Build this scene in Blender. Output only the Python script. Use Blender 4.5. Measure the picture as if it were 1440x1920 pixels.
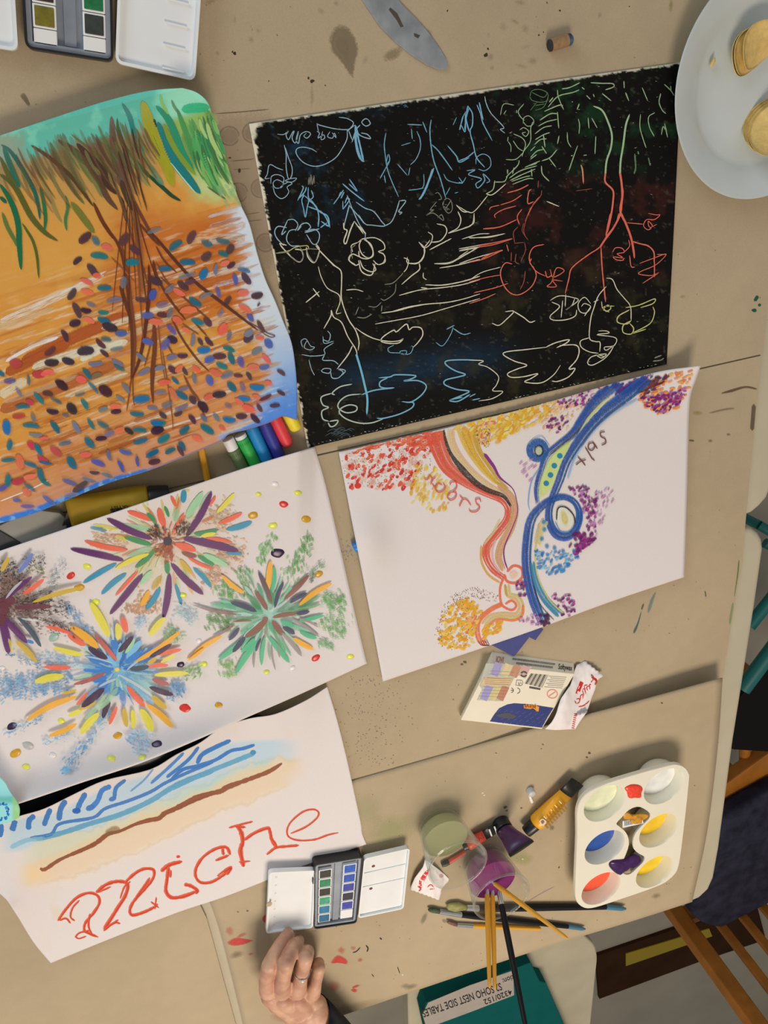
import bpy, bmesh, math, random
import numpy as np
from mathutils import Vector, Matrix

for o in list(bpy.data.objects):
    bpy.data.objects.remove(o, do_unlink=True)
S = bpy.context.scene
COL = S.collection

# ------------------------------------------------------------------ camera
# All positions below are given with z = 0 at the table top; TABLE lifts them so that the floor is z = 0.
TABLE = 0.74
# Focal length in pixels of the 1440x1920 frame.
FPX = 1460.0
CEN = np.array([720.0, 960.0])
NADIR = np.array([225.0, 275.0])          # where straight down lands in the picture
CAMH = 0.7385                             # lens height above the table top
_n = np.array([*(NADIR - CEN), FPX]); _n /= np.linalg.norm(_n)
_ex = np.array([1.0, 0, 0]) - _n * _n[0]; _ex /= np.linalg.norm(_ex)
_ey = np.cross(-_n, _ex)
_a = math.radians(7.0)
ROT = np.array([math.cos(_a) * _ex + math.sin(_a) * _ey, -math.sin(_a) * _ex + math.cos(_a) * _ey, -_n])

cam = bpy.data.cameras.new('camera')
cam_o = bpy.data.objects.new('camera', cam); COL.objects.link(cam_o)
cam.sensor_fit = 'VERTICAL'; cam.sensor_height = 24.0; cam.sensor_width = 18.0
cam.lens = FPX / 1920.0 * 24.0
cam.clip_start = 0.01
_m = Matrix.Identity(4)
for i, v in enumerate((ROT @ np.array([1.0, 0, 0]), ROT @ np.array([0, -1.0, 0]), ROT @ np.array([0, 0, -1.0]))):
    for r in range(3):
        _m[r][i] = v[r]
_m[2][3] = CAMH + TABLE
cam_o.matrix_world = _m
S.camera = cam_o

# ------------------------------------------------------------------ light
S.view_settings.view_transform = 'Standard'
S.view_settings.look = 'None'
S.view_settings.gamma = 1.0
S.view_settings.use_curve_mapping = False
S.view_settings.exposure = 0.0
S.cycles.transparent_max_bounces = 32

w = bpy.data.worlds.new('room_light'); S.world = w; w.use_nodes = True
bg = w.node_tree.nodes['Background']
bg.inputs[0].default_value = (1.0, 0.905, 0.86, 1); bg.inputs[1].default_value = 0.30

def area_light(name, loc, target, size, power, color, size_y=None):
    l = bpy.data.lights.new(name, 'AREA'); l.energy = power; l.color = color
    l.size = size
    if size_y:
        l.shape = 'RECTANGLE'; l.size_y = size_y
    o = bpy.data.objects.new(name, l); COL.objects.link(o)
    o.location = (loc[0], loc[1], loc[2] + TABLE)
    o.rotation_euler = (Vector(target) - Vector(loc)).to_track_quat('-Z', 'Y').to_euler()
    return o
# broad warm ceiling light over the near side of the tables, cool daylight from a window beyond the upper left
area_light('ceiling_lamp_offscreen', (0.02, -1.62, 1.62), (0.15, -0.8, 0), 0.75, 25, (1.0, 0.80, 0.65))
area_light('window_daylight_offscreen', (-1.5, 1.7, 1.0), (0.1, -0.5, 0), 1.5, 26, (0.82, 0.88, 1.0), 1.2)

# ------------------------------------------------------------------ pixels to places
def P(u, v, z=0.0):
    """where the photo's pixel (u, v) meets the horizontal plane z"""
    u = np.asarray(u, float); v = np.asarray(v, float); z = np.asarray(z, float)
    du, dv = u - CEN[0], v - CEN[1]
    d = [ROT[k][0] * du + ROT[k][1] * dv + ROT[k][2] * FPX for k in range(3)]
    t = (CAMH - z) / -d[2]
    return np.stack([d[0] * t, d[1] * t, z + 0 * t], -1)
def proj(p):
    p = np.asarray(p, float)
    q = (p - np.array([0, 0, CAMH])) @ ROT
    return np.stack([CEN[0] + FPX * q[..., 0] / q[..., 2], CEN[1] + FPX * q[..., 1] / q[..., 2]], -1)
def PV(u, v, z=0.0):
    return Vector(P(u, v, z).tolist())

# ------------------------------------------------------------------ colour
def s2l(c):
    c = c / 255.0
    return c / 12.92 if c <= 0.04045 else ((c + 0.055) / 1.055) ** 2.4
WHITE = [s2l(x) / 0.80 for x in (220, 204, 193)]     # how white paper looks in this light
def A(r, g, b):
    """surface colour of something that looks (r, g, b) in this light"""
    return tuple(min(0.92, max(0.004, s2l(x) / k)) for x, k in zip((r, g, b), WHITE))

MATS = {}
def mat(name, col, rough=0.6, metal=0.0, noise=0.0, nscale=40.0, bump=0.0, bscale=300.0, col2=None, spec=0.5, trans=0.0, coat=0.0):
    if name in MATS:
        return MATS[name]
    m = bpy.data.materials.new(name); m.use_nodes = True; MATS[name] = m
    nt = m.node_tree; b = nt.nodes['Principled BSDF']
    b.inputs['Base Color'].default_value = (*col, 1)
    b.inputs['Roughness'].default_value = rough; b.inputs['Metallic'].default_value = metal
    b.inputs['Specular IOR Level'].default_value = spec
    b.inputs['Transmission Weight'].default_value = trans
    b.inputs['Coat Weight'].default_value = coat
    tc = nt.nodes.new('ShaderNodeTexCoord')
    if noise or col2:
        n = nt.nodes.new('ShaderNodeTexNoise'); n.inputs['Scale'].default_value = nscale; n.inputs['Detail'].default_value = 5
        nt.links.new(tc.outputs['Object'], n.inputs['Vector'])
        r = nt.nodes.new('ShaderNodeValToRGB')
        c2 = col2 or tuple(max(0, c * (1 - noise)) for c in col)
        c1 = col if col2 else tuple(min(1, c * (1 + noise)) for c in col)
        r.color_ramp.elements[0].position = 0.3; r.color_ramp.elements[0].color = (*c2, 1)
        r.color_ramp.elements[1].position = 0.7; r.color_ramp.elements[1].color = (*c1, 1)
        nt.links.new(n.outputs['Fac'], r.inputs['Fac']); nt.links.new(r.outputs['Color'], b.inputs['Base Color'])
    if bump:
        n2 = nt.nodes.new('ShaderNodeTexNoise'); n2.inputs['Scale'].default_value = bscale; n2.inputs['Detail'].default_value = 4
        nt.links.new(tc.outputs['Object'], n2.inputs['Vector'])
        bp = nt.nodes.new('ShaderNodeBump'); bp.inputs['Strength'].default_value = bump; bp.inputs['Distance'].default_value = 0.001
        nt.links.new(n2.outputs['Fac'], bp.inputs['Height']); nt.links.new(bp.outputs['Normal'], b.inputs['Normal'])
    return m

# ------------------------------------------------------------------ objects
def tag(o, label=None, cat=None, group=None, kind=None):
    if label: o['label'] = label
    if cat: o['category'] = cat
    if group: o['group'] = group
    if kind: o['kind'] = kind
    return o
def thing(name, label, cat, loc, group=None):
    o = bpy.data.objects.new(name, None); COL.objects.link(o); o.location = (loc[0], loc[1], loc[2] + TABLE)
    o.empty_display_size = 0.02
    return tag(o, label, cat, group)
def wloc(o):
    l = Vector((0, 0, 0))
    while o is not None:
        l += o.location; o = o.parent
    return l
def mobj(name, verts, faces, material, parent=None, smooth=False, label=None, cat=None, group=None, kind=None, origin=None):
    """verts in world metres; one mesh object, its origin at the parent's or at its own base"""
    verts = np.asarray(verts, float) + np.array([0, 0, TABLE])
    if parent is not None:
        org = np.array(wloc(parent)); loc = (0, 0, 0)
    else:
        if origin is None:
            origin = (verts[:, 0].mean(), verts[:, 1].mean(), verts[:, 2].min())
        org = np.array(origin); loc = origin
    me = bpy.data.meshes.new(name)
    me.from_pydata((verts - org).tolist(), [], [list(f) for f in faces]); me.update()
    if smooth:
        me.polygons.foreach_set('use_smooth', [True] * len(me.polygons))
    if material is not None:
        for mm in (material if isinstance(material, (list, tuple)) else [material]):
            me.materials.append(mm)
    o = bpy.data.objects.new(name, me); COL.objects.link(o)
    o.location = loc
    if parent is not None: o.parent = parent
    return tag(o, label, cat, group, kind)
def bevel(o, width, seg=2, angle=0.6):
    bm = bmesh.new(); bm.from_mesh(o.data)
    ed = [e for e in bm.edges if len(e.link_faces) == 2 and e.calc_face_angle(0) > angle]
    bmesh.ops.bevel(bm, geom=ed, offset=width, segments=seg, affect='EDGES', profile=0.6, clamp_overlap=True)
    bm.to_mesh(o.data); bm.free()
    return o
def autosmooth(o, ang=0.7):
    me = o.data
    me.polygons.foreach_set('use_smooth', [True] * len(me.polygons))
    bm = bmesh.new(); bm.from_mesh(me)
    for e in bm.edges:
        e.smooth = not (len(e.link_faces) == 2 and e.calc_face_angle(0) > ang)
    bm.to_mesh(me); bm.free()
    return o

class Q:
    """a quadrilateral patch from four photo pixels at height z: s runs along the top edge, t down"""
    def __init__(self, tl, tr, br, bl, z=0.0):
        self.c = [P(*p, z)[:2] for p in (tl, tr, br, bl)]
    def xy(self, s, t):
        a, b, c, d = self.c
        s = np.asarray(s, float)[..., None]; t = np.asarray(t, float)[..., None]
        return a * (1 - s) * (1 - t) + b * s * (1 - t) + c * s * t + d * (1 - s) * t
    def p(self, s, t, z):
        q = self.xy(s, t); return [float(q[0]), float(q[1]), z]
    def size(self):
        a, b, c, d = self.c
        return np.linalg.norm(b - a), np.linalg.norm(d - a)
def hexa(lo, hi):
    """verts, faces of a solid between two 4-point loops"""
    n = len(lo)
    f = [list(range(n))[::-1], list(range(n, 2 * n))] + [[i, (i + 1) % n, n + (i + 1) % n, n + i] for i in range(n)]
    return list(lo) + list(hi), f
def boxq(name, q, s0, s1, t0, t1, z0, z1, m, parent, bev=0.0, **k):
    L = [(s0, t1), (s1, t1), (s1, t0), (s0, t0)]
    v, f = hexa([q.p(s, t, z0) for s, t in L], [q.p(s, t, z1) for s, t in L])
    o = mobj(name, v, f, m, parent, **k)
    if bev: bevel(o, bev)
    return o
def slab(name, pts, z0, z1, m, parent=None, bev=0.0, **k):
    """prism over a plan polygon of (x, y) points"""
    pts = [(float(p[0]), float(p[1])) for p in pts]
    ar = sum(pts[i][0] * pts[(i + 1) % len(pts)][1] - pts[(i + 1) % len(pts)][0] * pts[i][1] for i in range(len(pts)))
    if ar < 0: pts = pts[::-1]
    v, f = hexa([(x, y, z0) for x, y in pts], [(x, y, z1) for x, y in pts])
    o = mobj(name, v, f, m, parent, **k)
    if bev: bevel(o, bev)
    return o
def spx(pix, z=0.0):
    return [tuple(P(u, v, z)[:2]) for u, v in pix]
def lathe(profile, seg=48, center=(0, 0, 0), close=False):
    """profile of (r, z); verts, faces about the z axis through center"""
    v, f = [], []
    for r, z in profile:
        for i in range(seg):
            a = 2 * math.pi * i / seg
            v.append((center[0] + r * math.cos(a), center[1] + r * math.sin(a), center[2] + z))
    n = len(profile)
    for j in range(n if close else n - 1):
        k = (j + 1) % n
        for i in range(seg):
            i2 = (i + 1) % seg
            f.append((j * seg + i, j * seg + i2, k * seg + i2, k * seg + i))
    if not close:
        f.append(tuple(range(seg))[::-1]); f.append(tuple(range((n - 1) * seg, n * seg)))
    return v, f
def rod(p0, p1, prof, seg=16, flat=1.0, roll=None):
    """solid of revolution along p0 -> p1; prof = [(t, r)]; flat squashes it along the vertical-most side axis"""
    p0, p1 = Vector(p0), Vector(p1); d = (p1 - p0); L = d.length; d.normalize()
    up = Vector((0, 0, 1))
    if abs(d.z) > 0.95: up = Vector((1, 0, 0))
    a = d.cross(up).normalized(); b = a.cross(d).normalized()
    if roll: 
        a, b = a * math.cos(roll) + b * math.sin(roll), b * math.cos(roll) - a * math.sin(roll)
    v, f = [], []
    for t, r in prof:
        fl = flat
        if isinstance(r, tuple): r, fl = r
        for i in range(seg):
            an = 2 * math.pi * i / seg
            v.append(tuple(p0 + d * (t * L) + a * (r * math.cos(an)) + b * (r * fl * math.sin(an))))
    n = len(prof)
    for j in range(n - 1):
        for i in range(seg):
            i2 = (i + 1) % seg
            f.append((j * seg + i, j * seg + i2, (j + 1) * seg + i2, (j + 1) * seg + i))
    f.append(tuple(range(seg))[::-1]); f.append(tuple(range((n - 1) * seg, n * seg)))
    return v, f
def rodobj(name, p0, p1, prof, m, parent=None, seg=16, flat=1.0, **k):
    v, f = rod(p0, p1, prof, seg, flat)
    o = mobj(name, v, f, m, parent, **k)
    return autosmooth(o, 0.6)
def merge(*vf):
    V, F = [], []
    for v, f in vf:
        b = len(V); V += list(v); F += [tuple(i + b for i in ff) for ff in f]
    return V, F
_FC = {}
def text2d(s, bold=0.0):
    """flat text outline as (n, 2) points and faces; cap height about 0.7, starting at x = 0"""
    if (s, bold) in _FC: return _FC[(s, bold)]
    cu = bpy.data.curves.new('lettering', 'FONT'); cu.body = s; cu.size = 1.0; cu.resolution_u = 3; cu.offset = bold
    o = bpy.data.objects.new('lettering', cu); COL.objects.link(o)
    me = o.to_mesh()
    v = np.array([x.co[:2] for x in me.vertices]) if len(me.vertices) else np.zeros((0, 2))
    f = [tuple(p.vertices) for p in me.polygons]
    o.to_mesh_clear(); bpy.data.objects.remove(o, do_unlink=True); bpy.data.curves.remove(cu)
    _FC[(s, bold)] = (v, f)
    return v, f
def text_on(name, s, fn, m, parent, width=None, bold=0.0, **k):
    """letters laid on a surface: fn(x in 0..1 along the line, y in 0..1 of cap height) -> world point"""
    v, f = text2d(s, bold)
    if not len(v): return None
    x0, x1 = v[:, 0].min(), v[:, 0].max(); 
    vv = [fn((x - x0) / (x1 - x0), y / 0.7) for x, y in v]
    return mobj(name, vv, f, m, parent, **k)
def rounded(pts, r, n=6):
    """polygon with rounded corners"""
    out = []; N = len(pts)
    rs = r if isinstance(r, (list, tuple)) else [r] * N
    for i in range(N):
        p = np.array(pts[i], float); a = np.array(pts[i - 1], float); b = np.array(pts[(i + 1) % N], float)
        rr = min(rs[i], 0.49 * np.linalg.norm(a - p), 0.49 * np.linalg.norm(b - p))
        if rr <= 0:
            out.append(tuple(p)); continue
        pa = p + (a - p) / np.linalg.norm(a - p) * rr; pb = p + (b - p) / np.linalg.norm(b - p) * rr
        for k in range(n + 1):
            t = k / n
            out.append(tuple((1 - t) ** 2 * pa + 2 * t * (1 - t) * p + t * t * pb))
    return out
def catmull(pts, n=6, closed=False):
    p = np.asarray(pts, float)
    if len(p) < 3 and not closed:
        t = np.linspace(0, 1, n + 1)[:, None]; return p[0] * (1 - t) + p[-1] * t
    q = np.vstack([p[-1], p, p[0], p[1]]) if closed else np.vstack([2 * p[0] - p[1], p, 2 * p[-1] - p[-2]])
    out = []
    m = len(p) if closed else len(p) - 1
    for i in range(m):
        a, b, c, d = q[i], q[i + 1], q[i + 2], q[i + 3]
        for k in range(n):
            t = k / n
            out.append(0.5 * ((2 * b) + (c - a) * t + (2 * a - 5 * b + 4 * c - d) * t * t + (3 * b - a - 3 * c + d) * t ** 3))
    if not closed: out.append(p[-1])
    return np.array(out)

# ------------------------------------------------------------------ paint
def make_paint_mat(name, rough=0.45, streak=(5.0, 8.0), grain=900.0, vary=0.22):
    m = bpy.data.materials.new(name); m.use_nodes = True
    nt = m.node_tree; N = nt.nodes; L = nt.links; b = N['Principled BSDF']
    b.inputs['Roughness'].default_value = rough; b.inputs['Specular IOR Level'].default_value = 0.3
    ca = N.new('ShaderNodeVertexColor'); ca.layer_name = 'Col'
    pa = N.new('ShaderNodeVertexColor'); pa.layer_name = 'Par'
    uv = N.new('ShaderNodeUVMap'); uv.uv_map = 'UVMap'
    tc = N.new('ShaderNodeTexCoord')
    sp = N.new('ShaderNodeSeparateColor'); L.new(pa.outputs['Color'], sp.inputs[0])
    mp = N.new('ShaderNodeMapping'); mp.inputs['Scale'].default_value = (streak[0], streak[1], 1); L.new(uv.outputs['UV'], mp.inputs['Vector'])
    n1 = N.new('ShaderNodeTexNoise'); n1.inputs['Scale'].default_value = 1.0; n1.inputs['Detail'].default_value = 3; L.new(mp.outputs[0], n1.inputs['Vector'])
    n2 = N.new('ShaderNodeTexNoise'); n2.inputs['Scale'].default_value = grain; n2.inputs['Detail'].default_value = 2; L.new(tc.outputs['Object'], n2.inputs['Vector'])
    def math_(op, a, b_=None, clamp=False):
        x = N.new('ShaderNodeMath'); x.operation = op; x.use_clamp = clamp
        for i, q in enumerate((a, b_)):
            if q is None: continue
            if isinstance(q, (int, float)): x.inputs[i].default_value = q
            else: L.new(q, x.inputs[i])
        return x.outputs[0]
    dry = math_('MULTIPLY', math_('SUBTRACT', n1.outputs['Fac'], math_('MULTIPLY', sp.outputs[0], 0.78)), 9.0, True)
    spo = math_('MULTIPLY', math_('SUBTRACT', n2.outputs['Fac'], math_('MULTIPLY', sp.outputs[2], 0.78)), 12.0, True)
    su = N.new('ShaderNodeSeparateXYZ'); L.new(uv.outputs['UV'], su.inputs[0])
    e = math_('ABSOLUTE', math_('SUBTRACT', math_('MULTIPLY', su.outputs[1], 2.0), 1.0))
    wob = math_('MULTIPLY', math_('SUBTRACT', n2.outputs['Fac'], 0.5), math_('MULTIPLY', sp.outputs[1], 1.4))
    edge = math_('DIVIDE', math_('SUBTRACT', 1.0, math_('ADD', e, wob)), math_('MAXIMUM', sp.outputs[1], 0.02), True)
    al = math_('MULTIPLY', math_('MULTIPLY', ca.outputs['Alpha'], dry), math_('MULTIPLY', spo, edge), True)
    L.new(al, b.inputs['Alpha'])
    v = math_('ADD', math_('MULTIPLY', n1.outputs['Fac'], vary * 2), 1 - vary)
    mx = N.new('ShaderNodeVectorMath'); mx.operation = 'SCALE'; L.new(ca.outputs['Color'], mx.inputs[0]); L.new(v, mx.inputs['Scale'])
    L.new(mx.outputs[0], b.inputs['Base Color'])
    return m
PAINT = make_paint_mat('brush_paint')
CRAYON = make_paint_mat('wax_crayon', rough=0.6, grain=1500.0, vary=0.15)

def make_sheet_mat(name, rough=0.75, fib=0.05, bumpy=0.08):
    m = bpy.data.materials.new(name); m.use_nodes = True
    nt = m.node_tree; N = nt.nodes; L = nt.links; b = N['Principled BSDF']
    b.inputs['Roughness'].default_value = rough; b.inputs['Specular IOR Level'].default_value = 0.25
    ca = N.new('ShaderNodeVertexColor'); ca.layer_name = 'Col'
    tc = N.new('ShaderNodeTexCoord')
    n = N.new('ShaderNodeTexNoise'); n.inputs['Scale'].default_value = 700; n.inputs['Detail'].default_value = 4; L.new(tc.outputs['Object'], n.inputs['Vector'])
    mr = N.new('ShaderNodeMapRange'); mr.inputs['To Min'].default_value = 1 - fib; mr.inputs['To Max'].default_value = 1 + fib; L.new(n.outputs['Fac'], mr.inputs['Value'])
    mx = N.new('ShaderNodeVectorMath'); mx.operation = 'SCALE'; L.new(ca.outputs['Color'], mx.inputs[0]); L.new(mr.outputs[0], mx.inputs['Scale'])
    L.new(mx.outputs[0], b.inputs['Base Color'])
    bp = N.new('ShaderNodeBump'); bp.inputs['Strength'].default_value = bumpy; bp.inputs['Distance'].default_value = 0.0005
    L.new(n.outputs['Fac'], bp.inputs['Height']); L.new(bp.outputs[0], b.inputs['Normal'])
    return m
PAPERMAT = make_sheet_mat('painted_paper')
PAPERWHITE = A(220, 204, 193)

def resample(pts, n):
    p = np.asarray(pts, float); d = np.r_[0, np.cumsum(np.linalg.norm(np.diff(p, axis=0), axis=1))]
    t = np.linspace(0, d[-1], n)
    return np.stack([np.interp(t, d, p[:, k]) for k in range(2)], -1)

class Sheet:
    """a sheet of paper: four edges traced as photo pixels, its height above the table h(u, v); a real, bent, thick sheet"""
    def __init__(self, top, right, bottom, left, h, nx=90, ny=70, thick=0.0005, smooth=4):
        # top: TL->TR, right: TR->BR, bottom: BL->BR, left: TL->BL
        self.h = h; self.thick = thick
        sm = lambda e: catmull(e, smooth) if len(e) > 2 else np.asarray(e, float)
        T, B = resample(sm(top), nx), resample(sm(bottom), nx)
        Lf, Rt = resample(sm(left), ny), resample(sm(right), ny)
        s = np.linspace(0, 1, nx)[None, :, None]; t = np.linspace(0, 1, ny)[:, None, None]
        G = (1 - t) * T[None] + t * B[None] + (1 - s) * Lf[:, None] + s * Rt[:, None] \
            - ((1 - s) * (1 - t) * T[0] + s * (1 - t) * T[-1] + (1 - s) * t * B[0] + s * t * B[-1])
        self.G = G; self.nx, self.ny = nx, ny
        self.ring = np.vstack([G[0, ::4], G[::4, -1], G[-1, ::-4], G[::-4, 0]])
    def inside(self, c):
        x, y = c[:, 0][:, None], c[:, 1][:, None]; a = self.ring; b = np.roll(a, -1, 0)
        dy = np.where(b[:, 1] == a[:, 1], 1e-9, b[:, 1] - a[:, 1])
        hit = ((a[:, 1] > y) != (b[:, 1] > y)) & (x < (b[:, 0] - a[:, 0]) * (y - a[:, 1]) / dy + a[:, 0])
        return hit.sum(1) % 2 == 1
    def at(self, u, v, lift=0.0):
        return P(u, v, self.h(np.asarray(u, float), np.asarray(v, float)) + lift)
    def build(self, name, label, cat, colour=None, group=None, parent=None, under=None):
        G = self.G.reshape(-1, 2); nx, ny = self.nx, self.ny
        top = self.at(G[:, 0], G[:, 1]); bot = top - np.array([0, 0, self.thick])
        V = np.vstack([top, bot]); n = nx * ny
        F = []
        for j in range(ny - 1):
            for i in range(nx - 1):
                a = j * nx + i
                F.append((a, a + nx, a + nx + 1, a + 1)); F.append((n + a, n + a + 1, n + a + nx + 1, n + a + nx))
        ring = [i for i in range(nx)] + [j * nx + nx - 1 for j in range(1, ny)] + [(ny - 1) * nx + i for i in range(nx - 2, -1, -1)] + [j * nx for j in range(ny - 2, 0, -1)]
        for k in range(len(ring)):
            a, b = ring[k], ring[(k + 1) % len(ring)]
            F.append((a, b, n + b, n + a))
        o = mobj(name, V, F, PAPERMAT, parent, smooth=True, label=label, cat=cat, group=group)
        c = np.ones((2 * n, 4)); c[:, :3] = PAPERWHITE
        if colour is not None: c[:n, :3] = colour(G[:, 0], G[:, 1])
        if under is not None: c[n:, :3] = under
        at = o.data.color_attributes.new('Col', 'FLOAT_COLOR', 'POINT'); at.data.foreach_set('color', c.ravel())
        self.o = o
        return o

class Paint:
    """marks of paint or crayon on a sheet, each a thin film that follows the sheet"""
    LIFT = 0.00012
    def __init__(self, sheet, base=0):
        self.s = sheet; self.V = []; self.F = []; self.C = []; self.R = []; self.U = []; self.k = base; self.nv = 0
    def _add(self, u, v, faces, col, a, par, uv):
        lift = self.LIFT + self.k * getattr(self.s, 'step', 2.0e-6); self.k += 1
        p = self.s.at(u, v, lift); m = len(p)
        self.V.append(p); self.F += [tuple(i + self.nv for i in f) for f in faces]; self.nv += m
        a = np.broadcast_to(np.asarray(a, float), (m,))
        col = np.asarray(col, float)
        if col.ndim == 1: col = np.tile(col, (m, 1))
        self.C.append(np.column_stack([col, a])); self.R.append(np.tile([*par, 1.0], (m, 1))); self.U.append(uv)
    def stroke(self, pts, w, rgb, a=1.0, tip=(0.25, 0.25), tipw=(0.1, 0.1), dry=0.0, soft=0.2, sponge=0.0, n=5, rgb2=None, wob=0.0):
        """pts: pixels; w: width in pixels (number or one per point); tip: share of the length that narrows at each end"""
        pts = np.asarray(pts, float)
        c = catmull(pts, n)
        if hasattr(self.s, 'inside'):              # marks end at the edge of the sheet
            ok = self.s.inside(c)
            if not ok.all():
                runs = np.flatnonzero(ok)
                if len(runs) < 3: return
                cut = np.flatnonzero(np.diff(runs) > 1); runs = runs[:cut[0] + 1] if len(cut) else runs
                if len(runs) < 3: return
                c = c[runs]
        L0 = np.linalg.norm(np.diff(c, axis=0), axis=1).sum()
        if L0 / len(c) > 5: c = resample(c, int(L0 / 5) + 2)
        d = np.r_[0, np.cumsum(np.linalg.norm(np.diff(c, axis=0), axis=1))]; Ln = max(d[-1], 1e-6); t = d / Ln
        if np.ndim(w): W = np.interp(np.linspace(0, 1, len(c)), np.linspace(0, 1, len(w)), w)
        else: W = np.full(len(c), float(w))
        f = np.ones(len(c))
        if tip[0] > 0: q = np.clip(t / tip[0], 0, 1); f *= tipw[0] + (1 - tipw[0]) * np.sqrt(q * (2 - q))
        if tip[1] > 0: q = np.clip((1 - t) / tip[1], 0, 1); f *= tipw[1] + (1 - tipw[1]) * np.sqrt(q * (2 - q))
        if wob: f *= 1 + wob * (np.array([random.random() for _ in c]) - 0.5)
        W = W * f * 0.5
        g = np.gradient(c, axis=0); g /= np.maximum(np.linalg.norm(g, axis=1), 1e-9)[:, None]
        nrm = np.stack([-g[:, 1], g[:, 0]], -1)
        rows = [c - nrm * W[:, None], c, c + nrm * W[:, None]]
        u = np.concatenate([r[:, 0] for r in rows]); v = np.concatenate([r[:, 1] for r in rows]); m = len(c)
        F = []
        for r in range(2):
            for i in range(m - 1):
                F.append((r * m + i, r * m + i + 1, (r + 1) * m + i + 1, (r + 1) * m + i))
        ph = random.random() * 50
        uv = np.column_stack([np.tile(d / 140.0, 3) + ph, np.repeat([0.0, 0.5, 1.0], m)])
        col = np.asarray(A(*rgb))
        if rgb2 is not None:
            c2 = np.asarray(A(*rgb2)); tt = np.tile(t, 3)[:, None]; col = col * (1 - tt) + c2 * tt
        self._add(u, v, F, col, a, (dry, soft, sponge), uv)
    def daub(self, u, v, L, W, ang, rgb, a=1.0, dry=0.0, soft=0.25, sponge=0.0, bend=0.0, rgb2=None, tip=(0.5, 0.5), tipw=(0.05, 0.05)):
        """one leaf-shaped dab centred at (u, v), ang in degrees in the picture (0 = right, 90 = down)"""
        c, s = math.cos(math.radians(ang)), math.sin(math.radians(ang))
        self.stroke([(u - c * L / 2, v - s * L / 2), (u - s * bend * L, v + c * bend * L), (u + c * L / 2, v + s * L / 2)], W, rgb, a, tip=tip, tipw=tipw, dry=dry, soft=soft, sponge=sponge, rgb2=rgb2, n=5)
    def blob(self, pts, rgb, a=1.0, dry=0.0, soft=0.2, sponge=0.0, smooth=3):
        """filled patch inside a closed outline of pixels"""
        c = catmull(pts, smooth, True) if smooth else np.asarray(pts, float)
        cen = c.mean(0); m = len(c)
        mid = cen + (c - cen) * 0.5
        u = np.r_[c[:, 0], mid[:, 0], cen[0]]; v = np.r_[c[:, 1], mid[:, 1], cen[1]]
        F = [(i, (i + 1) % m, m + (i + 1) % m, m + i) for i in range(m)] + [(m + i, m + (i + 1) % m, 2 * m) for i in range(m)]
        r = np.linalg.norm(c - cen, axis=1).max() / 140
        uv = np.column_stack([np.r_[u, ] / 140.0 + random.random(), np.r_[np.zeros(m), np.full(m, 0.25), 0.5]])
        self._add(u, v, F, A(*rgb), a, (dry, soft, sponge), uv)
    def oval(self, u, v, rx, ry, rgb, a=1.0, ang=0.0, n=10, wob=0.0, **k):
        c, s = math.cos(math.radians(ang)), math.sin(math.radians(ang)); pts = []
        for i in range(n):
            t = 2 * math.pi * i / n; q = 1 + wob * (random.random() - 0.5)
            x, y = rx * q * math.cos(t), ry * q * math.sin(t)
            pts.append((u + x * c - y * s, v + x * s + y * c))
        self.blob(pts, rgb, a, smooth=2 if n < 9 else 1, **k)
    def dots(self, cent, r, rgb, a=1.0):
        """many tiny round specks in one go"""
        for (u, v), rr in zip(cent, r if np.ndim(r) else [r] * len(cent)):
            m = 6; t = np.arange(m) * 2 * math.pi / m
            uu = np.r_[u + rr * np.cos(t), u]; vv = np.r_[v + rr * np.sin(t), v]
            uv = np.column_stack([np.full(m + 1, 0.5), np.r_[np.full(m, 0.3), 0.5]])
            self._add(uu, vv, [(i, (i + 1) % m, m) for i in range(m)], A(*rgb), a, (0, 0.02, 0), uv); self.k -= 0.9
    def build(self, name, m=None, parent=None, label=None, kind='stuff'):
        if not self.V: return None
        o = mobj(name, np.vstack(self.V), self.F, m or PAINT, parent or self.s.o, smooth=True, label=label, kind=kind)
        me = o.data
        at = me.color_attributes.new('Col', 'FLOAT_COLOR', 'POINT'); at.data.foreach_set('color', np.vstack(self.C).ravel())
        at = me.color_attributes.new('Par', 'FLOAT_COLOR', 'POINT'); at.data.foreach_set('color', np.vstack(self.R).ravel())
        uvs = np.vstack(self.U); ul = me.uv_layers.new(name='UVMap')
        li = np.empty(len(me.loops), int); me.loops.foreach_get('vertex_index', li)
        ul.data.foreach_set('uv', uvs[li].ravel())
        return o

def crop(x0, y0, k):
    """turn points read off an enlarged view back into photo pixels"""
    return lambda pts: [(x0 + x * k, y0 + y * k) for x, y in pts]
def fbm(x, y, seed=0, octaves=4):
    """smooth numpy noise, about -1..1"""
    rng = np.random.RandomState(seed); r = np.zeros(np.broadcast(x, y).shape); amp = 1.0; tot = 0
    for o in range(octaves):
        g = rng.rand(64, 64) * 2 - 1
        xi = np.floor(x).astype(int); yi = np.floor(y).astype(int); fx = x - xi; fy = y - yi
        fx = fx * fx * (3 - 2 * fx); fy = fy * fy * (3 - 2 * fy)
        a = g[xi % 64, yi % 64]; b = g[(xi + 1) % 64, yi % 64]; c = g[xi % 64, (yi + 1) % 64]; d = g[(xi + 1) % 64, (yi + 1) % 64]
        r = r + amp * ((a * (1 - fx) + b * fx) * (1 - fy) + (c * (1 - fx) + d * fx) * fy); tot += amp
        amp *= 0.5; x = x * 2.03; y = y * 2.03
    return r / tot
def sstep(a, b, x):
    t = np.clip((np.asarray(x, float) - a) / (b - a), 0, 1); return t * t * (3 - 2 * t)
def ldist(u, v, a, b):
    """signed pixel distance right of the line a -> b (positive on its right-hand side in the picture, y down)"""
    dx, dy = b[0] - a[0], b[1] - a[1]; n = math.hypot(dx, dy)
    return (dx * (v - a[1]) - dy * (u - a[0])) / n
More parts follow.
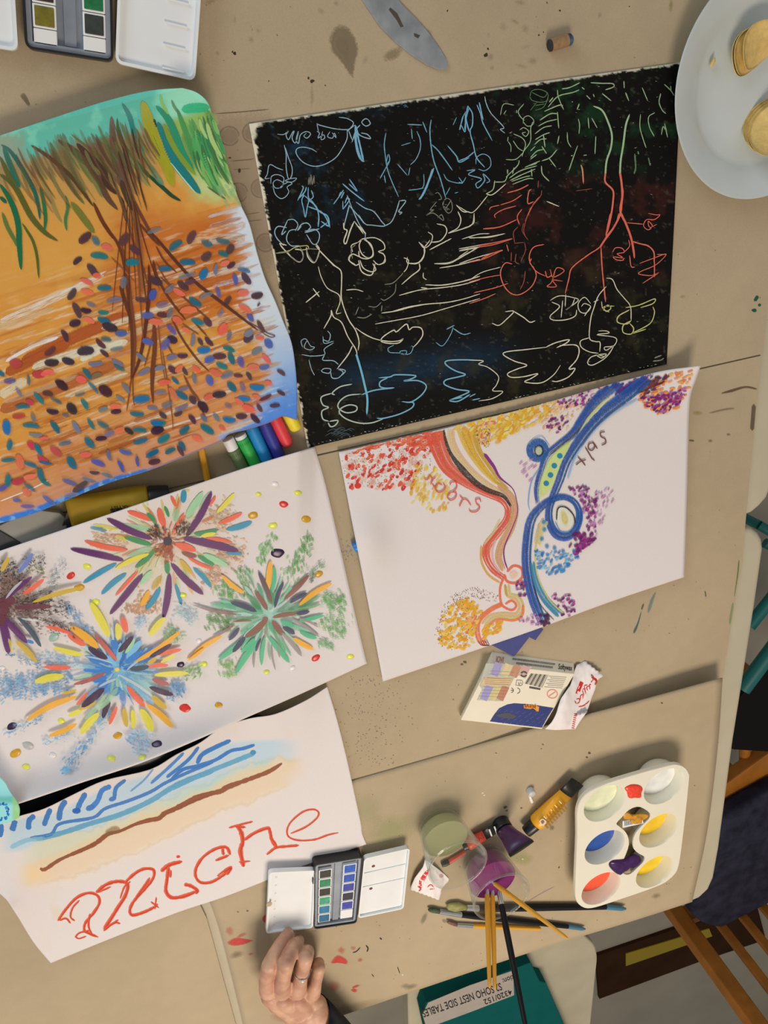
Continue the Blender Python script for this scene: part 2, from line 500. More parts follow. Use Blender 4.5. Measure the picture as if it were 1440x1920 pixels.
def mixc(base, rgb, w):
    return base * (1 - w[:, None]) + np.asarray(A(*rgb))[None] * w[:, None]

# ------------------------------------------------------------------ the setting: floor, tables, card sheets
FZ = -0.74
M_floor = mat('pale_floor', A(150, 138, 118), 0.6, noise=0.08, nscale=6, bump=0.05)
fl = mobj('floor', [(-2.5, -4.5, FZ), (3.5, -4.5, FZ), (3.5, 2.0, FZ), (-2.5, 2.0, FZ), (-2.5, -4.5, FZ - .05), (3.5, -4.5, FZ - .05), (3.5, 2.0, FZ - .05), (-2.5, 2.0, FZ - .05)],
          [(0, 1, 2, 3), (7, 6, 5, 4), (0, 4, 5, 1), (1, 5, 6, 2), (2, 6, 7, 3), (3, 7, 4, 0)], M_floor, kind='structure')
M_wallp = mat('pale_wall_paint', (0.62, 0.60, 0.56), 0.8, noise=0.03, nscale=4)
for nm, x0, x1, y0, y1 in (('wall_right', 3.5, 3.6, -4.5, 2.0), ('wall_front', -2.5, 3.5, -4.6, -4.5)):
    slab(nm, [(x0, y0), (x1, y0), (x1, y1), (x0, y1)], FZ, FZ + 2.6, M_wallp, kind='structure')
M_plastic = mat('white_table_plastic', A(184, 168, 138), 0.45, noise=0.04, nscale=15, bump=0.12, bscale=900)
M_leg = mat('grey_leg_steel', A(120, 116, 110), 0.4, metal=0.6)

def folding_table(name, label, poly, feet):
    c = np.mean(poly, 0)
    t = thing(name, label, 'table', (c[0], c[1], FZ))
    o = slab('table_top', poly, -0.045, 0.0, M_plastic, t); bevel(o, 0.008, 3); autosmooth(o)
    for x, y in feet:
        rodobj('leg', (x, y, FZ), (x, y, -0.045), [(0, .014), (1, .014)], M_leg, t, 12)
    return t
right_low = [(1397.5, 988), (1412, 991), (1424, 1000), (1431, 1012), (1433, 1030), (1418, 1134), (1377, 1390), (1350, 1590), (1340, 1645), (1330, 1668), (1312, 1685), (1295, 1692)]
folding_table('folding_table', 'white plastic folding table carrying the jars and the paint palette',
              spx(right_low) + [(0.30, -1.205), (-1.1, -1.205), (-1.1, -0.532)], [(.58, -.62), (.55, -1.12), (-1.0, -.62), (-1.0, -1.1)])
up = spx([(1397.5, 968), (1412, 962), (1426, 950), (1440, 934)])
folding_table('folding_table', 'white plastic folding table under the plate and the black drawing',
              up + [(0.708, -0.46), (0.712, 0.17), (0.68, 0.20), (-1.1, 0.20), (-1.1, -0.524)], [(.58, .1), (.58, -.43), (-1.0, .1), (-1.0, -.43)])

# grey-brown card that covers the tables, in several sheets
def card_mat(name, base):
    m = bpy.data.materials.new(name); m.use_nodes = True; MATS[name] = m
    nt = m.node_tree; N = nt.nodes; L = nt.links; b = N['Principled BSDF']
    b.inputs['Roughness'].default_value = 0.8; b.inputs['Specular IOR Level'].default_value = 0.2
    tc = N.new('ShaderNodeTexCoord')
    def nz(scale, det, lo, hi):
        n = N.new('ShaderNodeTexNoise'); n.inputs['Scale'].default_value = scale; n.inputs['Detail'].default_value = det
        L.new(tc.outputs['Object'], n.inputs['Vector'])
        r = N.new('ShaderNodeMapRange'); r.inputs['From Min'].default_value = 0.3; r.inputs['From Max'].default_value = 0.7
        r.inputs['To Min'].default_value = lo; r.inputs['To Max'].default_value = hi; L.new(n.outputs['Fac'], r.inputs['Value'])
        return n, r.outputs[0]
    _, a = nz(5, 3, 0.93, 1.05); n2, c = nz(900, 3, 0.95, 1.04); _, d = nz(45, 6, 0.97, 1.02)
    x = N.new('ShaderNodeMath'); x.operation = 'MULTIPLY'; L.new(a, x.inputs[0]); L.new(c, x.inputs[1])
    y = N.new('ShaderNodeMath'); y.operation = 'MULTIPLY'; L.new(x.outputs[0], y.inputs[0]); L.new(d, y.inputs[1])
    s = N.new('ShaderNodeVectorMath'); s.operation = 'SCALE'; s.inputs[0].default_value = base; L.new(y.outputs[0], s.inputs['Scale'])
    L.new(s.outputs[0], b.inputs['Base Color'])
    bp = N.new('ShaderNodeBump'); bp.inputs['Strength'].default_value = 0.15; bp.inputs['Distance'].default_value = 0.0005
    L.new(n2.outputs['Fac'], bp.inputs['Height']); L.new(bp.outputs[0], b.inputs['Normal'])
    return m
CARD = card_mat('grey_brown_card', A(176, 152, 119))
CARD2 = card_mat('grey_brown_card_two', A(176, 152, 119))
CARD3 = CARD2
Z0 = 0.003                                    # top of the card: what stands on the table starts here
card_up = slab('card_sheet', [(-.9, -.3025), (.655, -.3025)] + spx([(1405, 850)], Z0)[:0] + [(.658, -.3025), (.66, .17), (-.9, .17)], 0.0004, Z0, CARD,
               label='grey-brown card sheet under the plate, the knife and the paint box at the table end', cat='card')
card_mid = slab('card_sheet', [(-.9, -.3045), (.657, -.3045)] + spx([(1397, 988), (1392, 1050), (1372, 1165), (1353, 1285)], Z0) + [(.645, -.86), (-.9, -.86)], 0.0004, Z0, CARD,
                label='grey-brown card sheet under the sugar and salt drawing', cat='card')
# lower sheet: lies over the middle one, its upper edge lifted
def h_low(u, v):
    d = ldist(u, v, (660, 1465), (1355, 1272))
    lift = 0.020 * sstep(840, 1330, u) * np.exp(-(np.maximum(d, 0) / 40.0) ** 1.5)
    return 0.0051 + lift
lowS = Sheet([(330, 1556), (660, 1465), (850, 1411), (1000, 1368), (1180, 1320), (1355, 1272)],
             [(1355, 1272), (1346, 1400), (1326, 1560), (1298, 1691)],
             [(466, 1962), (600, 1918), (740, 1871), (900, 1817), (1050, 1768), (1180, 1729), (1298, 1691)],
             [(330, 1556), (360, 1610), (404, 1720), (432, 1820), (466, 1962)], h_low, 70, 50, thick=0.002)
card_low = lowS.build('card_sheet', 'grey-brown card sheet with a lifted edge under the jars, brushes and palette', 'card')
card_low.data.materials.clear(); card_low.data.materials.append(CARD2)
card_left = slab('card_sheet', [(-.9, -.62), (-.150, -.62), (-.1285, -.905), (-.139, -1.175), (-.9, -1.2)], 0.0035, 0.0058, CARD3,
                 label='grey-brown card sheet below the curled corner of the lettered painting', cat='card')

class Flat:
    """the card surface as something to paint on"""
    def __init__(self, z, o): self.z = z; self.o = o
    def at(self, u, v, lift=0.0):
        return P(u, v, np.full(np.shape(u), self.z + lift))
class Low:
    def __init__(self, o): self.o = o
    def at(self, u, v, lift=0.0): return lowS.at(u, v, lift)

# ------------------------------------------------------------------ beyond the tables
M_wood = mat('orange_brown_wood', A(150, 88, 22), 0.5, noise=0.18, nscale=25)
M_navy = mat('navy_cushion_cloth', A(44, 42, 52), 0.95, noise=0.35, nscale=30, bump=0.5, bscale=500, spec=.05)
M_teal = mat('teal_painted_steel', A(0, 92, 88), 0.45, metal=0.0)
M_black = mat('black_seat_vinyl', A(10, 10, 10), 0.7, spec=.15)

# wooden chair with a slatted back
ch = thing('wooden_chair', 'orange-brown wooden chair with an upright slatted back by the table corner', 'chair', (1.02, -1.66, FZ))
def post(name, x, y, w, d, z0, z1, parent, m=M_wood):
    v, f = hexa([(x - w / 2, y - d / 2, z0), (x + w / 2, y - d / 2, z0), (x + w / 2, y + d / 2, z0), (x - w / 2, y + d / 2, z0)],
                [(x - w / 2, y - d / 2, z1), (x + w / 2, y - d / 2, z1), (x + w / 2, y + d / 2, z1), (x - w / 2, y + d / 2, z1)])
    o = mobj(name, v, f, m, parent); bevel(o, 0.003); return o
post('back_post', .903, -1.925, .038, .038, FZ, .12, ch)
post('back_post', 1.33, -1.925, .038, .036, FZ, .12, ch)
for x in (.985, 1.05, 1.115, 1.18, 1.245):
    post('back_slat', x, -1.925, .022, .014, -.33, .10, ch)
v, f = hexa([(.92, -1.935, .06), (1.31, -1.935, .06), (1.31, -1.915, .06), (.92, -1.915, .06)], [(.92, -1.935, .12), (1.31, -1.935, .12), (1.31, -1.915, .12), (.92, -1.915, .12)])
mobj('top_rail', v, f, M_wood, ch)
v, f = hexa([(.92, -1.935, -.37), (1.31, -1.935, -.37), (1.31, -1.915, -.37), (.92, -1.915, -.37)], [(.92, -1.935, -.33), (1.31, -1.935, -.33), (1.31, -1.915, -.33), (.92, -1.915, -.33)])
mobj('lower_rail', v, f, M_wood, ch)
# front rail traced where it shows beyond the table edge
a, b_, c, d = [P(*p, -.32)[:2] for p in ((1330, 1560), (1330, 1500), (1460, 1405), (1460, 1462))]
slab('seat_rail', [a, b_, c, d], -.356, -.326, M_wood, ch, 0.003)
slab('seat_board', spx([(1330, 1560), (1460, 1462), (1500, 1680), (1300, 1716)], -.326), -.346, -.3262, M_wood, ch)
post('front_leg', .985, -1.50, .03, .03, FZ, -.35, ch); post('front_leg', 1.19, -1.36, .03, .03, FZ, -.35, ch)
cu_pts = spx([(1335, 1553), (1380, 1520), (1470, 1470), (1500, 1660), (1440, 1697), (1390, 1722), (1352, 1742), (1318, 1733), (1296, 1716), (1305, 1640)], -.285)
cs = slab('cushion', rounded(cu_pts, .02, 3), -.3245, -.285, M_navy, label='dark navy seat cushion on the wooden chair', cat='cushion'); bevel(cs, 0.012, 4); autosmooth(cs, 1.2)

# teal steel folding chair with a black seat
tc_ = thing('folding_chair', 'teal steel folding chair with a black seat beside the table edge', 'chair', (1.2, -1.2, FZ))
sb = slab('seat', spx([(1368, 1330), (1398, 1296), (1448, 1232), (1560, 1210), (1560, 1420), (1445, 1411), (1374, 1407)], -.30), -.33, -.30, M_black, tc_, 0.006)
def tube3(name, pix, r, m, parent):
    pts = [PV(u, v, z) for u, v, z in pix]; vf = []
    for i in range(len(pts) - 1): vf.append(rod(pts[i], pts[i + 1], [(0, r), (1, r)], 12))
    V, F = merge(*vf); o = mobj(name, V, F, m, parent); return autosmooth(o)
tube3('seat_frame', [(1392, 1292, -.30), (1470, 1188, -.30)], .016, M_teal, tc_)
tube3('front_leg', [(1405, 1174, -.36), (1470, 1092, -.36)], .013, M_teal, tc_)
tube3('rear_leg', [(1380, 960, -.60), (1400, 973, -.58), (1424, 985, -.54), (1470, 1012, -.5)], .011, M_teal, tc_)
tube3('leg_brace', [(1434, 1018, -.56), (1470, 1034, -.54)], .012, M_teal, tc_)
tube3('floor_leg', [(1440, 1290, -.33), (1470, 1180, -.735)], .011, M_teal, tc_)
tube3('spindle', [(1397, 1398, -.36), (1396, 1462, -.36)], .013, M_wood, ch)

# dark board with a yellow strip, on the floor
bd = thing('brown_board', 'dark brown board lying on the pale floor with a yellow strip on it', 'board', tuple(PV(1240, 1800, FZ)))
M_dkb = mat('dark_brown_board', A(52, 30, 14), 0.8, spec=.1, noise=0.2, nscale=12)
M_yel = mat('yellow_strip', A(150, 124, 18), 0.6)
slab('board', spx([(1118, 1793), (1270, 1741), (1420, 1700), (1436, 1762), (1310, 1804), (1124, 1873)], FZ + .012), FZ, FZ + .012, M_dkb, bd)
slab('strip', spx([(1174, 1789), (1330, 1742), (1336, 1756), (1174, 1812)], FZ + .016), FZ + .012, FZ + .015, M_yel, bd)

# white plastic stool below the table front, with a flat teal box on it
M_wp = mat('white_moulded_plastic', A(184, 168, 138), 0.55, noise=0.12, nscale=8)
stq = spx([(764, 1840), (1085, 1745), (1116, 1772), (1121, 1795), (1104, 1960), (768, 2010)], -.30)
st = thing('plastic_stool', 'white moulded plastic stool below the front edge of the table', 'stool', (stq[0][0] + .2, stq[0][1] - .1, FZ))
so = slab('stool_top', rounded(stq, .02, 4), -.34, -.30, M_wp, st); bevel(so, .008, 3)
for x, y in ((.24, -1.86), (.58, -1.86), (.24, -2.1), (.56, -2.1)):
    post('leg', x, y, .035, .035, FZ, -.34, st, M_wp)
TB = thing('teal_box', 'flat teal cardboard box with a printed grey label on the white stool', 'box', tuple(PV(900, 1900, -.30)))
M_tbox = mat('teal_card', A(0, 82, 76), 0.8, noise=0.05, spec=.08)
M_lab = mat('grey_label_paper', A(168, 152, 136), 0.7, noise=0.04)
M_ink = mat('black_print', (0.012, 0.012, 0.014), 0.6)
slab('carton', spx([(792, 1902), (800, 1880), (995, 1805), (1012, 1840), (1024, 1843), (1075, 1960), (815, 2010)], -.262), -.30, -.262, M_tbox, TB, 0.002)
slab('label_strip', spx([(792, 1902), (803, 1880), (880, 1848), (962, 1820), (964, 1866), (884, 1897), (800, 1928)], -.2612), -.262, -.2612, M_lab, TB)
def along(p0, p1, hgt, z):
    """map for letters: the line runs from pixel p0 to p1, cap height hgt pixels, perpendicular to its left when read"""
    p0 = np.array(p0, float); p1 = np.array(p1, float); d = p1 - p0; n = np.array([d[1], -d[0]]) / np.linalg.norm(d)
    def fn(x, y):
        q = p0 + d * x + n * hgt * y
        return P(q[0], q[1], z)
    return fn
text_on('lettering', 'S2 SOHO NEST SIDE TABLES', along((938, 1843), (790, 1895), 14, -.2608), M_ink, TB, bold=.01)
text_on('lettering', 'tion:', along((962, 1828), (941, 1836), 10, -.2608), M_ink, TB, bold=.01)
text_on('lettering', '4320/152', along((958, 1855), (906, 1875), 10, -.2608), M_ink, TB, bold=.01)

# ------------------------------------------------------------------ things on the table
ZL = 0.0053                                   # top of the lower card
M_white = mat('white_enamel', A(224, 216, 214), 0.35, noise=0.03, nscale=30)
M_tinblack = mat('black_tin', A(22, 24, 24), 0.4)
M_tingrey = mat('grey_tin_insert', A(140, 140, 142), 0.35, metal=0.3, noise=0.12, nscale=60)
M_pan = mat('white_pan_plastic', A(226, 222, 205), 0.4)

def tray_shape(outer, inner, z0, zf, z1):
    """open shallow tray: outline polygons with the same number of points"""
    n = len(outer); V = [(x, y, z0) for x, y in outer] + [(x, y, z1) for x, y in outer] + [(x, y, z1) for x, y in inner] + [(x, y, zf) for x, y in inner]
    F = [tuple(range(n))[::-1]]
    for k in range(3):
        F += [(k * n + i, k * n + (i + 1) % n, (k + 1) * n + (i + 1) % n, (k + 1) * n + i) for i in range(n)]
    F.append(tuple(range(3 * n, 4 * n)))
    return V, F
def ccw(p):
    ar = sum(p[i][0] * p[(i + 1) % len(p)][1] - p[(i + 1) % len(p)][0] * p[i][1] for i in range(len(p)))
    return list(p) if ar > 0 else list(p)[::-1]
def inset(q, d):
    """corners of a Q patch moved inwards by d metres"""
    w, h = q.size(); a, b = d / w, d / h
    return [q.xy(s, t) for s, t in ((a, b), (1 - a, b), (1 - a, 1 - b), (a, 1 - b))]
def shallow(name, q, z0, zf, z1, rim, r, m, parent, **k):
    o = ccw(rounded(q.c, r)); i = ccw(rounded(inset(q, rim), max(r - rim, .001)))
    v, f = tray_shape(o, i, z0, zf, z1)
    ob = mobj(name, v, f, m, parent, **k)
    return autosmooth(ob, 0.7)

def paint_tin(label, tray, lidl, lidr, zb, pans, loc, h=0.0135):
    t = thing('watercolour_tin', label, 'paint box', loc)
    shallow('tin_body', tray, zb, zb + .004, zb + h, .0016, .006, M_tinblack, t)
    shallow('insert', Q0(inset(tray, .0018)), zb + .004, zb + h - .007, zb + h - .002, .0035, .004, M_tingrey, t)
    boxq('centre_strip', tray, .44, .58, .05, .95, zb + h - .007, zb + h - .005, M_tingrey, t, .0006)
    for s0, s1, t0, t1, rgb in pans:
        p = boxq('pan', tray, s0, s1, t0, t1, zb + h - .0068, zb + h - .002, M_pan, t, .0007)
        if rgb:
            ms, mt = (s1 - s0) * .08, (t1 - t0) * .08
            boxq('paint_cake', tray, s0 + ms, s1 - ms, t0 + mt, t1 - mt, zb + h - .003, zb + h - .0014, mat('cake_%d_%d_%d' % rgb, A(*rgb), 0.55, noise=0.25, nscale=200), p, .0008)
    L = shallow('lid', lidl, zb + h - .0075, zb + h - .004, zb + h - .0007, .0022, .006, M_white, t)
    R = shallow('lid', lidr, zb + h - .0075, zb + h - .004, zb + h - .0007, .0022, .006, M_white, t)
    return t, L, R
def Q0(c):
    q = Q.__new__(Q); q.c = [np.asarray(x, float) for x in c]; return q

# --- paint tin by the hand
zt = ZL + .017
tray = Q((589.5, 1622), (681, 1607), (669, 1731), (588.5, 1743), zt)
lidl = Q((505, 1637), (592.5, 1633), (587, 1741), (499, 1752), zt)
lidr = Q((683, 1611), (769, 1591), (757, 1705), (671.5, 1723), zt)
cl = [None, (34, 36, 30), (30, 120, 78), (36, 34, 26), (54, 150, 108), (10, 110, 142), (8, 92, 122)]
cr = [(18, 80, 168), (18, 72, 156), (52, 58, 138), (34, 36, 48), (52, 56, 150), None]
pans = []
for i, c in enumerate(cl):
    t0 = .085 if i == 0 else .115 + (i - 1) * .1365
    if i: pans.append((.10, .375, t0, t0 + .125, c))
for i, c in enumerate(cr):
    pans.append((.61, .89, .095 + i * .1385, .095 + i * .1385 + .127, c))
tin1, L1, R1 = paint_tin('small paint tin of blue and green pans, its lid held by the hand', tray, lidl, lidr, ZL, pans, tuple(PV(630, 1670, ZL)), .017)
M_pink = mat('pale_pink_dimple', A(214, 190, 194), 0.5); M_red = mat('dark_red_dab', A(120, 30, 30), 0.4)
zl = ZL + .013
for i in range(7):
    c = lidl.xy(.165, .11 + i * .13); slab('dimple', [(c[0] + .0016 * math.cos(a * .785), c[1] + .0016 * math.sin(a * .785)) for a in range(8)], zl, zl + .0002, M_pink, L1)
c = lidl.xy(.03, .5); slab('thumb_notch', [(c[0] + .004 * math.cos(a * .785), c[1] + .004 * math.sin(a * .785)) for a in range(8)], zt - .0006, zt + .0003, mat('card_seen_through_notch', A(176, 152, 119), .8), L1)
for s, t in ((.24, .19), (.235, .56)):
    c = lidr.xy(s, t); slab('paint_spot', [(c[0] + .0024 * math.cos(a * .785), c[1] + .0021 * math.sin(a * .785)) for a in range(8)], zl, zl + .0005, M_red, R1)
for t in (.27, .50):
    boxq('divider', lidr, .04, .96, t, t + .012, zl, zl + .0012, M_white, R1, .0004)
for t in (.22, .82):
    boxq('hinge', Q0([tray.xy(-.03, 0), tray.xy(.03, 0), tray.xy(.03, 1), tray.xy(-.03, 1)]), 0, 1, t, t + .07, ZL + .006, ZL + .016, M_tinblack, tin1)

# --- larger view paint tin at the table end
zt2 = Z0 + .0135
bl, br = P(47, 90, zt2)[:2], P(213, 116, zt2)[:2]
dx = (br - bl) / np.linalg.norm(br - bl); dy = np.array([-dx[1], dx[0]]); Lg = .118
tray2 = Q0([bl + dy * Lg, br + dy * Lg, br, bl])
b1, b2 = P(216, 118, zt2)[:2], P(366, 152, zt2)[:2]; e = (P(376, 8, zt2)[:2] - b2); e /= np.linalg.norm(e)
lidr2 = Q0([b1 + e * Lg * .98, b2 + e * Lg * .98, b2, b1])
c2 = P(34, 96, zt2)[:2]
lidl2 = Q0([c2 - dx * .06 + dy * Lg, c2 + dy * Lg, c2, c2 - dx * .06])
m_ = lambda y0, y1: (1 - y1 / Lg, 1 - y0 / Lg)          # metres up from the near edge
pans2 = []
for s0, s1, rows in ((.10, .36, [(None, .004, .0145), ((112, 100, 14), .015, .0305), ((40, 28, 26), .031, .0465), ((120, 60, 20), .047, .0625), ((60, 30, 20), .063, .0785), ((160, 60, 30), .079, .0945)]),
                     (.655, .915, [(None, .004, .0145), ((46, 50, 44), .015, .0305), ((0, 104, 56), .031, .0465), ((10, 80, 60), .047, .0625), ((20, 60, 120), .063, .0785), ((30, 40, 90), .079, .0945)])):
    for rgb, y0, y1 in rows:
        t0, t1 = m_(y0, y1); pans2.append((s0, s1, t0, t1, rgb))
tin2, L2, R2 = paint_tin('paint tin with olive and dark green pans lying open above the painted tree', tray2, lidl2, lidr2, Z0, pans2, (float(tray2.xy(.5, .5)[0]), float(tray2.xy(.5, .5)[1]), Z0))
for y in (.004, .0205, .036, .052):
    t0, t1 = m_(y, y + .0012); boxq('divider', lidr2, .58, .86, t0, t1, Z0 + .0095, Z0 + .0112, M_white, R2, .0004)

# --- plate with crisps
M_plate = mat('pale_grey_china', A(196, 194, 184), 0.15, noise=0.02)
pc = (0.6135, -0.0195, Z0)
pl_prof = [(.055, 0.0), (.058, .0), (.064, .004), (.080, .0085), (.103, .0185), (.1045, .0195), (.1040, .0207), (.1025, .0205), (.088, .0135), (.079, .0110), (.074, .0075), (.068, .0052), (.050, .0045), (.002, .0045)]
v, f = lathe(pl_prof, 96, pc)
plate = mobj('dinner_plate', v, f, M_plate, None, True, 'round pale grey-white china plate holding crisps', 'plate', origin=pc); autosmooth(plate, 1.0)
M_crisp = mat('golden_crisp', A(216, 176, 100), 0.6, noise=0.12, nscale=150, bump=0.4, bscale=400)
def crisp(u, v, z, rx, ry, ang, tilt, tdir, label, curl=.006):
    n, m = 7, 28; V = []; F = []
    for j in range(n + 1):
        r = j / n
        for i in range(m):
            a = 2 * math.pi * i / m; x, y = rx * r * math.cos(a), ry * r * math.sin(a)
            V.append((x, y, curl * ((x / rx) ** 2 - .55 * (y / ry) ** 2)))
    for j in range(n):
        for i in range(m):
            F.append((j * m + i, j * m + (i + 1) % m, (j + 1) * m + (i + 1) % m, (j + 1) * m + i))
    k = len(V); V += [(x, y, zz - .0012) for x, y, zz in V]; F += [tuple(k + q for q in f_)[::-1] for f_ in F]
    F += [(n * m + i, n * m + (i + 1) % m, k + n * m + (i + 1) % m, k + n * m + i)[::-1] for i in range(m)]
    R = Matrix.Rotation(tilt, 3, Vector((math.cos(tdir), math.sin(tdir), 0))) @ Matrix.Rotation(ang, 3, 'Z')
    c = PV(u, v, z); W = [tuple(R @ Vector(q) + c) for q in V]
    zmin = min(q[2] for q in W)
    return mobj('potato_crisp', W, F, M_crisp, None, True, label, 'crisp', 'crisps on the plate')
for k, (u, v, z, t) in enumerate(((1405, 97, .0145, .10), (1409, 95, .0175, .14), (1424, 84, .0225, .22))):
    crisp(u, v, z, .024, .019, .5, t, .6, ('lowest', 'middle', 'topmost')[k] + ' golden crisp of the pile beside the crumb')
for k, (u, v, z, t) in enumerate(((1432, 236, .0155, .25), (1436, 239, .019, .32), (1440, 242, .0225, .38), (1446, 245, .027, .45))):
    crisp(u, v, z, .026, .019, 1.0, t, -2.4, ('lowest', 'second', 'third', 'topmost')[k] + ' golden crisp of the fanned stack near the plate edge')
cr = PV(1337, 118, .012)
v, f = rod(PV(1332, 128, .0115), PV(1341, 108, .0125), [(0, .0004), (.3, .002), (.7, .0022), (1, .0005)], 8, .5)
mobj('crisp_crumb', v, f, M_crisp, None, True, 'tiny golden crumb alone on the plate', 'crumb')

# --- knife blade
M_steel = mat('worn_steel', A(168, 166, 162), 0.32, metal=0.75, noise=0.2, nscale=70)
kn = thing('table_knife', 'steel table knife with a rounded smeared blade lying above the black drawing', 'knife', tuple(PV(750, 60, Z0)))
blade = [(640, -70), (662, -28), (684, 8), (712, 50), (742, 80), (775, 106), (800, 122), (820, 130), (836, 131), (841, 124), (838, 112), (826, 92), (805, 62), (784, 38), (760, 14), (730, -20), (706, -50)]
o = slab('blade', spx(blade, Z0 + .0022), Z0 + .0002, Z0 + .0022, M_steel, kn, .0006); autosmooth(o)
v, f = rod(PV(678, -60, Z0 + .006), PV(560, -210, Z0 + .006), [(0, .008), (.1, .0095), (.8, .011), (1, .007)], 14, .55); mobj('handle', v, f, M_steel, kn, True)
M_smear = mat('dark_paint_smear', A(70, 62, 52), 0.6)
for pts in ([(732, 14), (745, 25), (752, 40), (757, 50), (751, 51), (744, 38), (735, 26), (729, 18)], [(776, 62), (788, 66), (784, 72), (777, 68)]):
    slab('paint_smear', spx(pts, Z0 + .0023), Z0 + .0022, Z0 + .0024, M_smear, kn)

# --- crayon stub
stb = thing('crayon_stub', 'short stub of crayon in brown paper with a blue end', 'crayon', tuple(PV(1050, 82, Z0)))
p0, p1 = PV(1029, 86, Z0 + .0052), PV(1072, 73, Z0 + .0052)
rodobj('wrapper', p0.lerp(p1, .08), p0.lerp(p1, .8), [(0, .0052), (1, .0052)], mat('brown_paper_wrap', A(150, 112, 74), .8, noise=.2, nscale=200), stb)
rodobj('dark_end', p0, p0.lerp(p1, .09), [(0, .0042), (.3, .0050), (1, .0050)], mat('dark_wax', A(40, 40, 40), .6), stb)
rodobj('wax_tip', p0.lerp(p1, .79), p1, [(0, .0050), (.7, .0050), (1, .0036)], mat('blue_grey_wax', A(74, 104, 128), .6, col2=A(36, 40, 48), nscale=250), stb)

# --- crayons between the two paintings
def crayon(label, pa, pb, z, rgb, r=.0062, cap=None, taper=False, marks=True, capend=None):
    a, b = PV(*pa, z), PV(*pb, z)
    t = thing('wax_crayon', label, 'crayon', (a.x, a.y, z - r), 'crayons between the two paintings')
    m = mat('crayon_%d_%d_%d' % rgb, A(*rgb), .5, noise=.06, nscale=120)
    L = (b - a).length
    e = .0012 / L
    rodobj('body', a, b, [(0, r * .86), (e, r)] + [(1 - e, r), (1, r * .85)] if not taper else [(0, r * .72), (.03, r * .86), (.10, r), (1, r)], m, t, 24)
    if marks:
        md = mat('ink_%d_%d_%d' % rgb, tuple(c * .25 for c in A(*rgb)), .6)
        d = (b - a).normalized(); s = Vector((-d.y, d.x, 0)); V, F = [], []
        for k in range(9):
            an = math.radians(-70 + k * 17.5); c = a + d * .0035 + s * (r * 1.004 * math.sin(an)) + Vector((0, 0, r * 1.004 * math.cos(an)))
            w = s * math.cos(an) * .00022 - Vector((0, 0, 1)) * math.sin(an) * .00022
            n0 = len(V); V += [tuple(c - w), tuple(c + w), tuple(c + w + d * .0030), tuple(c - w + d * .0030)]; F.append((n0, n0 + 1, n0 + 2, n0 + 3))
        mobj('printed_ring', V, F, md, t, kind='stuff')
    if cap:
        rodobj('bare_tip', a - (b - a).normalized() * cap[0], a, [(0, r * .78), (.06, r * .94), (1, r * .94)], mat('crayon_%d_%d_%d' % cap[1], A(*cap[1]), .5), t, 24)
    return t
zc = Z0 + .0063
crayon('olive green crayon with a bare white tip', (437, 842), (482, 928), zc, (92, 108, 66), cap=(.0125, (236, 228, 206)))
crayon('bright green crayon between the olive and the blue one', (453, 821), (503, 916), zc, (40, 160, 62), cap=(.004, (226, 236, 220)))
crayon('sky blue crayon between the green and the navy one', (466, 790), (520, 904), zc, (16, 122, 172))
crayon('navy blue crayon between the sky blue and the red one', (489, 780), (541, 893), zc, (44, 48, 128))
crayon('red crayon beside the yellow one', (541, 836), (507, 768), zc, (222, 56, 62), taper=True, marks=False)
crayon('yellow crayon with a rounded end nearest the black drawing', (556, 805), (528, 752), zc, (250, 204, 42), taper=True, marks=False)
pen = thing('orange_pencil', 'thin orange pencil running under both paintings', 'pencil', tuple(PV(385, 860, Z0)), None)
rodobj('shaft', PV(366, 790, Z0 + .0036), PV(398, 942, Z0 + .0036), [(0, .0034), (1, .0034)], mat('orange_lacquer', A(222, 152, 34), .35), pen, 8)

# --- yellow tube, blue carton and papers under the paintings
M_ytube = mat('yellow_tube', A(170, 132, 22), .4, noise=.1)
yt = thing('paint_tube', 'yellow paint tube with upside-down black print half under the fireworks painting', 'tube', tuple(PV(205, 945, Z0)))
p0, p1 = PV(128, 962, Z0 + .013), PV(280, 934, Z0 + .013)
v, f = rod(p0, p1, [(0, (.0155, .12)), (.06, (.0155, .25)), (.35, (.015, .62)), (.8, (.0145, .9)), (.97, (.0135, .95)), (1, (.011, .95))], 28); mobj('tube_body', v, f, M_ytube, yt, True)
rodobj('cap', p1, PV(318, 929, Z0 + .013), [(0, .0115), (.1, .012), (.9, .0105), (1, .0095)], M_tinblack, yt, 20)
slab('crimped_end', spx([(117, 985), (130, 948), (142, 948), (136, 980)], Z0 + .012), Z0 + .010, Z0 + .0135, M_tinblack, yt)
zt_ = Z0 + .0255
text_on('lettering', 'FINE ARTIST', along((270, 944), (206, 950), 5.5, zt_), M_ink, yt, bold=.01)
text_on('lettering', 'oves', along((262, 949), (206, 955), -0.01 + 9.5, zt_), M_ink, yt, bold=.03)
M_indigo = mat('indigo_card', A(46, 44, 92), .55, noise=.15, nscale=90)
slab('blue_carton', rounded(spx([(124, 996), (127, 974), (136, 967), (178, 972), (250, 990), (240, 1040), (130, 1040)], Z0 + .009), .002, 2), Z0, Z0 + .009, M_indigo, None, .0008,
     label='dark indigo printed carton corner below the yellow paint tube', cat='carton')
M_gcard = mat('grey_box_card', A(150, 142, 128), .75, noise=.06)
slab('grey_box', spx([(-30, 1000), (60, 955), (112, 962), (126, 974), (122, 1050), (-30, 1090)], Z0 + .0075), Z0, Z0 + .0075, M_gcard, None, .001,
     label='plain grey card box under the two paintings', cat='box')
slab('dark_folder', spx([(-40, 988), (0, 996), (38, 1018), (30, 1050), (-40, 1070)], Z0 + .0095), Z0 + .0076, Z0 + .0095, mat('dark_folder', A(48, 48, 50), .5, noise=.4, nscale=60), None, .0004,
     label='dark folded sheet lying on the grey card box', cat='folder')

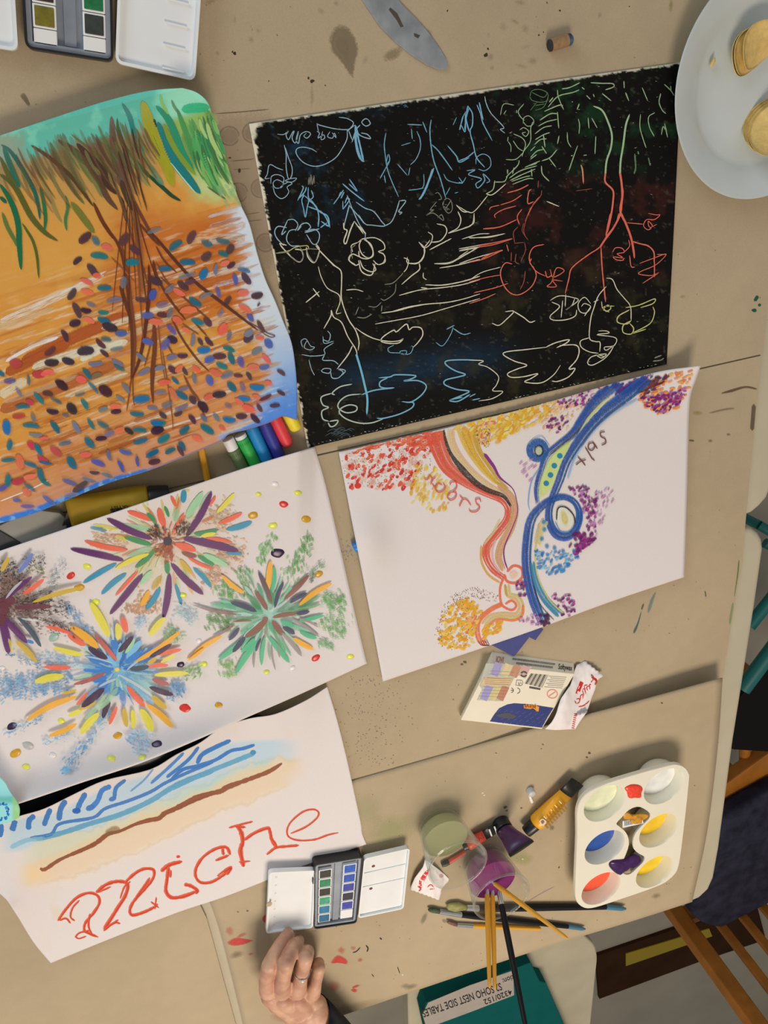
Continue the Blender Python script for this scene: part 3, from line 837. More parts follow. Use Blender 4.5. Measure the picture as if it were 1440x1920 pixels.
# --- small blue cap left of the sugar drawing
bc = PV(668, 1024, Z0)
v, f = rod(PV(663, 1028, Z0 + .0055), PV(682, 1018, Z0 + .0055), [(0, .0045), (.1, .0052), (.3, .0055), (.32, .0050), (.9, .0050), (1, .0042)], 18)
autosmooth(mobj('pen_cap', v, f, mat('bright_blue_plastic', A(30, 124, 196), .35), None, True, 'bright blue pen cap poking out from under the sugar drawing', 'cap'))

# --- six-well palette
zp = ZL + .036
M_pal = mat('ivory_palette_plastic', A(228, 213, 186), 0.25, noise=.015)
pal = thing('paint_palette', 'ivory plastic palette with six wells of paint', 'palette', tuple(PV(1185, 1570, ZL)))
kp = crop(1040, 1400, .208333)
outl = [(205, 800), (203, 620), (215, 540), (250, 470), (320, 405), (430, 350), (560, 303), (800, 232), (960, 190), (1060, 166), (1120, 168), (1175, 195), (1205, 245), (1208, 300), (1175, 620), (1135, 950), (1112, 1080), (1085, 1140), (1030, 1195), (960, 1240), (800, 1302), (600, 1370), (420, 1430), (330, 1452), (270, 1450), (220, 1418), (193, 1370), (186, 1290), (194, 1050)]
out_w = ccw([tuple(p) for p in np.array(spx(catmull(kp(outl), 2, True), zp))])
wells = [((452, 512), (222, 226, 176), 'pale'), ((985, 358), (226, 226, 206), 'cream'), ((452, 908), (26, 74, 150), 'blue'), ((937, 757), (238, 184, 20), 'yellow'), ((418, 1278), (240, 80, 44), 'red'), ((902, 1128), (240, 188, 20), 'yellow2')]
wc = []
for (x, y), rgb, nm in wells:
    u, v = kp([(x, y)])[0]; c = P(u, v, zp)[:2]; wc.append(c)
RW = .0335
hole_px = kp([(740, 540), (800, 556), (858, 602), (848, 650), (785, 712), (728, 780), (704, 850), (712, 920), (762, 965), (808, 990), (800, 1032), (742, 1092), (684, 1145), (636, 1150), (604, 1120), (606, 1050), (640, 970), (668, 880), (656, 800), (620, 750), (572, 712), (556, 690), (600, 640), (664, 572)])
hole = []
for p in spx(catmull(hole_px, 2, True), zp):
    p = np.array(p)
    for c in wc:
        d = np.linalg.norm(p - c)
        if d < RW + .0012: p = c + (p - c) / d * (RW + .0012)
    hole.append(tuple(p))
bm = bmesh.new()
def loop(pts, z):
    vs = [bm.verts.new((x, y, z)) for x, y in pts]
    es = [bm.edges.new((vs[i], vs[(i + 1) % len(vs)])) for i in range(len(vs))]
    return vs, es
seg = 40
circ = [[(c[0] + RW * math.cos(2 * math.pi * i / seg), c[1] + RW * math.sin(2 * math.pi * i / seg)) for i in range(seg)] for c in wc]
oc = np.mean(out_w, 0)
lo_ = [loop(out_w, zp), loop(hole, zp)] + [loop(c, zp) for c in circ]
bmesh.ops.triangle_fill(bm, use_beauty=True, use_dissolve=False, edges=[e for l in lo_ for e in l[1]], normal=(0, 0, 1))
def skirt(vs, pts, z, inward):
    nv = [bm.verts.new((x, y, z)) for x, y in pts]
    for i in range(len(vs)):
        j = (i + 1) % len(vs); bm.faces.new((vs[i], vs[j], nv[j], nv[i]))
    return nv
ex_ = [tuple(oc + (np.array(p) - oc) * 1.006) for p in out_w]
n1 = skirt(lo_[0][0], ex_, zp - .0012, 0); skirt(n1, [tuple(oc + (np.array(p) - oc) * 1.004) for p in out_w], zp - .006, 0)
skirt(lo_[1][0], hole, zp - .0025, 1)
prof = [(1.0, 0), (.975, -.0015), (.955, -.006), (.91, -.015), (.83, -.0235), (.68, -.0295), (.42, -.033), (.02, -.034)]
for c, l in zip(wc, lo_[2:]):
    vs = l[0]
    for r, dz in prof[1:]:
        vs = skirt(vs, [(c[0] + RW * r * math.cos(2 * math.pi * i / seg), c[1] + RW * r * math.sin(2 * math.pi * i / seg)) for i in range(seg)], zp + dz, 1)
    bm.faces.new(vs)
    # outside of the bowl
    r0 = 1.03; ring = [bm.verts.new((c[0] + RW * r0 * math.cos(2 * math.pi * i / seg), c[1] + RW * r0 * math.sin(2 * math.pi * i / seg), zp - .002)) for i in range(seg)]
    for r, dz in ((1.0, -.007), (.96, -.0155), (.88, -.0245), (.73, -.0310), (.46, -.0348), (.1, -.0358)):
        ring = skirt(ring, [(c[0] + RW * r * math.cos(2 * math.pi * i / seg), c[1] + RW * r * math.sin(2 * math.pi * i / seg)) for i in range(seg)], zp + dz, 0)
    bm.faces.new(ring)
bmesh.ops.recalc_face_normals(bm, faces=bm.faces)
V = [tuple(v.co) for v in bm.verts]; bm.verts.index_update(); F = [tuple(v.index for v in f.verts) for f in bm.faces]; bm.free()
o = mobj('tray', V, F, M_pal, pal); autosmooth(o, .5)
for (xy, rgb, nm), c in zip(wells, wc):
    dz, r = (-.0205, .845) if nm not in ('pale', 'cream') else (-.0165, .885)
    n = 36; ring = [(c[0] + RW * r * math.cos(2 * math.pi * i / n), c[1] + RW * r * math.sin(2 * math.pi * i / n)) for i in range(n)]
    mm = mat('pool_' + nm, A(*rgb), .22, noise=.10, nscale=60, coat=.3)
    slab('paint_pool', ring, zp + dz - .001, zp + dz, mm, pal, .0005)
def lump(name, pix, z, hgt, m, parent, **k):
    """low rounded lump of thick paint over an outline of pixels"""
    c = catmull(pix, 3, True); p = P(c[:, 0], c[:, 1], z); cen = p.mean(0); n = len(p); V = []; 
    for r, q in ((1, 0), (.94, .5), (.75, .85), (.45, 1.0)):
        for i in range(n):
            w = cen + (p[i] - cen) * r; V.append((w[0], w[1], z + hgt * q * (1 + .25 * math.sin(i * 1.7 + r * 5))))
    V.append((cen[0], cen[1], z + hgt)); F = []
    for j in range(3):
        for i in range(n): F.append((j * n + i, j * n + (i + 1) % n, (j + 1) * n + (i + 1) % n, (j + 1) * n + i))
    F += [(3 * n + i, 3 * n + (i + 1) % n, 4 * n) for i in range(n)]; F.append(tuple(range(n))[::-1])
    return mobj(name, V, F, m, parent, True, **k)
lump('paint_lump', kp([(630, 370), (690, 338), (760, 345), (790, 372), (778, 420), (775, 455), (720, 458), (665, 458), (650, 410)]), zp, .003, mat('red_acrylic', A(232, 64, 40), .3, noise=.1, nscale=200), pal)
lump('paint_lump', kp([(485, 1060), (520, 1020), (620, 1010), (720, 965), (775, 1000), (770, 1050), (690, 1080), (640, 1110), (580, 1150), (520, 1115)]), zp, .004, mat('violet_acrylic', A(56, 18, 72), .3, noise=.15, nscale=200), pal)
lump('paint_lump', kp([(610, 610), (650, 585), (700, 608), (770, 598), (845, 610), (825, 645), (790, 660), (775, 690), (700, 690), (660, 655), (620, 650)]), zp - .001, .0025, mat('orange_acrylic', A(226, 152, 34), .35, col2=A(150, 110, 40), nscale=150), pal)
slab('barcode_sticker', spx(kp([(612, 672), (790, 640), (800, 690), (612, 732)]), zp - .0006), zp - .0015, zp - .0006, M_pan, pal)
for i in range(7):
    x = 630 + i * 11
    slab('bar', spx(kp([(x, 672 - (x - 612) * .1), (x + 5, 671 - (x - 612) * .1), (x + 5, 716 - (x - 612) * .2), (x, 717 - (x - 612) * .2)]), zp - .0004), zp - .0006, zp - .0004, M_ink, pal)

# --- jars of paint water
def thin_glass(name, tint=(.975, .985, .975)):
    m = bpy.data.materials.new(name); m.use_nodes = True; N = m.node_tree.nodes; L = m.node_tree.links
    N.remove(N['Principled BSDF']); out = N['Material Output']
    t = N.new('ShaderNodeBsdfTransparent'); t.inputs[0].default_value = (*tint, 1)
    g = N.new('ShaderNodeBsdfGlossy'); g.inputs['Roughness'].default_value = .04; g.inputs[0].default_value = (.9, .95, .93, 1)
    lw = N.new('ShaderNodeLayerWeight'); lw.inputs[0].default_value = .5
    pw_ = N.new('ShaderNodeMath'); pw_.operation = 'POWER'; pw_.inputs[1].default_value = 3.0; L.new(lw.outputs['Facing'], pw_.inputs[0])
    fr = N.new('ShaderNodeMath'); fr.operation = 'MULTIPLY_ADD'; fr.inputs[1].default_value = .7; fr.inputs[2].default_value = .05; L.new(pw_.outputs[0], fr.inputs[0])
    df = N.new('ShaderNodeBsdfDiffuse'); df.inputs[0].default_value = (.72, .76, .70, 1)
    gm = N.new('ShaderNodeMixShader'); gm.inputs[0].default_value = .45; L.new(g.outputs[0], gm.inputs[1]); L.new(df.outputs[0], gm.inputs[2])
    mx = N.new('ShaderNodeMixShader'); L.new(fr.outputs[0], mx.inputs[0]); L.new(t.outputs[0], mx.inputs[1]); L.new(gm.outputs[0], mx.inputs[2]); L.new(mx.outputs[0], out.inputs[0])
    return m
GLASS = thin_glass('clear_glass')
def murky(name, col, clear):
    m = bpy.data.materials.new(name); m.use_nodes = True; N = m.node_tree.nodes; L = m.node_tree.links
    N.remove(N['Principled BSDF']); out = N['Material Output']
    d = N.new('ShaderNodeBsdfDiffuse'); d.inputs[0].default_value = (*col, 1)
    tr = N.new('ShaderNodeBsdfTranslucent'); tr.inputs[0].default_value = (*col, 1)
    t = N.new('ShaderNodeBsdfTransparent'); t.inputs[0].default_value = (*[c ** .5 for c in col], 1)
    a = N.new('ShaderNodeMixShader'); a.inputs[0].default_value = .45; L.new(d.outputs[0], a.inputs[1]); L.new(tr.outputs[0], a.inputs[2])
    b = N.new('ShaderNodeMixShader'); b.inputs[0].default_value = clear; L.new(a.outputs[0], b.inputs[1]); L.new(t.outputs[0], b.inputs[2]); L.new(b.outputs[0], out.inputs[0])
    return m
def jar(label, c, rb, rt, h, zw, water):
    t = thing('glass_jar', label, 'jar', (c[0], c[1], ZL))
    w = .0022; R = lambda z: rb + (rt - rb) * (min(1, max(0, z / h)) ** .8)
    zs = [0.0, .003, .008, .02, .035, .05, h - .006, h - .002]
    outer = [(rb * .8, 0), (rb * .94, .0008)] + [(R(z), z) for z in zs[1:]] + [(rt + .0008, h - .0012), (rt + .0003, h)]
    inner = [(rt - .0016, h), (rt - w, h - .002)] + [(R(z) - w, z) for z in (h - .008, .05, .035, .02, .009)] + [(rb * .8, .0045), (.001, .004)]
    v, f = lathe(outer + inner, 56, (c[0], c[1], ZL)); o = mobj('glass', v, f, GLASS, t); autosmooth(o, .9)
    rim = [(rt + .0010, h - .0016), (rt + .0004, h + .0002), (rt - .0010, h + .0004), (rt - .0022, h - .0012)]
    v, f = lathe(rim, 56, (c[0], c[1], ZL), True); o = mobj('rim', v, f, GLASS, t); autosmooth(o, 1.2)
    wp = [(.001, .0046), (rb * .8, .005), (R(.010) - w * 1.2, .0105)] + [(R(z) - w * 1.2, z) for z in np.linspace(.014, zw, 5)] + [(.001, zw)]
    v, f = lathe(wp, 56, (c[0], c[1], ZL)); o = mobj('water', v, f, water, t); autosmooth(o, .9)
    return t
jg = P(822, 1544, ZL)[:2]; jp = P(905, 1612, ZL)[:2]
jar('clear glass jar of cloudy pale green paint water', jg, .0285, .0405, .073, .028, murky('cloudy_green_water', A(190, 180, 132), .14))
jar('glass jar of purple paint water holding four brush handles', jp, .0300, .0420, .066, .036, murky('purple_water', A(158, 66, 128), .12))

# --- brushes
M_or = mat('orange_lacquer', A(222, 152, 34), .35); M_blk = mat('black_lacquer', A(22, 22, 24), .45, spec=.25); M_ferr = mat('silver_ferrule', A(205, 200, 194), .25, metal=.9)
M_tealtip = mat('blue_grey_tip', A(70, 116, 134), .4)
def handle_brush(label, b, t, r, m, ferrule=None, brist=(90, 60, 80)):
    p0, p1 = PV(*b), PV(*t)
    th = thing('paint_brush', label, 'brush', tuple(p0), 'brushes standing in the purple water')
    d = (p1 - p0); L = d.length
    rodobj('bristles', p0, p0.lerp(p1, .09), [(0, r * .25), (.4, r * .9), (1, r * .8)], mat('bristle_%d' % brist[0], A(*brist), .8), th, 10)
    f1 = ferrule or .22
    rodobj('ferrule', p0.lerp(p1, .09), p0.lerp(p1, f1), [(0, r * .8), (1, r * .95)], M_ferr, th, 12)
    rodobj('handle', p0.lerp(p1, f1), p1, [(0, r * .95), (.15, r * 1.08), (.5, r), (.93, r * .72), (.985, r * .55), (1, r * .2)], m, th, 14)
    return th
handle_brush('left one of two parallel orange brush handles in the purple jar', (912, 1632, ZL + .012), (918, 1853, ZL + .14), .0035, M_or)
handle_brush('right one of two parallel orange brush handles in the purple jar', (922, 1634, ZL + .012), (928, 1855, ZL + .14), .0034, M_or)
tb = handle_brush('black handled brush with a silver ferrule standing in the purple jar', (929, 1640, ZL + .014), (991, 1952, ZL + .2), .0043, M_blk, .20)
handle_brush('orange brush handle leaning alone over the rim of the purple jar', (905, 1640, ZL + .02), (1065, 1760, ZL + .14), .0032, M_or, .15)
def table_brush(label, tip, f0, f1, hx, end, r, rb, m, brist, tipm=None, flat=.8):
    z = ZL + max(r, rb * flat) + .0004
    a, b, c, d, e = [PV(*p, z) for p in (tip, f0, f1, hx, end)]
    th = thing('paint_brush', label, 'brush', (c.x, c.y, ZL), 'brushes lying on the table')
    v, f = rod(a, b, [(0, rb * .3), (.15, rb * .75), (.5, rb), (1, r * .9)], 14, flat); mobj('bristles', v, f, mat('bristle_%d_%d' % brist[:2], A(*brist), .85, noise=.3, nscale=150), th, True)
    rodobj('ferrule', b, c, [(0, r * .9), (1, r)], M_ferr, th, 14)
    rodobj('handle', c, d, [(0, r), (.12, r * 1.12), (.6, r * 1.0), (1, r * .9)], m, th, 14)
    rodobj('handle_tip', d, e, [(0, r * .9), (.8, r * .8), (1, r * .35)], tipm or m, th, 14)
table_brush('black brush with olive mop bristles and a blue-grey tip passing under the palette', (838, 1699), (874, 1702), (896, 1703), (1135, 1700), (1173, 1704), .0050, .0085, M_blk, (142, 134, 78), M_tealtip, .57)
table_brush('thin black brush with green bristles and a blue-grey tip', (803, 1705), (823, 1709), (864, 1715), (1064, 1737), (1097, 1742), .0040, .0042, M_blk, (70, 84, 62), M_tealtip)
table_brush('thin orange brush with a dark ferrule', (838, 1728), (856, 1734), (886, 1736), (1008, 1741), (1014, 1741), .0032, .0030, M_or, (120, 84, 70))
rb = thing('paint_brush', 'small red brush with a black tip lying behind the pale green jar', 'brush', tuple(PV(850, 1608, ZL)))
rodobj('bristles', PV(828, 1622, ZL + .004), PV(842, 1616, ZL + .004), [(0, .003), (.5, .0042), (1, .0036)], M_tinblack, rb, 12)
rodobj('handle', PV(842, 1616, ZL + .004), PV(873, 1597, ZL + .004), [(0, .0036), (1, .003)], mat('red_lacquer', A(206, 70, 54), .4), rb, 12)

# --- paint tubes
def tube_lying(name, label, cap0, neck, body1, crimp1, z, r, mb, mc, mcrimp, flat=.95):
    a, b, c, d = [PV(*p, z) for p in (cap0, neck, body1, crimp1)]
    t = thing(name, label, 'tube', (b.x, b.y, ZL))
    rodobj('cap', a, b, [(0, r * .66), (.06, r * .72), (.95, r * .80), (1, r * .7)], mc, t, 20)
    v, f = rod(b, c, [(0, (r * .75, 1)), (.06, (r * .98, 1)), (.15, (r, 1)), (.6, (r * 1.08, .75)), (1, (r * 1.2, .28))], 28, flat); o = mobj('tube_body', v, f, mb, t, True)
    v, f = rod(c, d, [(0, (r * 1.2, .28)), (.4, (r * 1.22, .16)), (1, (r * 1.22, .14))], 28); mobj('crimped_end', v, f, mcrimp, t, True)
    return t
M_otube = mat('amber_tube', A(234, 160, 34), .3); M_dk = mat('dark_cap', A(24, 28, 30), .35)
ot = tube_lying('paint_tube', 'amber paint tube with a black cap and black crimped end beside the palette', (986, 1560), (1003, 1545), (1061, 1488), (1083, 1466), ZL + .0125, .0120, M_otube, M_dk, M_tinblack)
pf = Paint(Flat(ZL + .0252, ot))
for i in range(9):
    t0 = .12 + i * .085; x0, y0 = 1010 + 52 * t0, 1547 - 52 * t0
    pf.stroke([(x0 + 2, y0 + 1), (x0 + 12, y0 + 12)], 4.6, (150, 104, 22), .85, tip=(0, 0), soft=.1, dry=.25)
for t0, ln in ((.2, 5), (.45, 3), (.6, 4), (.75, 5)):
    x0, y0 = 1009 + 52 * t0, 1541 - 52 * t0; pf.stroke([(x0, y0), (x0 + ln, y0 + ln)], 1.6, (246, 226, 170), 1, tip=(0, 0))
pf.blob([(1011, 1541), (1017, 1535), (1025, 1541), (1018, 1549)], (220, 190, 160), 1, soft=.05); pf.blob([(1014, 1540), (1018, 1537), (1021, 1541), (1017, 1545)], (130, 104, 84), 1, soft=.05)
pf.build('printed_label', PAINT, ot)
# red tube: crimped end towards the violet tube, body running behind the jars
rt_ = tube_lying('paint_tube', 'red paint tube with a black striped end behind the jars', (868, 1588), (876, 1584), (908, 1566), (934, 1551), ZL + .009, .0085, mat('red_tube', A(214, 66, 44), .35), M_dk, M_tinblack)
for k in (.35, .75):
    a = np.array([909, 1561]) + np.array([24, -13]) * k
    slab('white_stripe', spx([(a[0] - 1, a[1]), (a[0] + 1.5, a[1] - 1), (a[0] + 6, a[1] + 11), (a[0] + 3.5, a[1] + 12)], ZL + .0128), ZL + .0115, ZL + .0128, M_pan, rt_)
text_on('lettering', 'PAJ', along((894, 1582), (907, 1570), 6, ZL + .0172), M_ink, rt_)
# violet tube standing on its cap
vb = P(938, 1541, ZL)[:2]; vz = ZL + .066
vt = thing('paint_tube', 'violet paint tube standing upside down on its round black cap', 'tube', (vb[0], vb[1], ZL))
v, f = lathe([(.0115, 0), (.0125, .001), (.0125, .014), (.0118, .0155), (.008, .016)], 32, (vb[0], vb[1], ZL)); autosmooth(mobj('cap', v, f, M_dk, vt), .6)
e0, e1 = P(957, 1607, vz)[:2], P(1001, 1578, vz)[:2]; mid = (e0 + e1) / 2; ax = (e1 - e0) / np.linalg.norm(e1 - e0); ay = np.array([-ax[1], ax[0]]); hw = np.linalg.norm(e1 - e0) / 2
M_vt = mat('violet_tube', A(82, 46, 78), .35, col2=A(60, 26, 70), nscale=40)
def vring(k, w, d, z): 
    c = vb * (1 - k) + mid * k
    return [(c[0] + ax[0] * w * math.cos(a) + ay[0] * d * math.sin(a), c[1] + ax[1] * w * math.cos(a) + ay[1] * d * math.sin(a), z) for a in np.linspace(0, 2 * math.pi, 28, endpoint=False)]
rings = [vring(0, .009, .009, ZL + .016), vring(.05, .0125, .0125, ZL + .019), vring(.3, .0135, .0118, ZL + .032), vring(.65, .0165, .0075, ZL + .048), vring(.93, hw, .0022, vz - .005)]
V = [p for r in rings for p in r]; n = 28; F = [(j * n + i, j * n + (i + 1) % n, (j + 1) * n + (i + 1) % n, (j + 1) * n + i) for j in range(len(rings) - 1) for i in range(n)] + [tuple(range(n))[::-1], tuple(range((len(rings) - 1) * n, len(rings) * n))]
mobj('tube_body', V, F, M_vt, vt, True)
r2 = [vring(.93, hw * 1.01, .0024, vz - .005), vring(1, hw * 1.02, .0016, vz)]
V = [p for r in r2 for p in r]; F = [(i, (i + 1) % n, n + (i + 1) % n, n + i) for i in range(n)] + [tuple(range(n))[::-1], tuple(range(n, 2 * n))]
mobj('crimped_end', V, F, M_tinblack, vt)

# --- dropped white cap and its smear
v, f = lathe([(.0058, 0), (.006, .001), (.0055, .008), (.0045, .009), (.001, .0092)], 24, (*P(993, 1481, ZL)[:2], ZL)); 
wd = mobj('tube_cap', v, f, mat('greyish_white_cap', A(190, 182, 172), .4), None, True, 'small greyish white tube cap with a curl of white paint', 'cap', origin=(*P(993, 1481, ZL)[:2].tolist(), ZL + TABLE))
lump('paint_curl', [(990, 1488), (994, 1488), (997, 1496), (1000, 1502), (997, 1506), (993, 1502), (991, 1495)], ZL, .003, mat('white_acrylic', A(240, 232, 218), .3), wd)

# --- crayon carton and wrappers
zb = .0165
CT = thing('crayon_carton', 'cream and navy crayon carton lying face up with a clear window', 'carton', tuple(PV(970, 1300, Z0)))
M_cream = mat('cream_card', A(232, 214, 184), .55, noise=.02)
lo = [P(*p, Z0) for p in ((863, 1343), (1012, 1358), (1076, 1243), (922, 1222))]; hi = [P(*p, zb) for p in ((864, 1350), (1016, 1367), (1077, 1264), (917, 1246))]
v, f = hexa([tuple(p) for p in lo], [tuple(p) for p in hi]); o = mobj('carton_body', v, f, M_cream, CT); bevel(o, .0006)
kb = crop(840, 1160, .222222)
pf = Paint(Flat(zb, CT)); K = dict(tip=(0, 0), soft=.05, n=2)
pf.blob(kb([(350, 868), (385, 810), (430, 755), (500, 722), (560, 712), (700, 722), (895, 752), (842, 835), (795, 922), (600, 900)]), (48, 58, 110), 1, soft=.03, smooth=0)
pf.blob(kb([(318, 375), (470, 378), (720, 408), (560, 505), (452, 700), (238, 690), (285, 600), (262, 565)]), (196, 190, 172), .8, soft=.05, smooth=0)
for x0, rgb in ((400, (164, 150, 184)), (485, (220, 194, 140)), (560, (196, 138, 104)), (635, (210, 160, 150))):
    pf.stroke(kb([(x0 + 30, 375 + (x0 - 400) * .12), (x0 - 12, 480 + (x0 - 400) * .05)]), 15, rgb, .95, **K)
for x0, rgb in ((330, (164, 150, 190)), (402, (216, 192, 130)), (468, (192, 128, 98))):
    pf.stroke(kb([(x0 + 22, 570), (x0 - 32, 685)]), 14, rgb, .95, **K)
pf.blob(kb([(312, 488), (560, 500), (515, 570), (268, 560)]), (214, 180, 132), 1, soft=.04, smooth=0)
for k in range(4): pf.stroke(kb([(300 + k * 4, 500 + k * 16), (545 - k * 12, 508 + k * 16)]), .8, (150, 118, 84), .7, **K)
for k in range(8): pf.stroke(kb([(355 - k * 14, 440 + k * 28 if k < 3 else 470 + k * 26), (560 - k * 12, 452 + k * 28 if k < 3 else 480 + k * 26)]), .8, (140, 120, 110), .5, **K)
for k in range(17):
    x = 700 + k * 9; pf.stroke(kb([(x, 462 + k * .8), (x - 52, 548 + k * 2.2)]), (0.6, 1.6, 1.0, .5)[k % 4], (44, 42, 44), 1, **K)
pf.stroke(kb([(686, 578), (780, 595)]), 4, (80, 76, 76), .85, tip=(0, 0), soft=.05, dry=.4)
for k in range(7): pf.stroke(kb([(850 - k * 6 + (20 if k % 2 else 0), 485 + k * 15), (1000 - k * 6, 495 + k * 15)]), 1.1, (120, 112, 110), .7, tip=(0, 0), soft=.1, dry=.35)
pf.stroke(kb([(700, 470), (0, 0)])[:1] + kb([(699, 470)]), .1, (0, 0, 0), 0)
# ring sign, recycling mark, CE mark
def ringst(c, r, w, rgb, a0=0, a1=360, sq=.85):
    pf.stroke([(c[0] + r * math.cos(math.radians(a)), c[1] + r * sq * math.sin(math.radians(a))) for a in np.linspace(a0, a1, 14)], w, rgb, 1, tip=(0, 0), soft=.1, n=2)
c = kb([(880, 635)])[0]; ringst(c, 9.5, 2.0, (222, 140, 120)); pf.stroke([(c[0] - 6, c[1] + 4), (c[0] + 6, c[1] - 4)], 2.0, (222, 140, 120), 1, **K)
c = kb([(640, 468)])[0]; ringst(c, 5.2, 3.0, (58, 84, 54), 20, 170); ringst(c, 5.2, 3.0, (58, 84, 54), 200, 350)
c = kb([(603, 540)])[0]; pf.stroke([(c[0] - 5, c[1] - 5), (c[0] + 7, c[1] - 4), (c[0] + 5, c[1] + 6), (c[0] - 7, c[1] + 5), (c[0] - 5, c[1] - 5)], .9, (60, 60, 60), 1, tip=(0, 0), n=1)
c = kb([(530, 605)])[0]; ringst(c, 5, 1.2, (50, 50, 50), -80, 80); pf.stroke([(c[0], c[1]), (c[0] + 5, c[1])], 1.2, (50, 50, 50), 1, **K); c = kb([(580, 608)])[0]; ringst(c, 6, 1.2, (50, 50, 50), -80, 80)
pf.blob(kb([(636, 730), (660, 722), (740, 730), (770, 745), (765, 785), (745, 782), (735, 770), (640, 755)]), (240, 150, 50), 1, soft=.05, smooth=1)
for k in range(8):
    for j in range(4):
        x, y = 420 + k * 52 + j * 14, 775 + j * 34 + k * 5
        if x < 860 - j * 26 and not (610 < x < 790 and y < 790): pf.stroke(kb([(x, y + 8), (x + 26, y - 8)]), 1.0, (104, 112, 160), .6, tip=(0, 0), soft=.2)
pf.blob(kb([(400, 815), (450, 800), (520, 795), (580, 825), (540, 845), (450, 835)]), (90, 86, 84), .8, soft=.1)
pf.build('printed_face', PAINT, CT)
text_on('lettering', 'JOVI', along(kb([(748, 738)])[0], kb([(650, 728)])[0], 5.0, zb + .0016), mat('brown_print', A(120, 60, 20), .6), CT, bold=.02)
text_on('lettering', '+4', along(kb([(617, 532)])[0], kb([(590, 548)])[0], 4.5, zb + .0016), M_ink, CT)
# side strip lettering
sA, sB = [P(*p, Z0) for p in ((922, 1222), (1078, 1243))]; sC, sD = hi[3], hi[2]
def side(x0, x1, y0, y1):
    def fn(x, y):
        s, t = x0 + (x1 - x0) * x, y0 + (y1 - y0) * y
        p = (sA * (1 - s) + sB * s) * (1 - t) + (sC * (1 - s) + sD * s) * t
        return p + np.array([-.0002, .0006, .0004])
    return fn
text_on('lettering', 'Softywax', side(.80, .97, .72, .25), M_ink, CT, bold=.012)
M_gp = mat('grey_print', A(130, 124, 116), .6); M_op = mat('orange_print', A(200, 120, 90), .6)
V, F = [], []; rs = random.Random(2)
for y0, y1, x, xe in ((.42, .26, .25, .74), (.72, .56, .30, .72)):          # fine print, too small to read
    while x < xe:
        w_ = rs.uniform(.006, .016); fn = side(x, x + w_, y0, y1); n0 = len(V)
        V += [tuple(fn(a, b)) for a, b in ((0, 0), (1, 0), (1, 1), (0, 1))]; F.append((n0, n0 + 1, n0 + 2, n0 + 3)); x += w_ + .004
mobj('fine_print', V, F, M_gp, CT, kind='stuff')
text_on('lettering', 'JOVI', side(.06, .15, .75, .28), M_op, CT, bold=.02)

def wrapper(label, top, right, bottom, left, h, marks, nx=46, ny=34, z_under=None, name='sweet_wrapper'):
    s = Sheet(top, right, bottom, left, h, nx, ny, thick=.0006, smooth=2)
    o = s.build(name, label, 'wrapper', lambda u, v: np.tile(A(234, 228, 226), (len(u), 1)))
    p = Paint(s); marks(p); p.build('red_print', PAINT, o)
    return s, o
def zig(a, b, n, amp):
    """zigzag edge from a to b"""
    a, b = np.array(a, float), np.array(b, float); d = b - a; q = np.array([d[1], -d[0]]) / np.linalg.norm(d)
    return [tuple(a + d * i / n + q * (amp if i % 2 else 0)) for i in range(n + 1)]
# big wrapper lying over the carton
def h1(u, v):
    t = np.clip(((v - 1243) + (1112 - u) * .0) / 122, 0, 1)
    cx = 1118 - 62 * t; s = (u - cx) / 34
    bulge = np.clip(1 - s ** 2, 0, 1) ** .6 * np.clip(4 * t * (1 - t), 0, 1) ** .5
    on = sstep(1092, 1052, u)              # rests on the carton on its left, on the table on its right
    z = Z0 + .001 + .0145 * on + .010 * bulge + .0016 * fbm(u / 9, v / 9, 3)
    lo_z = np.where(ldist(u, v, (660, 1465), (1355, 1272)) > -8, h_low(u, v) + .003, 0)
    return np.maximum(z, lo_z)
def m1(p):
    k = kb
    p.blob(k([(1115, 525), (1145, 540), (1105, 640), (1075, 630)]), (206, 44, 44), 1, soft=.05, smooth=1)
    L = k([(1080, 700), (1112, 668)])
    for seg_ in ([(1068, 690), (1085, 715), (1110, 700), (1105, 675), (1080, 680)], [(1115, 690), (1120, 650), (1140, 640), (1135, 680)], [(1150, 650), (1135, 600), (1165, 590)], [(1165, 640), (1150, 570), (1180, 560)],
                 [(1180, 610), (1170, 580), (1195, 570), (1195, 600)], [(1195, 585), (1195, 555), (1210, 560)], [(1205, 540), (1220, 520)], [(1215, 530), (1235, 500), (1245, 520)]):
        p.stroke(k(seg_), 2.2, (206, 70, 60), 1, tip=(.1, .1), soft=.1, n=3)
    p.stroke(k([(1210, 470), (1225, 500), (1250, 520), (1240, 560)]), 5, (190, 50, 46), .9)
    p.stroke(k([(1195, 690), (1150, 730), (1100, 745)]), 3, (206, 80, 70), .9)
    for j in range(8): p.stroke(k([(1062 - j * 3, 800 + j * 17), (1090 - j * 3, 806 + j * 17)]), 2.2, (206, 70, 60), .9, tip=(.1, .1), soft=.1)
s1, w1 = wrapper('crumpled white sweet wrapper with red lettering lying over the crayon carton', zig((1082, 1247), (1096, 1240), 2, 0)[:-1] + zig((1096, 1240), (1131, 1268), 10, 2.2),
        [(1131, 1268), (1120, 1276), (1116, 1292), (1108, 1312), (1101, 1334), (1088, 1352), (1079, 1367)], [(1022, 1367), (1040, 1369), (1060, 1368), (1079, 1367)],
        [(1082, 1247), (1076, 1262), (1070, 1285), (1052, 1310), (1044, 1336), (1034, 1355), (1022, 1367)], h1, m1)
def h1b(u, v): return Z0 + .0012 + .002 * sstep(1100, 1090, u)
s1b = Sheet([(1094, 1322), (1104, 1330)], [(1104, 1330)] + zig((1098, 1329), (1103, 1340), 5, 1.6)[1:], [(1084, 1342), (1103, 1340)], [(1094, 1322), (1084, 1342)], h1b, 12, 10, thick=.0006, smooth=1)
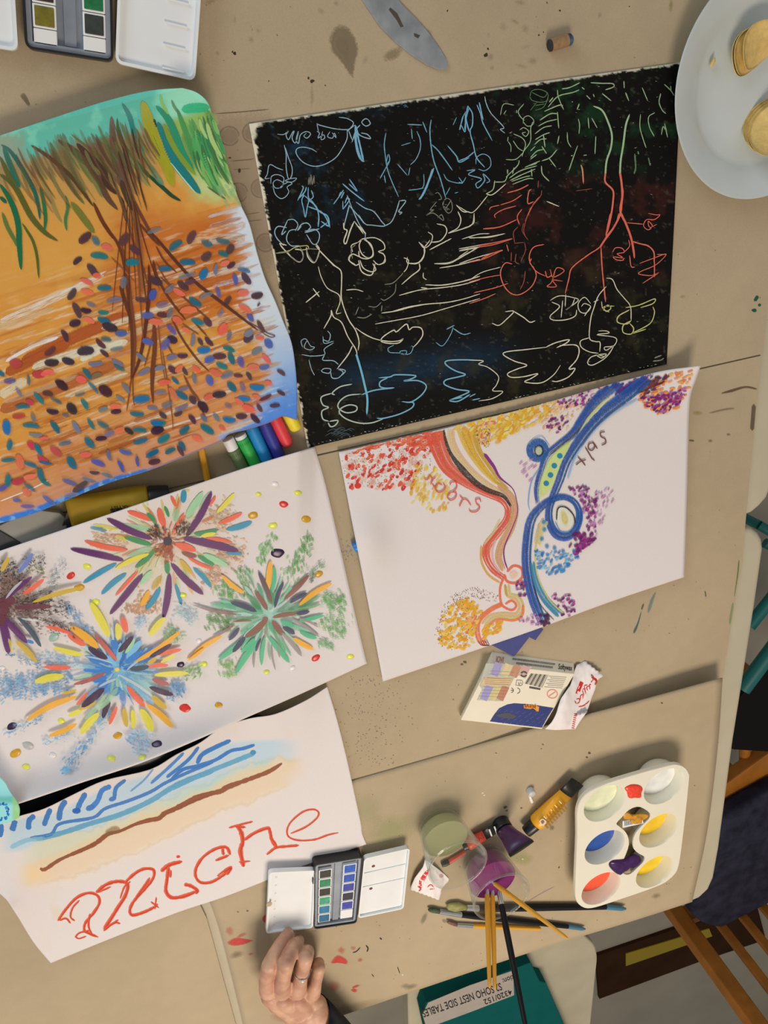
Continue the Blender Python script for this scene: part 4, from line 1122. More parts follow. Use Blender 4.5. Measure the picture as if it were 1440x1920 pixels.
s1b.build('wrapper_fin', None, None, lambda u, v: np.tile(A(230, 224, 218), (len(u), 1)), parent=w1)
# small wrapper beside the green jar
def h2(u, v):
    s = (u - 800) / 32; t = (v - 1650) / 42
    return ZL + .0012 + .009 * np.clip(1 - s * s - t * t * .8, 0, 1) ** .6 + .0015 * fbm(u / 7, v / 7, 5)
def m2(p):
    k = crop(760, 1420, .25)
    p.stroke(k([(178, 838), (150, 880), (122, 930), (115, 985)]), [5, 8, 10, 6], (206, 44, 40), 1, soft=.15); p.stroke(k([(92, 965), (115, 985), (100, 1005)]), 3, (206, 44, 40), 1)
    p.stroke(k([(165, 975), (190, 955), (215, 975)]), 2.4, (206, 70, 64), .9); p.stroke(k([(180, 990), (220, 985)]), 2.2, (206, 70, 64), .9)
    p.oval(*k([(270, 890)])[0], 5, 4, (224, 170, 176), .9)
wrapper('small crumpled white and red sweet wrapper beside the pale green jar', [(797, 1611), (806, 1618), (822, 1630)], [(822, 1630), (842, 1648), (836, 1657), (828, 1667), (827, 1675), (823, 1687)],
        zig((769, 1667), (823, 1687), 14, -1.6), [(797, 1611), (793, 1626), (778, 1646), (769, 1667)], h2, m2)
# indigo carton corners under the sugar drawing
M_ind2 = mat('indigo_printed_card', A(56, 62, 116), .55, noise=.10, nscale=120)
bx_ = slab('blue_carton', spx([(918, 1190), (922, 1210), (963, 1231), (967, 1228), (992, 1196), (990, 1170), (940, 1165)], Z0 + .004), Z0 + .0005, Z0 + .004, M_ind2, None, .0005, label='dark blue printed carton flap poking out under the sugar drawing', cat='carton')
slab('carton_flap', spx([(983, 1190), (1004, 1200.5), (1019, 1180), (1000, 1165)], Z0 + .0048), Z0 + .0041, Z0 + .0048, M_ind2, bx_)

# ------------------------------------------------------------------ the hand
def ball_chain(pts, seg=14):
    """closed tapered tube with round ends through (point, radius) pairs"""
    out = []
    for i, (p, r) in enumerate(pts):
        bmx = bmesh.new(); bmesh.ops.create_icosphere(bmx, subdivisions=3, radius=r, matrix=Matrix.Translation(p))
        bmx.verts.index_update(); out.append(([tuple(v.co) for v in bmx.verts], [tuple(v.index for v in f.verts) for f in bmx.faces])); bmx.free()
        if i + 1 < len(pts):
            q, r2 = pts[i + 1]; out.append(rod(p, q, [(0, r), (1, r2)], 24))
    return merge(*out)
def ell(c, rx, ry, rz, rotz=0.0, tilt=0.0):
    bmx = bmesh.new(); M = Matrix.Translation(c) @ Matrix.Rotation(rotz, 4, 'Z') @ Matrix.Rotation(tilt, 4, 'X') @ Matrix.Diagonal((rx, ry, rz, 1))
    bmesh.ops.create_icosphere(bmx, subdivisions=3, radius=1.0, matrix=M); bmx.verts.index_update()
    r = ([tuple(v.co) for v in bmx.verts], [tuple(v.index for v in f.verts) for f in bmx.faces]); bmx.free(); return r
HZ = ZL
def hp(u, v, z): return PV(u, v, HZ + z)
fingers = [
    [(hp(503, 1856, .042), .0128), (hp(499, 1838, .047), .0098), (hp(505, 1810, .050), .0104), (hp(515, 1788, .042), .0090), (hp(527, 1768, .031), .0086), (hp(540, 1750, .0215), .0076)],   # index
    [(hp(529, 1856, .047), .0132), (hp(530, 1838, .055), .0102), (hp(537, 1806, .060), .0106), (hp(548, 1784, .047), .0092), (hp(556, 1770, .033), .0088), (hp(560, 1764, .019), .0078)],   # middle
    [(hp(558, 1856, .046), .0128), (hp(563, 1834, .054), .0096), (hp(573, 1797, .057), .0099), (hp(577, 1785, .042), .0088), (hp(576, 1783, .026), .0082), (hp(572, 1786, .014), .0074)],   # ring
    [(hp(586, 1860, .041), .0118), (hp(592, 1842, .045), .0084), (hp(598, 1815, .044), .0087), (hp(598, 1806, .031), .0076), (hp(594, 1806, .018), .0070), (hp(590, 1810, .010), .0064)],   # little
    [(hp(520, 1880, .024), .0140), (hp(514, 1850, .015), .0115), (hp(520, 1815, .012), .0100), (hp(532, 1785, .011), .0086)],                                        # thumb, under the index
]
vf = [ball_chain(f) for f in fingers]
wr = hp(577, 1906, .043)
for k, (u, v, z, r) in enumerate(((506, 1868, .037, .0125), (530, 1872, .041, .0135), (557, 1874, .041, .0135), (583, 1876, .037, .0125))):
    vf.append(ball_chain([(hp(u, v, z), r), (wr + Vector(((k - 1.5) * .0095, .004, -.006)), .0165)]))
vf.append(ball_chain([(hp(506, 1866, .036), .0115), (hp(583, 1874, .035), .0115)]))
for u_, v_ in ((516, 1852), (544, 1851), (574, 1853)):
    vf.append(ball_chain([(hp(u_, v_, .036), .0115), (hp(u_ + 2, v_ + 20, .036), .013)]))
vf.append(ball_chain([(hp(520, 1878, .030), .014), (hp(560, 1890, .032), .017), (hp(585, 1884, .030), .014)]))
el = hp(680, 2060, .06)
wd_ = (el - wr).normalized(); ws = Vector((-wd_.y, wd_.x, 0)).normalized()
for s_ in (-1, 0, 1):
    vf.append(ball_chain([(wr + ws * (s_ * .011) + Vector((0, 0, -.004)), .0195), (el + ws * (s_ * .014), .026)]))
V, F = merge(*vf)
tmp = mobj('person', V, F, None)
rm = tmp.modifiers.new('r', 'REMESH'); rm.mode = 'VOXEL'; rm.voxel_size = .0011
sm_ = tmp.modifiers.new('s', 'SMOOTH'); sm_.factor = .5; sm_.iterations = 6
dg = bpy.context.evaluated_depsgraph_get(); me = bpy.data.meshes.new_from_object(tmp.evaluated_get(dg))
tmp.modifiers.clear(); tmp.data = me; person = tmp
me.polygons.foreach_set('use_smooth', [True] * len(me.polygons))
tag(person, 'right hand with a ring and a black sleeve touching the open paint tin', 'person')
def skin_mat():
    m = bpy.data.materials.new('skin'); m.use_nodes = True; N = m.node_tree.nodes; L = m.node_tree.links; b = N['Principled BSDF']
    tc = N.new('ShaderNodeTexCoord'); n = N.new('ShaderNodeTexNoise'); n.inputs['Scale'].default_value = 55; n.inputs['Detail'].default_value = 5; L.new(tc.outputs['Object'], n.inputs['Vector'])
    r = N.new('ShaderNodeValToRGB'); r.color_ramp.elements[0].position = .32; r.color_ramp.elements[0].color = (*A(176, 122, 96), 1); r.color_ramp.elements[1].position = .68; r.color_ramp.elements[1].color = (*A(206, 156, 122), 1)
    L.new(n.outputs['Fac'], r.inputs[0]); L.new(r.outputs[0], b.inputs['Base Color'])
    b.inputs['Roughness'].default_value = .5; b.inputs['Subsurface Weight'].default_value = .12; b.inputs['Subsurface Radius'].default_value = (.006, .003, .002)
    n2 = N.new('ShaderNodeTexNoise'); n2.inputs['Scale'].default_value = 420; L.new(tc.outputs['Object'], n2.inputs['Vector'])
    bp = N.new('ShaderNodeBump'); bp.inputs['Strength'].default_value = .25; bp.inputs['Distance'].default_value = .0006; L.new(n2.outputs['Fac'], bp.inputs['Height']); L.new(bp.outputs[0], b.inputs['Normal'])
    return m
me.materials.clear(); me.materials.append(skin_mat())
# finger nails
def nail(name, c, d, up, w, l):
    d = d.normalized(); s = d.cross(up).normalized(); up = s.cross(d).normalized(); V, F = [], []
    for i in range(5):
        for j in range(5):
            a = (i / 4 - .5) * 2; b = (j / 4 - .5) * 2
            V.append(tuple(c + s * (a * w * (1 - .15 * b * b)) + d * (b * l) + up * (-.35 * w * a * a - .0006 * max(0, b) ** 2)))
    for i in range(4):
        for j in range(4): F.append((i * 5 + j, (i + 1) * 5 + j, (i + 1) * 5 + j + 1, i * 5 + j + 1))
    return mobj(name, V, F, mat('finger_nail', A(214, 168, 148), .3), person, True)
for fi in (0, 1):
    p, r = fingers[fi][-1]; q, r2 = fingers[fi][-2]; d = (p - q).normalized(); up = Vector((0, 0, 1)) - d * d.z
    if up.length > .2: nail('nail', p + up.normalized() * (r * .94) - d * .001, d, up, .0052, .0055)
# ring
a, b = fingers[2][1][0], fingers[2][2][0]; rc = a.lerp(b, .28); ax3 = (b - a).normalized(); rr = .0103
s3 = ax3.cross(Vector((0, 0, 1))).normalized(); u3 = s3.cross(ax3)
V, F = [], []; n, m = 40, 8
for i in range(n):
    t = 2 * math.pi * i / n; dr = s3 * math.cos(t) + u3 * math.sin(t)
    for j in range(m):
        k = 2 * math.pi * j / m; V.append(tuple(rc + dr * (rr + .0006 * math.cos(k)) + ax3 * (.0008 * math.sin(k))))
for i in range(n):
    for j in range(m): F.append((i * m + j, ((i + 1) % n) * m + j, ((i + 1) % n) * m + (j + 1) % m, i * m + (j + 1) % m))
ring_o = mobj('ring', V, F, M_ferr, person, True, label='thin silver ring with a clear stone')
v, f = ell(rc + u3 * (rr + .0014) - s3 * .001, .0021, .0021, .0018); mobj('stone', v, f, mat('pale_blue_stone', A(206, 212, 226), .1, spec=1.0), ring_o)
# sleeve
d = (el - wr).normalized(); sl0 = wr + d * .013 + Vector((0, 0, -.002))
V, F = [], []; n = 36; s3 = Vector((-d.y, d.x, 0)).normalized(); u3 = d.cross(s3); u3 = -u3 if u3.z < 0 else u3
for k, (t, w_, h_) in enumerate(((0.02, .030, .025), (0.0, .033, .028), (.03, .038, .031), (.06, .042, .035), (.12, .047, .040), (.2, .050, .044))):
    for i in range(n):
        an = 2 * math.pi * i / n
        V.append(tuple(sl0 + d * (t + .010 * math.sin(an) - .012 * math.cos(an)) + s3 * (w_ * math.cos(an)) + u3 * (h_ * math.sin(an) + .0015 * math.sin(an * 5 + k))))
for k in range(5):
    for i in range(n): F.append((k * n + i, k * n + (i + 1) % n, (k + 1) * n + (i + 1) % n, (k + 1) * n + i))
mobj('sleeve', V, F, mat('black_knit', A(22, 22, 26), .9, noise=.3, nscale=80, bump=.4), person, True, label='black knitted sleeve')

# ------------------------------------------------------------------ black scratch drawing
random.seed(3)
BK_TL, BK_TR, BK_BR, BK_BL = (467, 232), (1278, 117), (1250, 683), (577, 840)
def h_bk(u, v):
    return Z0 + .0012 + .004 * np.exp(-np.maximum(ldist(u, v, BK_BL, BK_TL) * -1, 0) / 60.0) * 0 + .0025 * sstep(700, 840, v) * sstep(900, 560, u)
bkS = Sheet([BK_TL, (870, 173), BK_TR], [BK_TR, (1265, 400), BK_BR], [BK_BL, (800, 787), (1000, 741), (1150, 706), BK_BR], [BK_TL, (497, 395), (520, 520), (551, 700), BK_BL], h_bk, 320, 240, thick=.0008)
def c_bk(u, v):
    base = np.tile(A(15, 14, 11), (len(u), 1))
    n1 = fbm(u / 40, v / 40, 1); n2 = fbm(u / 7, v / 7, 2); n3 = fbm(u / 14, v / 3, 9)
    base = mixc(base, (16, 44, 58), sstep(.1, .5, n1 + .25 * n2) * sstep(800, 560, u) * sstep(470, 330, v) * .8)
    base = mixc(base, (22, 48, 66), np.exp(-((v - 690 + (u - 780) * .16) / 30) ** 2) * sstep(600, 680, u) * sstep(1010, 860, u) * (.6 + .4 * n3))
    base = mixc(base, (22, 56, 30), sstep(.15, .5, n1 + .2 * n2) * sstep(900, 960, u) * sstep(360, 250, v) * .6)
    base = mixc(base, (56, 24, 20), sstep(.0, .5, n1 + .3 * n2) * sstep(880, 960, u) * sstep(320, 350, v) * sstep(560, 480, v) * .7)
    base = mixc(base, (52, 46, 26), sstep(.15, .6, n1 - .2 * n2) * sstep(430, 520, v) * .5)
    base = mixc(base, (70, 66, 52), sstep(.42, .6, n2 + .3 * n3) * .5)
    dl = -ldist(u, v, BK_TL, BK_BL); dt = ldist(u, v, BK_TL, BK_TR)
    cornr = np.hypot(u - 467, v - 232)
    wl = sstep(2.8, 1.0, dl + 7 * n2 + 3 * n1 + 3 * sstep(600, 480, v) * -0.6); wc_ = sstep(34, 22, cornr + 14 * n2 + 30 * sstep(6, 18, dl) * sstep(6, 12, dt))
    wt = sstep(3.4, 1.2, dt + 4.5 * n2) * .8
    e = np.maximum(np.maximum(wl, wc_), wt)
    return mixc(base, (222, 208, 178), e)
bk = bkS.build('scratch_drawing', 'black wax scratch drawing with thin coloured plant and figure lines', 'drawing', c_bk)
BKM = make_sheet_mat('black_wax', .7); BKM.node_tree.nodes['Principled BSDF'].inputs['Specular IOR Level'].default_value = .12
bk.data.materials.clear(); bk.data.materials.append(BKM)
LB, WB, CR, GR, RD, YL, TQ = (122, 172, 192), (150, 176, 182), (214, 202, 170), (158, 178, 132), (222, 104, 80), (200, 190, 118), (112, 162, 176)
DIM = (128, 122, 104); DR = (150, 70, 56); DG = (92, 120, 78)
def scratch(k, rows):
    p = Paint(bkS, scratch.base)
    for rgb, w, *lines in rows:
        for l in lines:
            p.stroke(k(l), w * .8 * random.uniform(.85, 1.1), rgb, .92, tip=(.12, .12), tipw=(.5, .4), soft=.3, dry=.26, n=5, wob=.3)
    scratch.base = p.k
    return p
scratch.base = 0
k3 = crop(440, 100, 440 / 1440); k4 = crop(860, 100, 440 / 1440); k5 = crop(480, 450, 420 / 1440); k6 = crop(880, 400, 420 / 1440)
p = scratch(k3, [
    (WB, 2.6, [(640, 392), (690, 400), (728, 424), (716, 452), (690, 468), (610, 462), (520, 440), (506, 432), (514, 480)],
     [(690, 468), (690, 520), (668, 570), (620, 640), (545, 684), (480, 692), (420, 668), (380, 620), (382, 586), (420, 576), (470, 586), (504, 606)],
     [(820, 406), (832, 432), (805, 446), (780, 424), (800, 402), (820, 406)], [(770, 440), (745, 470), (720, 545)], [(700, 475), (720, 530)], [(745, 445), (765, 500), (832, 524), (815, 498), (775, 488)],
     [(736, 440), (700, 470), (690, 480)]),
    (LB, 4.5, [(740, 440), (748, 560), (776, 650), (796, 664)], [(742, 450), (768, 560), (790, 660)], [(736, 500), (752, 600), (775, 655)]),
    (WB, 2.4, [(262, 496), (300, 498), (330, 478), (315, 500), (330, 530), (352, 490), (365, 478), (352, 520), (372, 550), (388, 500), (390, 480), (378, 530), (392, 552), (404, 500), (440, 480), (466, 494), (445, 520), (425, 508), (440, 490)],
     [(505, 478), (520, 490), (512, 520), (545, 500), (552, 520), (530, 528), (540, 478)], [(585, 480), (570, 510), (600, 520), (612, 490), (622, 518), (598, 486)]),
    (WB, 2.2, [(304, 562), (316, 620), (316, 700), (330, 770), (350, 750), (352, 700), (330, 640), (312, 580)], [(330, 770), (380, 766), (352, 790), (310, 782), (340, 770)],
     [(298, 716), (262, 704), (214, 684), (200, 742), (186, 768), (216, 766)], [(300, 780), (290, 820), (250, 826), (236, 795), (262, 776), (300, 800), (270, 830)],
     [(222, 800), (226, 756), (262, 744), (300, 762), (302, 800), (330, 790), (352, 800), (322, 820), (332, 850), (310, 882), (280, 890), (248, 862), (234, 812)]),
    (LB, 3.2, [(386, 904), (420, 830), (412, 812)], [(394, 890), (430, 850), (440, 820)], [(412, 900), (424, 860)], [(428, 870), (412, 900), (424, 960), (434, 1006), (446, 940), (454, 900), (430, 874)], [(452, 822), (452, 880), (476, 920)], [(470, 840), (482, 880), (460, 900)],
     [(454, 900), (500, 940), (516, 1000), (512, 1066)], [(470, 900), (520, 970), (570, 1000), (584, 1070)], [(452, 940), (540, 980), (580, 1060), (530, 1030)], [(526, 1070), (566, 1040)]),
    (DIM, 3.0, [(452, 806), (456, 760), (462, 806), (468, 745), (476, 806), (486, 750), (488, 800)]),
    (LB, 3.0, [(606, 926), (640, 880), (668, 838)], [(640, 880), (652, 850)], [(662, 800), (720, 850), (796, 908)], [(704, 772), (752, 846), (700, 800)], [(652, 890), (672, 850)], [(676, 920), (692, 880)], [(666, 956), (704, 900), (690, 890)], [(664, 958), (664, 905)]),
    (WB, 2.6, [(690, 870), (720, 950), (760, 1040), (800, 1104), (796, 1150)], [(704, 930), (686, 1000), (668, 1070)], [(700, 930), (760, 1000), (796, 1046)], [(744, 912), (800, 950), (852, 970), (900, 1030), (920, 1060), (840, 1054), (800, 1046), (760, 990)],
     [(920, 1060), (960, 1036), (984, 990), (1004, 930), (1010, 905)], [(1010, 905), (1050, 905), (1020, 950), (1006, 972), (1026, 976), (1010, 990)]),
    (CR, 3.2, [(668, 1040), (672, 1076), (690, 1090), (670, 1150), (684, 1166), (708, 1090), (734, 1030)], [(734, 1030), (790, 1108)], [(760, 1060), (806, 1108)]),
    (CR, 3.0, [(756, 1160), (796, 1138), (840, 1190), (850, 1240), (820, 1256), (780, 1230), (764, 1180), (780, 1140)], [(800, 1135), (860, 1132), (910, 1160), (920, 1200), (880, 1216)], [(880, 1216), (920, 1240), (915, 1280), (880, 1296), (850, 1270)], [(756, 1160), (716, 1180), (724, 1220)],
     [(770, 1250), (720, 1232), (700, 1266), (740, 1300), (766, 1290)], [(760, 1270), (780, 1340), (840, 1360), (862, 1290)]),
    (WB, 2.8, [(326, 1022), (362, 1020), (388, 1050), (372, 1090)], [(326, 1022), (288, 1110), (316, 1090)], [(320, 1070), (268, 1062), (246, 1090), (256, 1130), (300, 1180)], [(384, 1088), (410, 1050), (446, 1042), (466, 1066), (450, 1084)], [(388, 1086), (410, 1060)],
     [(380, 1080), (336, 1090), (318, 1140), (346, 1180), (400, 1180)], [(520, 1076), (470, 1090), (430, 1100)], [(430, 1092), (490, 1080), (520, 1110), (510, 1160), (480, 1170), (440, 1110)]),
    (CR, 3.2, [(274, 1166), (300, 1200), (360, 1260), (400, 1280), (420, 1250), (410, 1210), (370, 1200)], [(274, 1166), (320, 1178)], [(440, 1190), (450, 1250), (490, 1284), (520, 1210), (500, 1170)], [(520, 1210), (570, 1262), (614, 1308)]),
    (YL, 2.4, [(232, 1230), (330, 1212), (372, 1190), (440, 1180), (452, 1196), (420, 1206), (370, 1204)]),
    (TQ, 2.6, [(928, 488), (918, 560), (926, 640), (940, 720), (970, 800), (1006, 880)], [(946, 618), (950, 660), (918, 720), (892, 768)], [(940, 620), (930, 680), (950, 660)], [(918, 748), (926, 796)]),
    (TQ, 2.4, [(1084, 462), (1090, 526)], [(1118, 478), (1138, 530), (1138, 590), (1112, 650), (1078, 684)], [(1022, 566), (1080, 548)], [(1076, 700), (1066, 750)], [(1000, 680), (1060, 750)]),
    (TQ, 3.0, [(1206, 408), (1198, 470), (1204, 560), (1222, 660), (1262, 770), (1296, 890)], [(1154, 420), (1180, 486)], [(1210, 560), (1260, 610), (1336, 718)], [(1250, 600), (1310, 680)], [(1308, 568), (1360, 630), (1380, 668), (1440, 640)], [(1060, 436), (1150, 440)]),
    (LB, 4.2, [(1222, 704), (1190, 790), (1160, 860), (1130, 898)], [(1214, 710), (1180, 810), (1138, 896)]),
    (TQ, 2.2, [(1066, 840), (1120, 834), (1160, 826)], [(1160, 740), (1162, 800), (1150, 830)], [(1322, 822), (1296, 870)], [(1350, 858), (1372, 852)], [(1282, 740), (1310, 780), (1390, 796), (1420, 760)]),
    (DIM, 2.2, [(1230, 860), (1250, 856), (1270, 890), (1250, 900)], [(1240, 910), (1200, 960), (1222, 960), (1176, 994), (1220, 980), (1280, 1026), (1270, 990), (1246, 1010)], [(1288, 894), (1280, 940), (1310, 980), (1334, 960), (1330, 910), (1300, 890), (1276, 930), (1320, 960)], [(1290, 960), (1330, 900)]),
    (CR, 2.6, [(1186, 1096), (1214, 1120), (1200, 1170), (1162, 1194), (1130, 1156)], [(1162, 1194), (1160, 1250), (1120, 1290), (1060, 1284), (1060, 1250)], [(1240, 1046), (1290, 1060), (1300, 1100), (1262, 1150), (1200, 1160)], [(1196, 1206), (1330, 1136)], [(1226, 1290), (1320, 1282), (1400, 1240), (1440, 1220)], [(1380, 1210), (1440, 1196)],
     [(1370, 970), (1388, 1020), (1370, 1070), (1310, 1104)], [(1310, 1104), (1370, 1086), (1440, 1060)], [(1360, 930), (1400, 970), (1440, 972)]),
    (TQ, 2.4, [(1340, 440), (1362, 392)], [(1384, 470), (1396, 400), (1420, 356)], [(1410, 470), (1420, 400), (1440, 330)]),
])
p.build('scratched_lines', CRAYON)
p = scratch(k4, [
    (LB, 3.0, [(56, 322), (84, 370), (84, 440), (70, 480), (90, 560), (110, 640), (160, 700)], [(56, 322), (46, 400), (64, 480)], [(4, 470), (30, 380)], [(16, 440), (40, 480), (40, 360)], [(0, 660), (50, 640), (96, 604)], [(112, 316), (134, 370), (150, 430), (206, 536)], [(126, 300), (150, 410)]),
    (LB, 2.4, [(106, 680), (110, 640), (150, 618), (190, 640), (196, 690), (160, 720), (120, 710)], [(50, 720), (100, 716), (60, 744), (140, 770), (106, 800), (120, 826), (160, 780), (150, 740), (190, 780), (170, 796)], [(0, 790), (24, 796), (0, 760)]),
    (WB, 2.6, [(160, 264), (170, 310), (200, 370), (276, 452), (256, 466), (284, 490)]),
    (GR, 2.2, [(256, 378), (276, 312), (340, 318)], [(276, 374), (292, 350)], [(356, 366), (356, 348)], [(400, 310), (366, 354), (380, 390), (404, 412)], [(300, 540), (304, 512)], [(304, 540), (320, 570), (320, 606)], [(334, 536), (364, 580), (396, 600)], [(388, 634), (400, 600), (440, 540), (442, 460), (456, 420)],
     [(290, 652), (350, 650), (396, 610)], [(336, 494), (390, 520), (410, 560), (388, 630)], [(374, 470), (400, 456), (430, 480), (412, 510), (390, 490), (412, 484)], [(396, 430), (400, 396), (430, 384), (460, 410), (452, 440), (420, 446), (396, 420)]),
    (DG, 2.0, [(436, 270), (450, 230), (500, 222), (546, 246), (540, 290), (500, 300), (450, 288), (436, 262)], [(450, 240), (520, 270), (546, 240)], [(470, 350), (520, 330), (548, 280)], [(470, 320), (530, 310)], [(440, 350), (480, 300)]),
    (GR, 2.8, [(606, 224), (612, 270), (644, 346)], [(548, 330), (610, 264), (700, 240), (740, 224)], [(634, 218), (680, 210), (744, 180)], [(556, 300), (580, 270)], [(526, 356), (610, 320), (640, 320)], [(498, 410), (560, 372), (604, 370)], [(490, 446), (540, 420), (606, 404)], [(468, 494), (520, 456), (572, 444)],
     [(470, 530), (520, 500), (560, 486)], [(466, 560), (500, 530), (540, 524)], [(440, 640), (480, 600), (520, 590)], [(440, 600), (470, 570)], [(606, 360), (614, 460)], [(520, 500), (530, 576)], [(510, 570), (540, 616)], [(604, 590), (560, 640), (510, 660)], [(616, 506), (606, 556)], [(552, 640), (596, 698)],
     [(440, 650), (480, 620)], [(430, 690), (480, 676)], [(405, 700), (500, 660)], [(508, 690), (514, 740), (556, 786)], [(446, 710), (450, 756)]),
    (GR, 2.6, [(290, 760), (360, 690), (372, 656)], [(300, 740), (300, 712)], [(310, 766), (380, 720), (480, 690)], [(316, 780), (390, 744), (470, 710)], [(324, 786), (400, 760), (440, 752)], [(330, 804), (420, 770), (460, 770)], [(340, 700), (330, 740)], [(222, 780), (210, 836), (168, 862)], [(222, 790), (280, 786), (300, 750)]),
    (GR, 2.8, [(1014, 170), (1016, 214)], [(1024, 240), (1044, 292)], [(1126, 210), (1160, 292)], [(880, 246), (936, 292)], [(784, 258), (808, 282)], [(826, 250), (832, 268)], [(740, 310), (726, 346)], [(1262, 190), (1300, 226), (1322, 260)], [(1300, 200), (1304, 226)], [(1240, 246), (1230, 300), (1250, 350), (1272, 370)],
     [(1204, 364), (1166, 390), (1170, 450), (1200, 510)], [(1116, 374), (1112, 450), (1130, 520), (1150, 580)], [(1264, 430), (1282, 516)], [(1244, 500), (1254, 450), (1270, 470)], [(810, 180), (880, 184), (944, 186), (950, 206), (900, 224)]),
    (GR, 2.6, [(734, 402), (742, 440), (738, 494)], [(794, 394), (800, 462)], [(816, 396), (850, 458)], [(666, 484), (670, 540), (690, 576)], [(730, 566), (700, 650), (676, 720)], [(842, 508), (836, 618)], [(690, 630), (700, 626)], [(766, 626), (786, 624)], [(694, 296), (700, 300)], [(756, 208), (772, 222)]),
    (DG, 4.0, [(1080, 616), (1086, 700), (1076, 740)], [(1100, 600), (1104, 620)], [(1164, 640), (1176, 690)]),
])
p.stroke(k4([(824, 322), (880, 350), (916, 420), (940, 500), (934, 580), (908, 660), (900, 740)]), 3.8, GR, 1, tip=(.1, 0), soft=.25, dry=.1)
p.stroke(k4([(900, 735), (900, 790), (946, 840), (948, 900), (934, 1000), (908, 1110)]), 3.6, RD, 1, tip=(0, .1), soft=.25, dry=.1)
p.stroke(k4([(1050, 372), (1026, 440), (1010, 560), (994, 660), (990, 740)]), 4.0, GR, 1, tip=(.1, 0), soft=.25, dry=.1)
p.stroke(k4([(990, 735), (1000, 800), (1004, 880), (992, 970), (1024, 1040), (1060, 1140), (1080, 1256)]), 4.4, RD, 1, tip=(0, .1), soft=.25, dry=.1)
p.stroke(k4([(1010, 830), (1000, 920), (990, 990), (950, 1070), (900, 1140), (870, 1186)]), 4.0, RD, 1, tip=(.1, 0), soft=.25, dry=.1)
p.stroke(k4([(750, 682), (760, 720), (766, 802)]), 3.0, (200, 150, 110), 1, rgb2=RD)
p.build('scratched_lines', CRAYON)
p = scratch(k4, [
    (RD, 2.8, [(298, 856), (370, 836), (430, 806)], [(256, 930), (330, 906), (388, 868)], [(188, 962), (200, 944), (250, 932)], [(352, 936), (270, 960), (222, 990), (226, 1010)], [(150, 1078), (250, 1066), (356, 1020)], [(372, 1050), (360, 1000), (388, 956)], [(496, 880), (450, 940), (408, 1030)], [(460, 910), (424, 920), (430, 850), (446, 834)]),
    (DR, 2.2, [(490, 780), (486, 826)], [(510, 840), (500, 880), (430, 960)], [(400, 1040), (390, 1090), (426, 1146)], [(364, 1064), (336, 1100), (344, 1164)], [(720, 844), (820, 830)], [(340, 1166), (400, 1160)]),
    (CR, 2.4, [(168, 862), (210, 866), (290, 800)], [(0, 940), (60, 974), (100, 966), (180, 870)], [(0, 1086), (80, 1052), (96, 980)], [(20, 1140), (120, 1110), (190, 1106)], [(60, 1130), (180, 1130), (280, 1108)], [(0, 1200), (80, 1186), (190, 1166)], [(4, 1290), (120, 1250), (270, 1210)], [(540, 908), (616, 940)], [(0, 1250), (60, 1210)]),
    (RD, 2.8, [(120, 1180), (230, 1160), (330, 1136)], [(140, 1260), (200, 1230), (270, 1206)], [(520, 1172), (460, 1190), (434, 1240), (440, 1296)], [(296, 1176), (306, 1216)]),
])
p.build('scratched_lines', CRAYON)
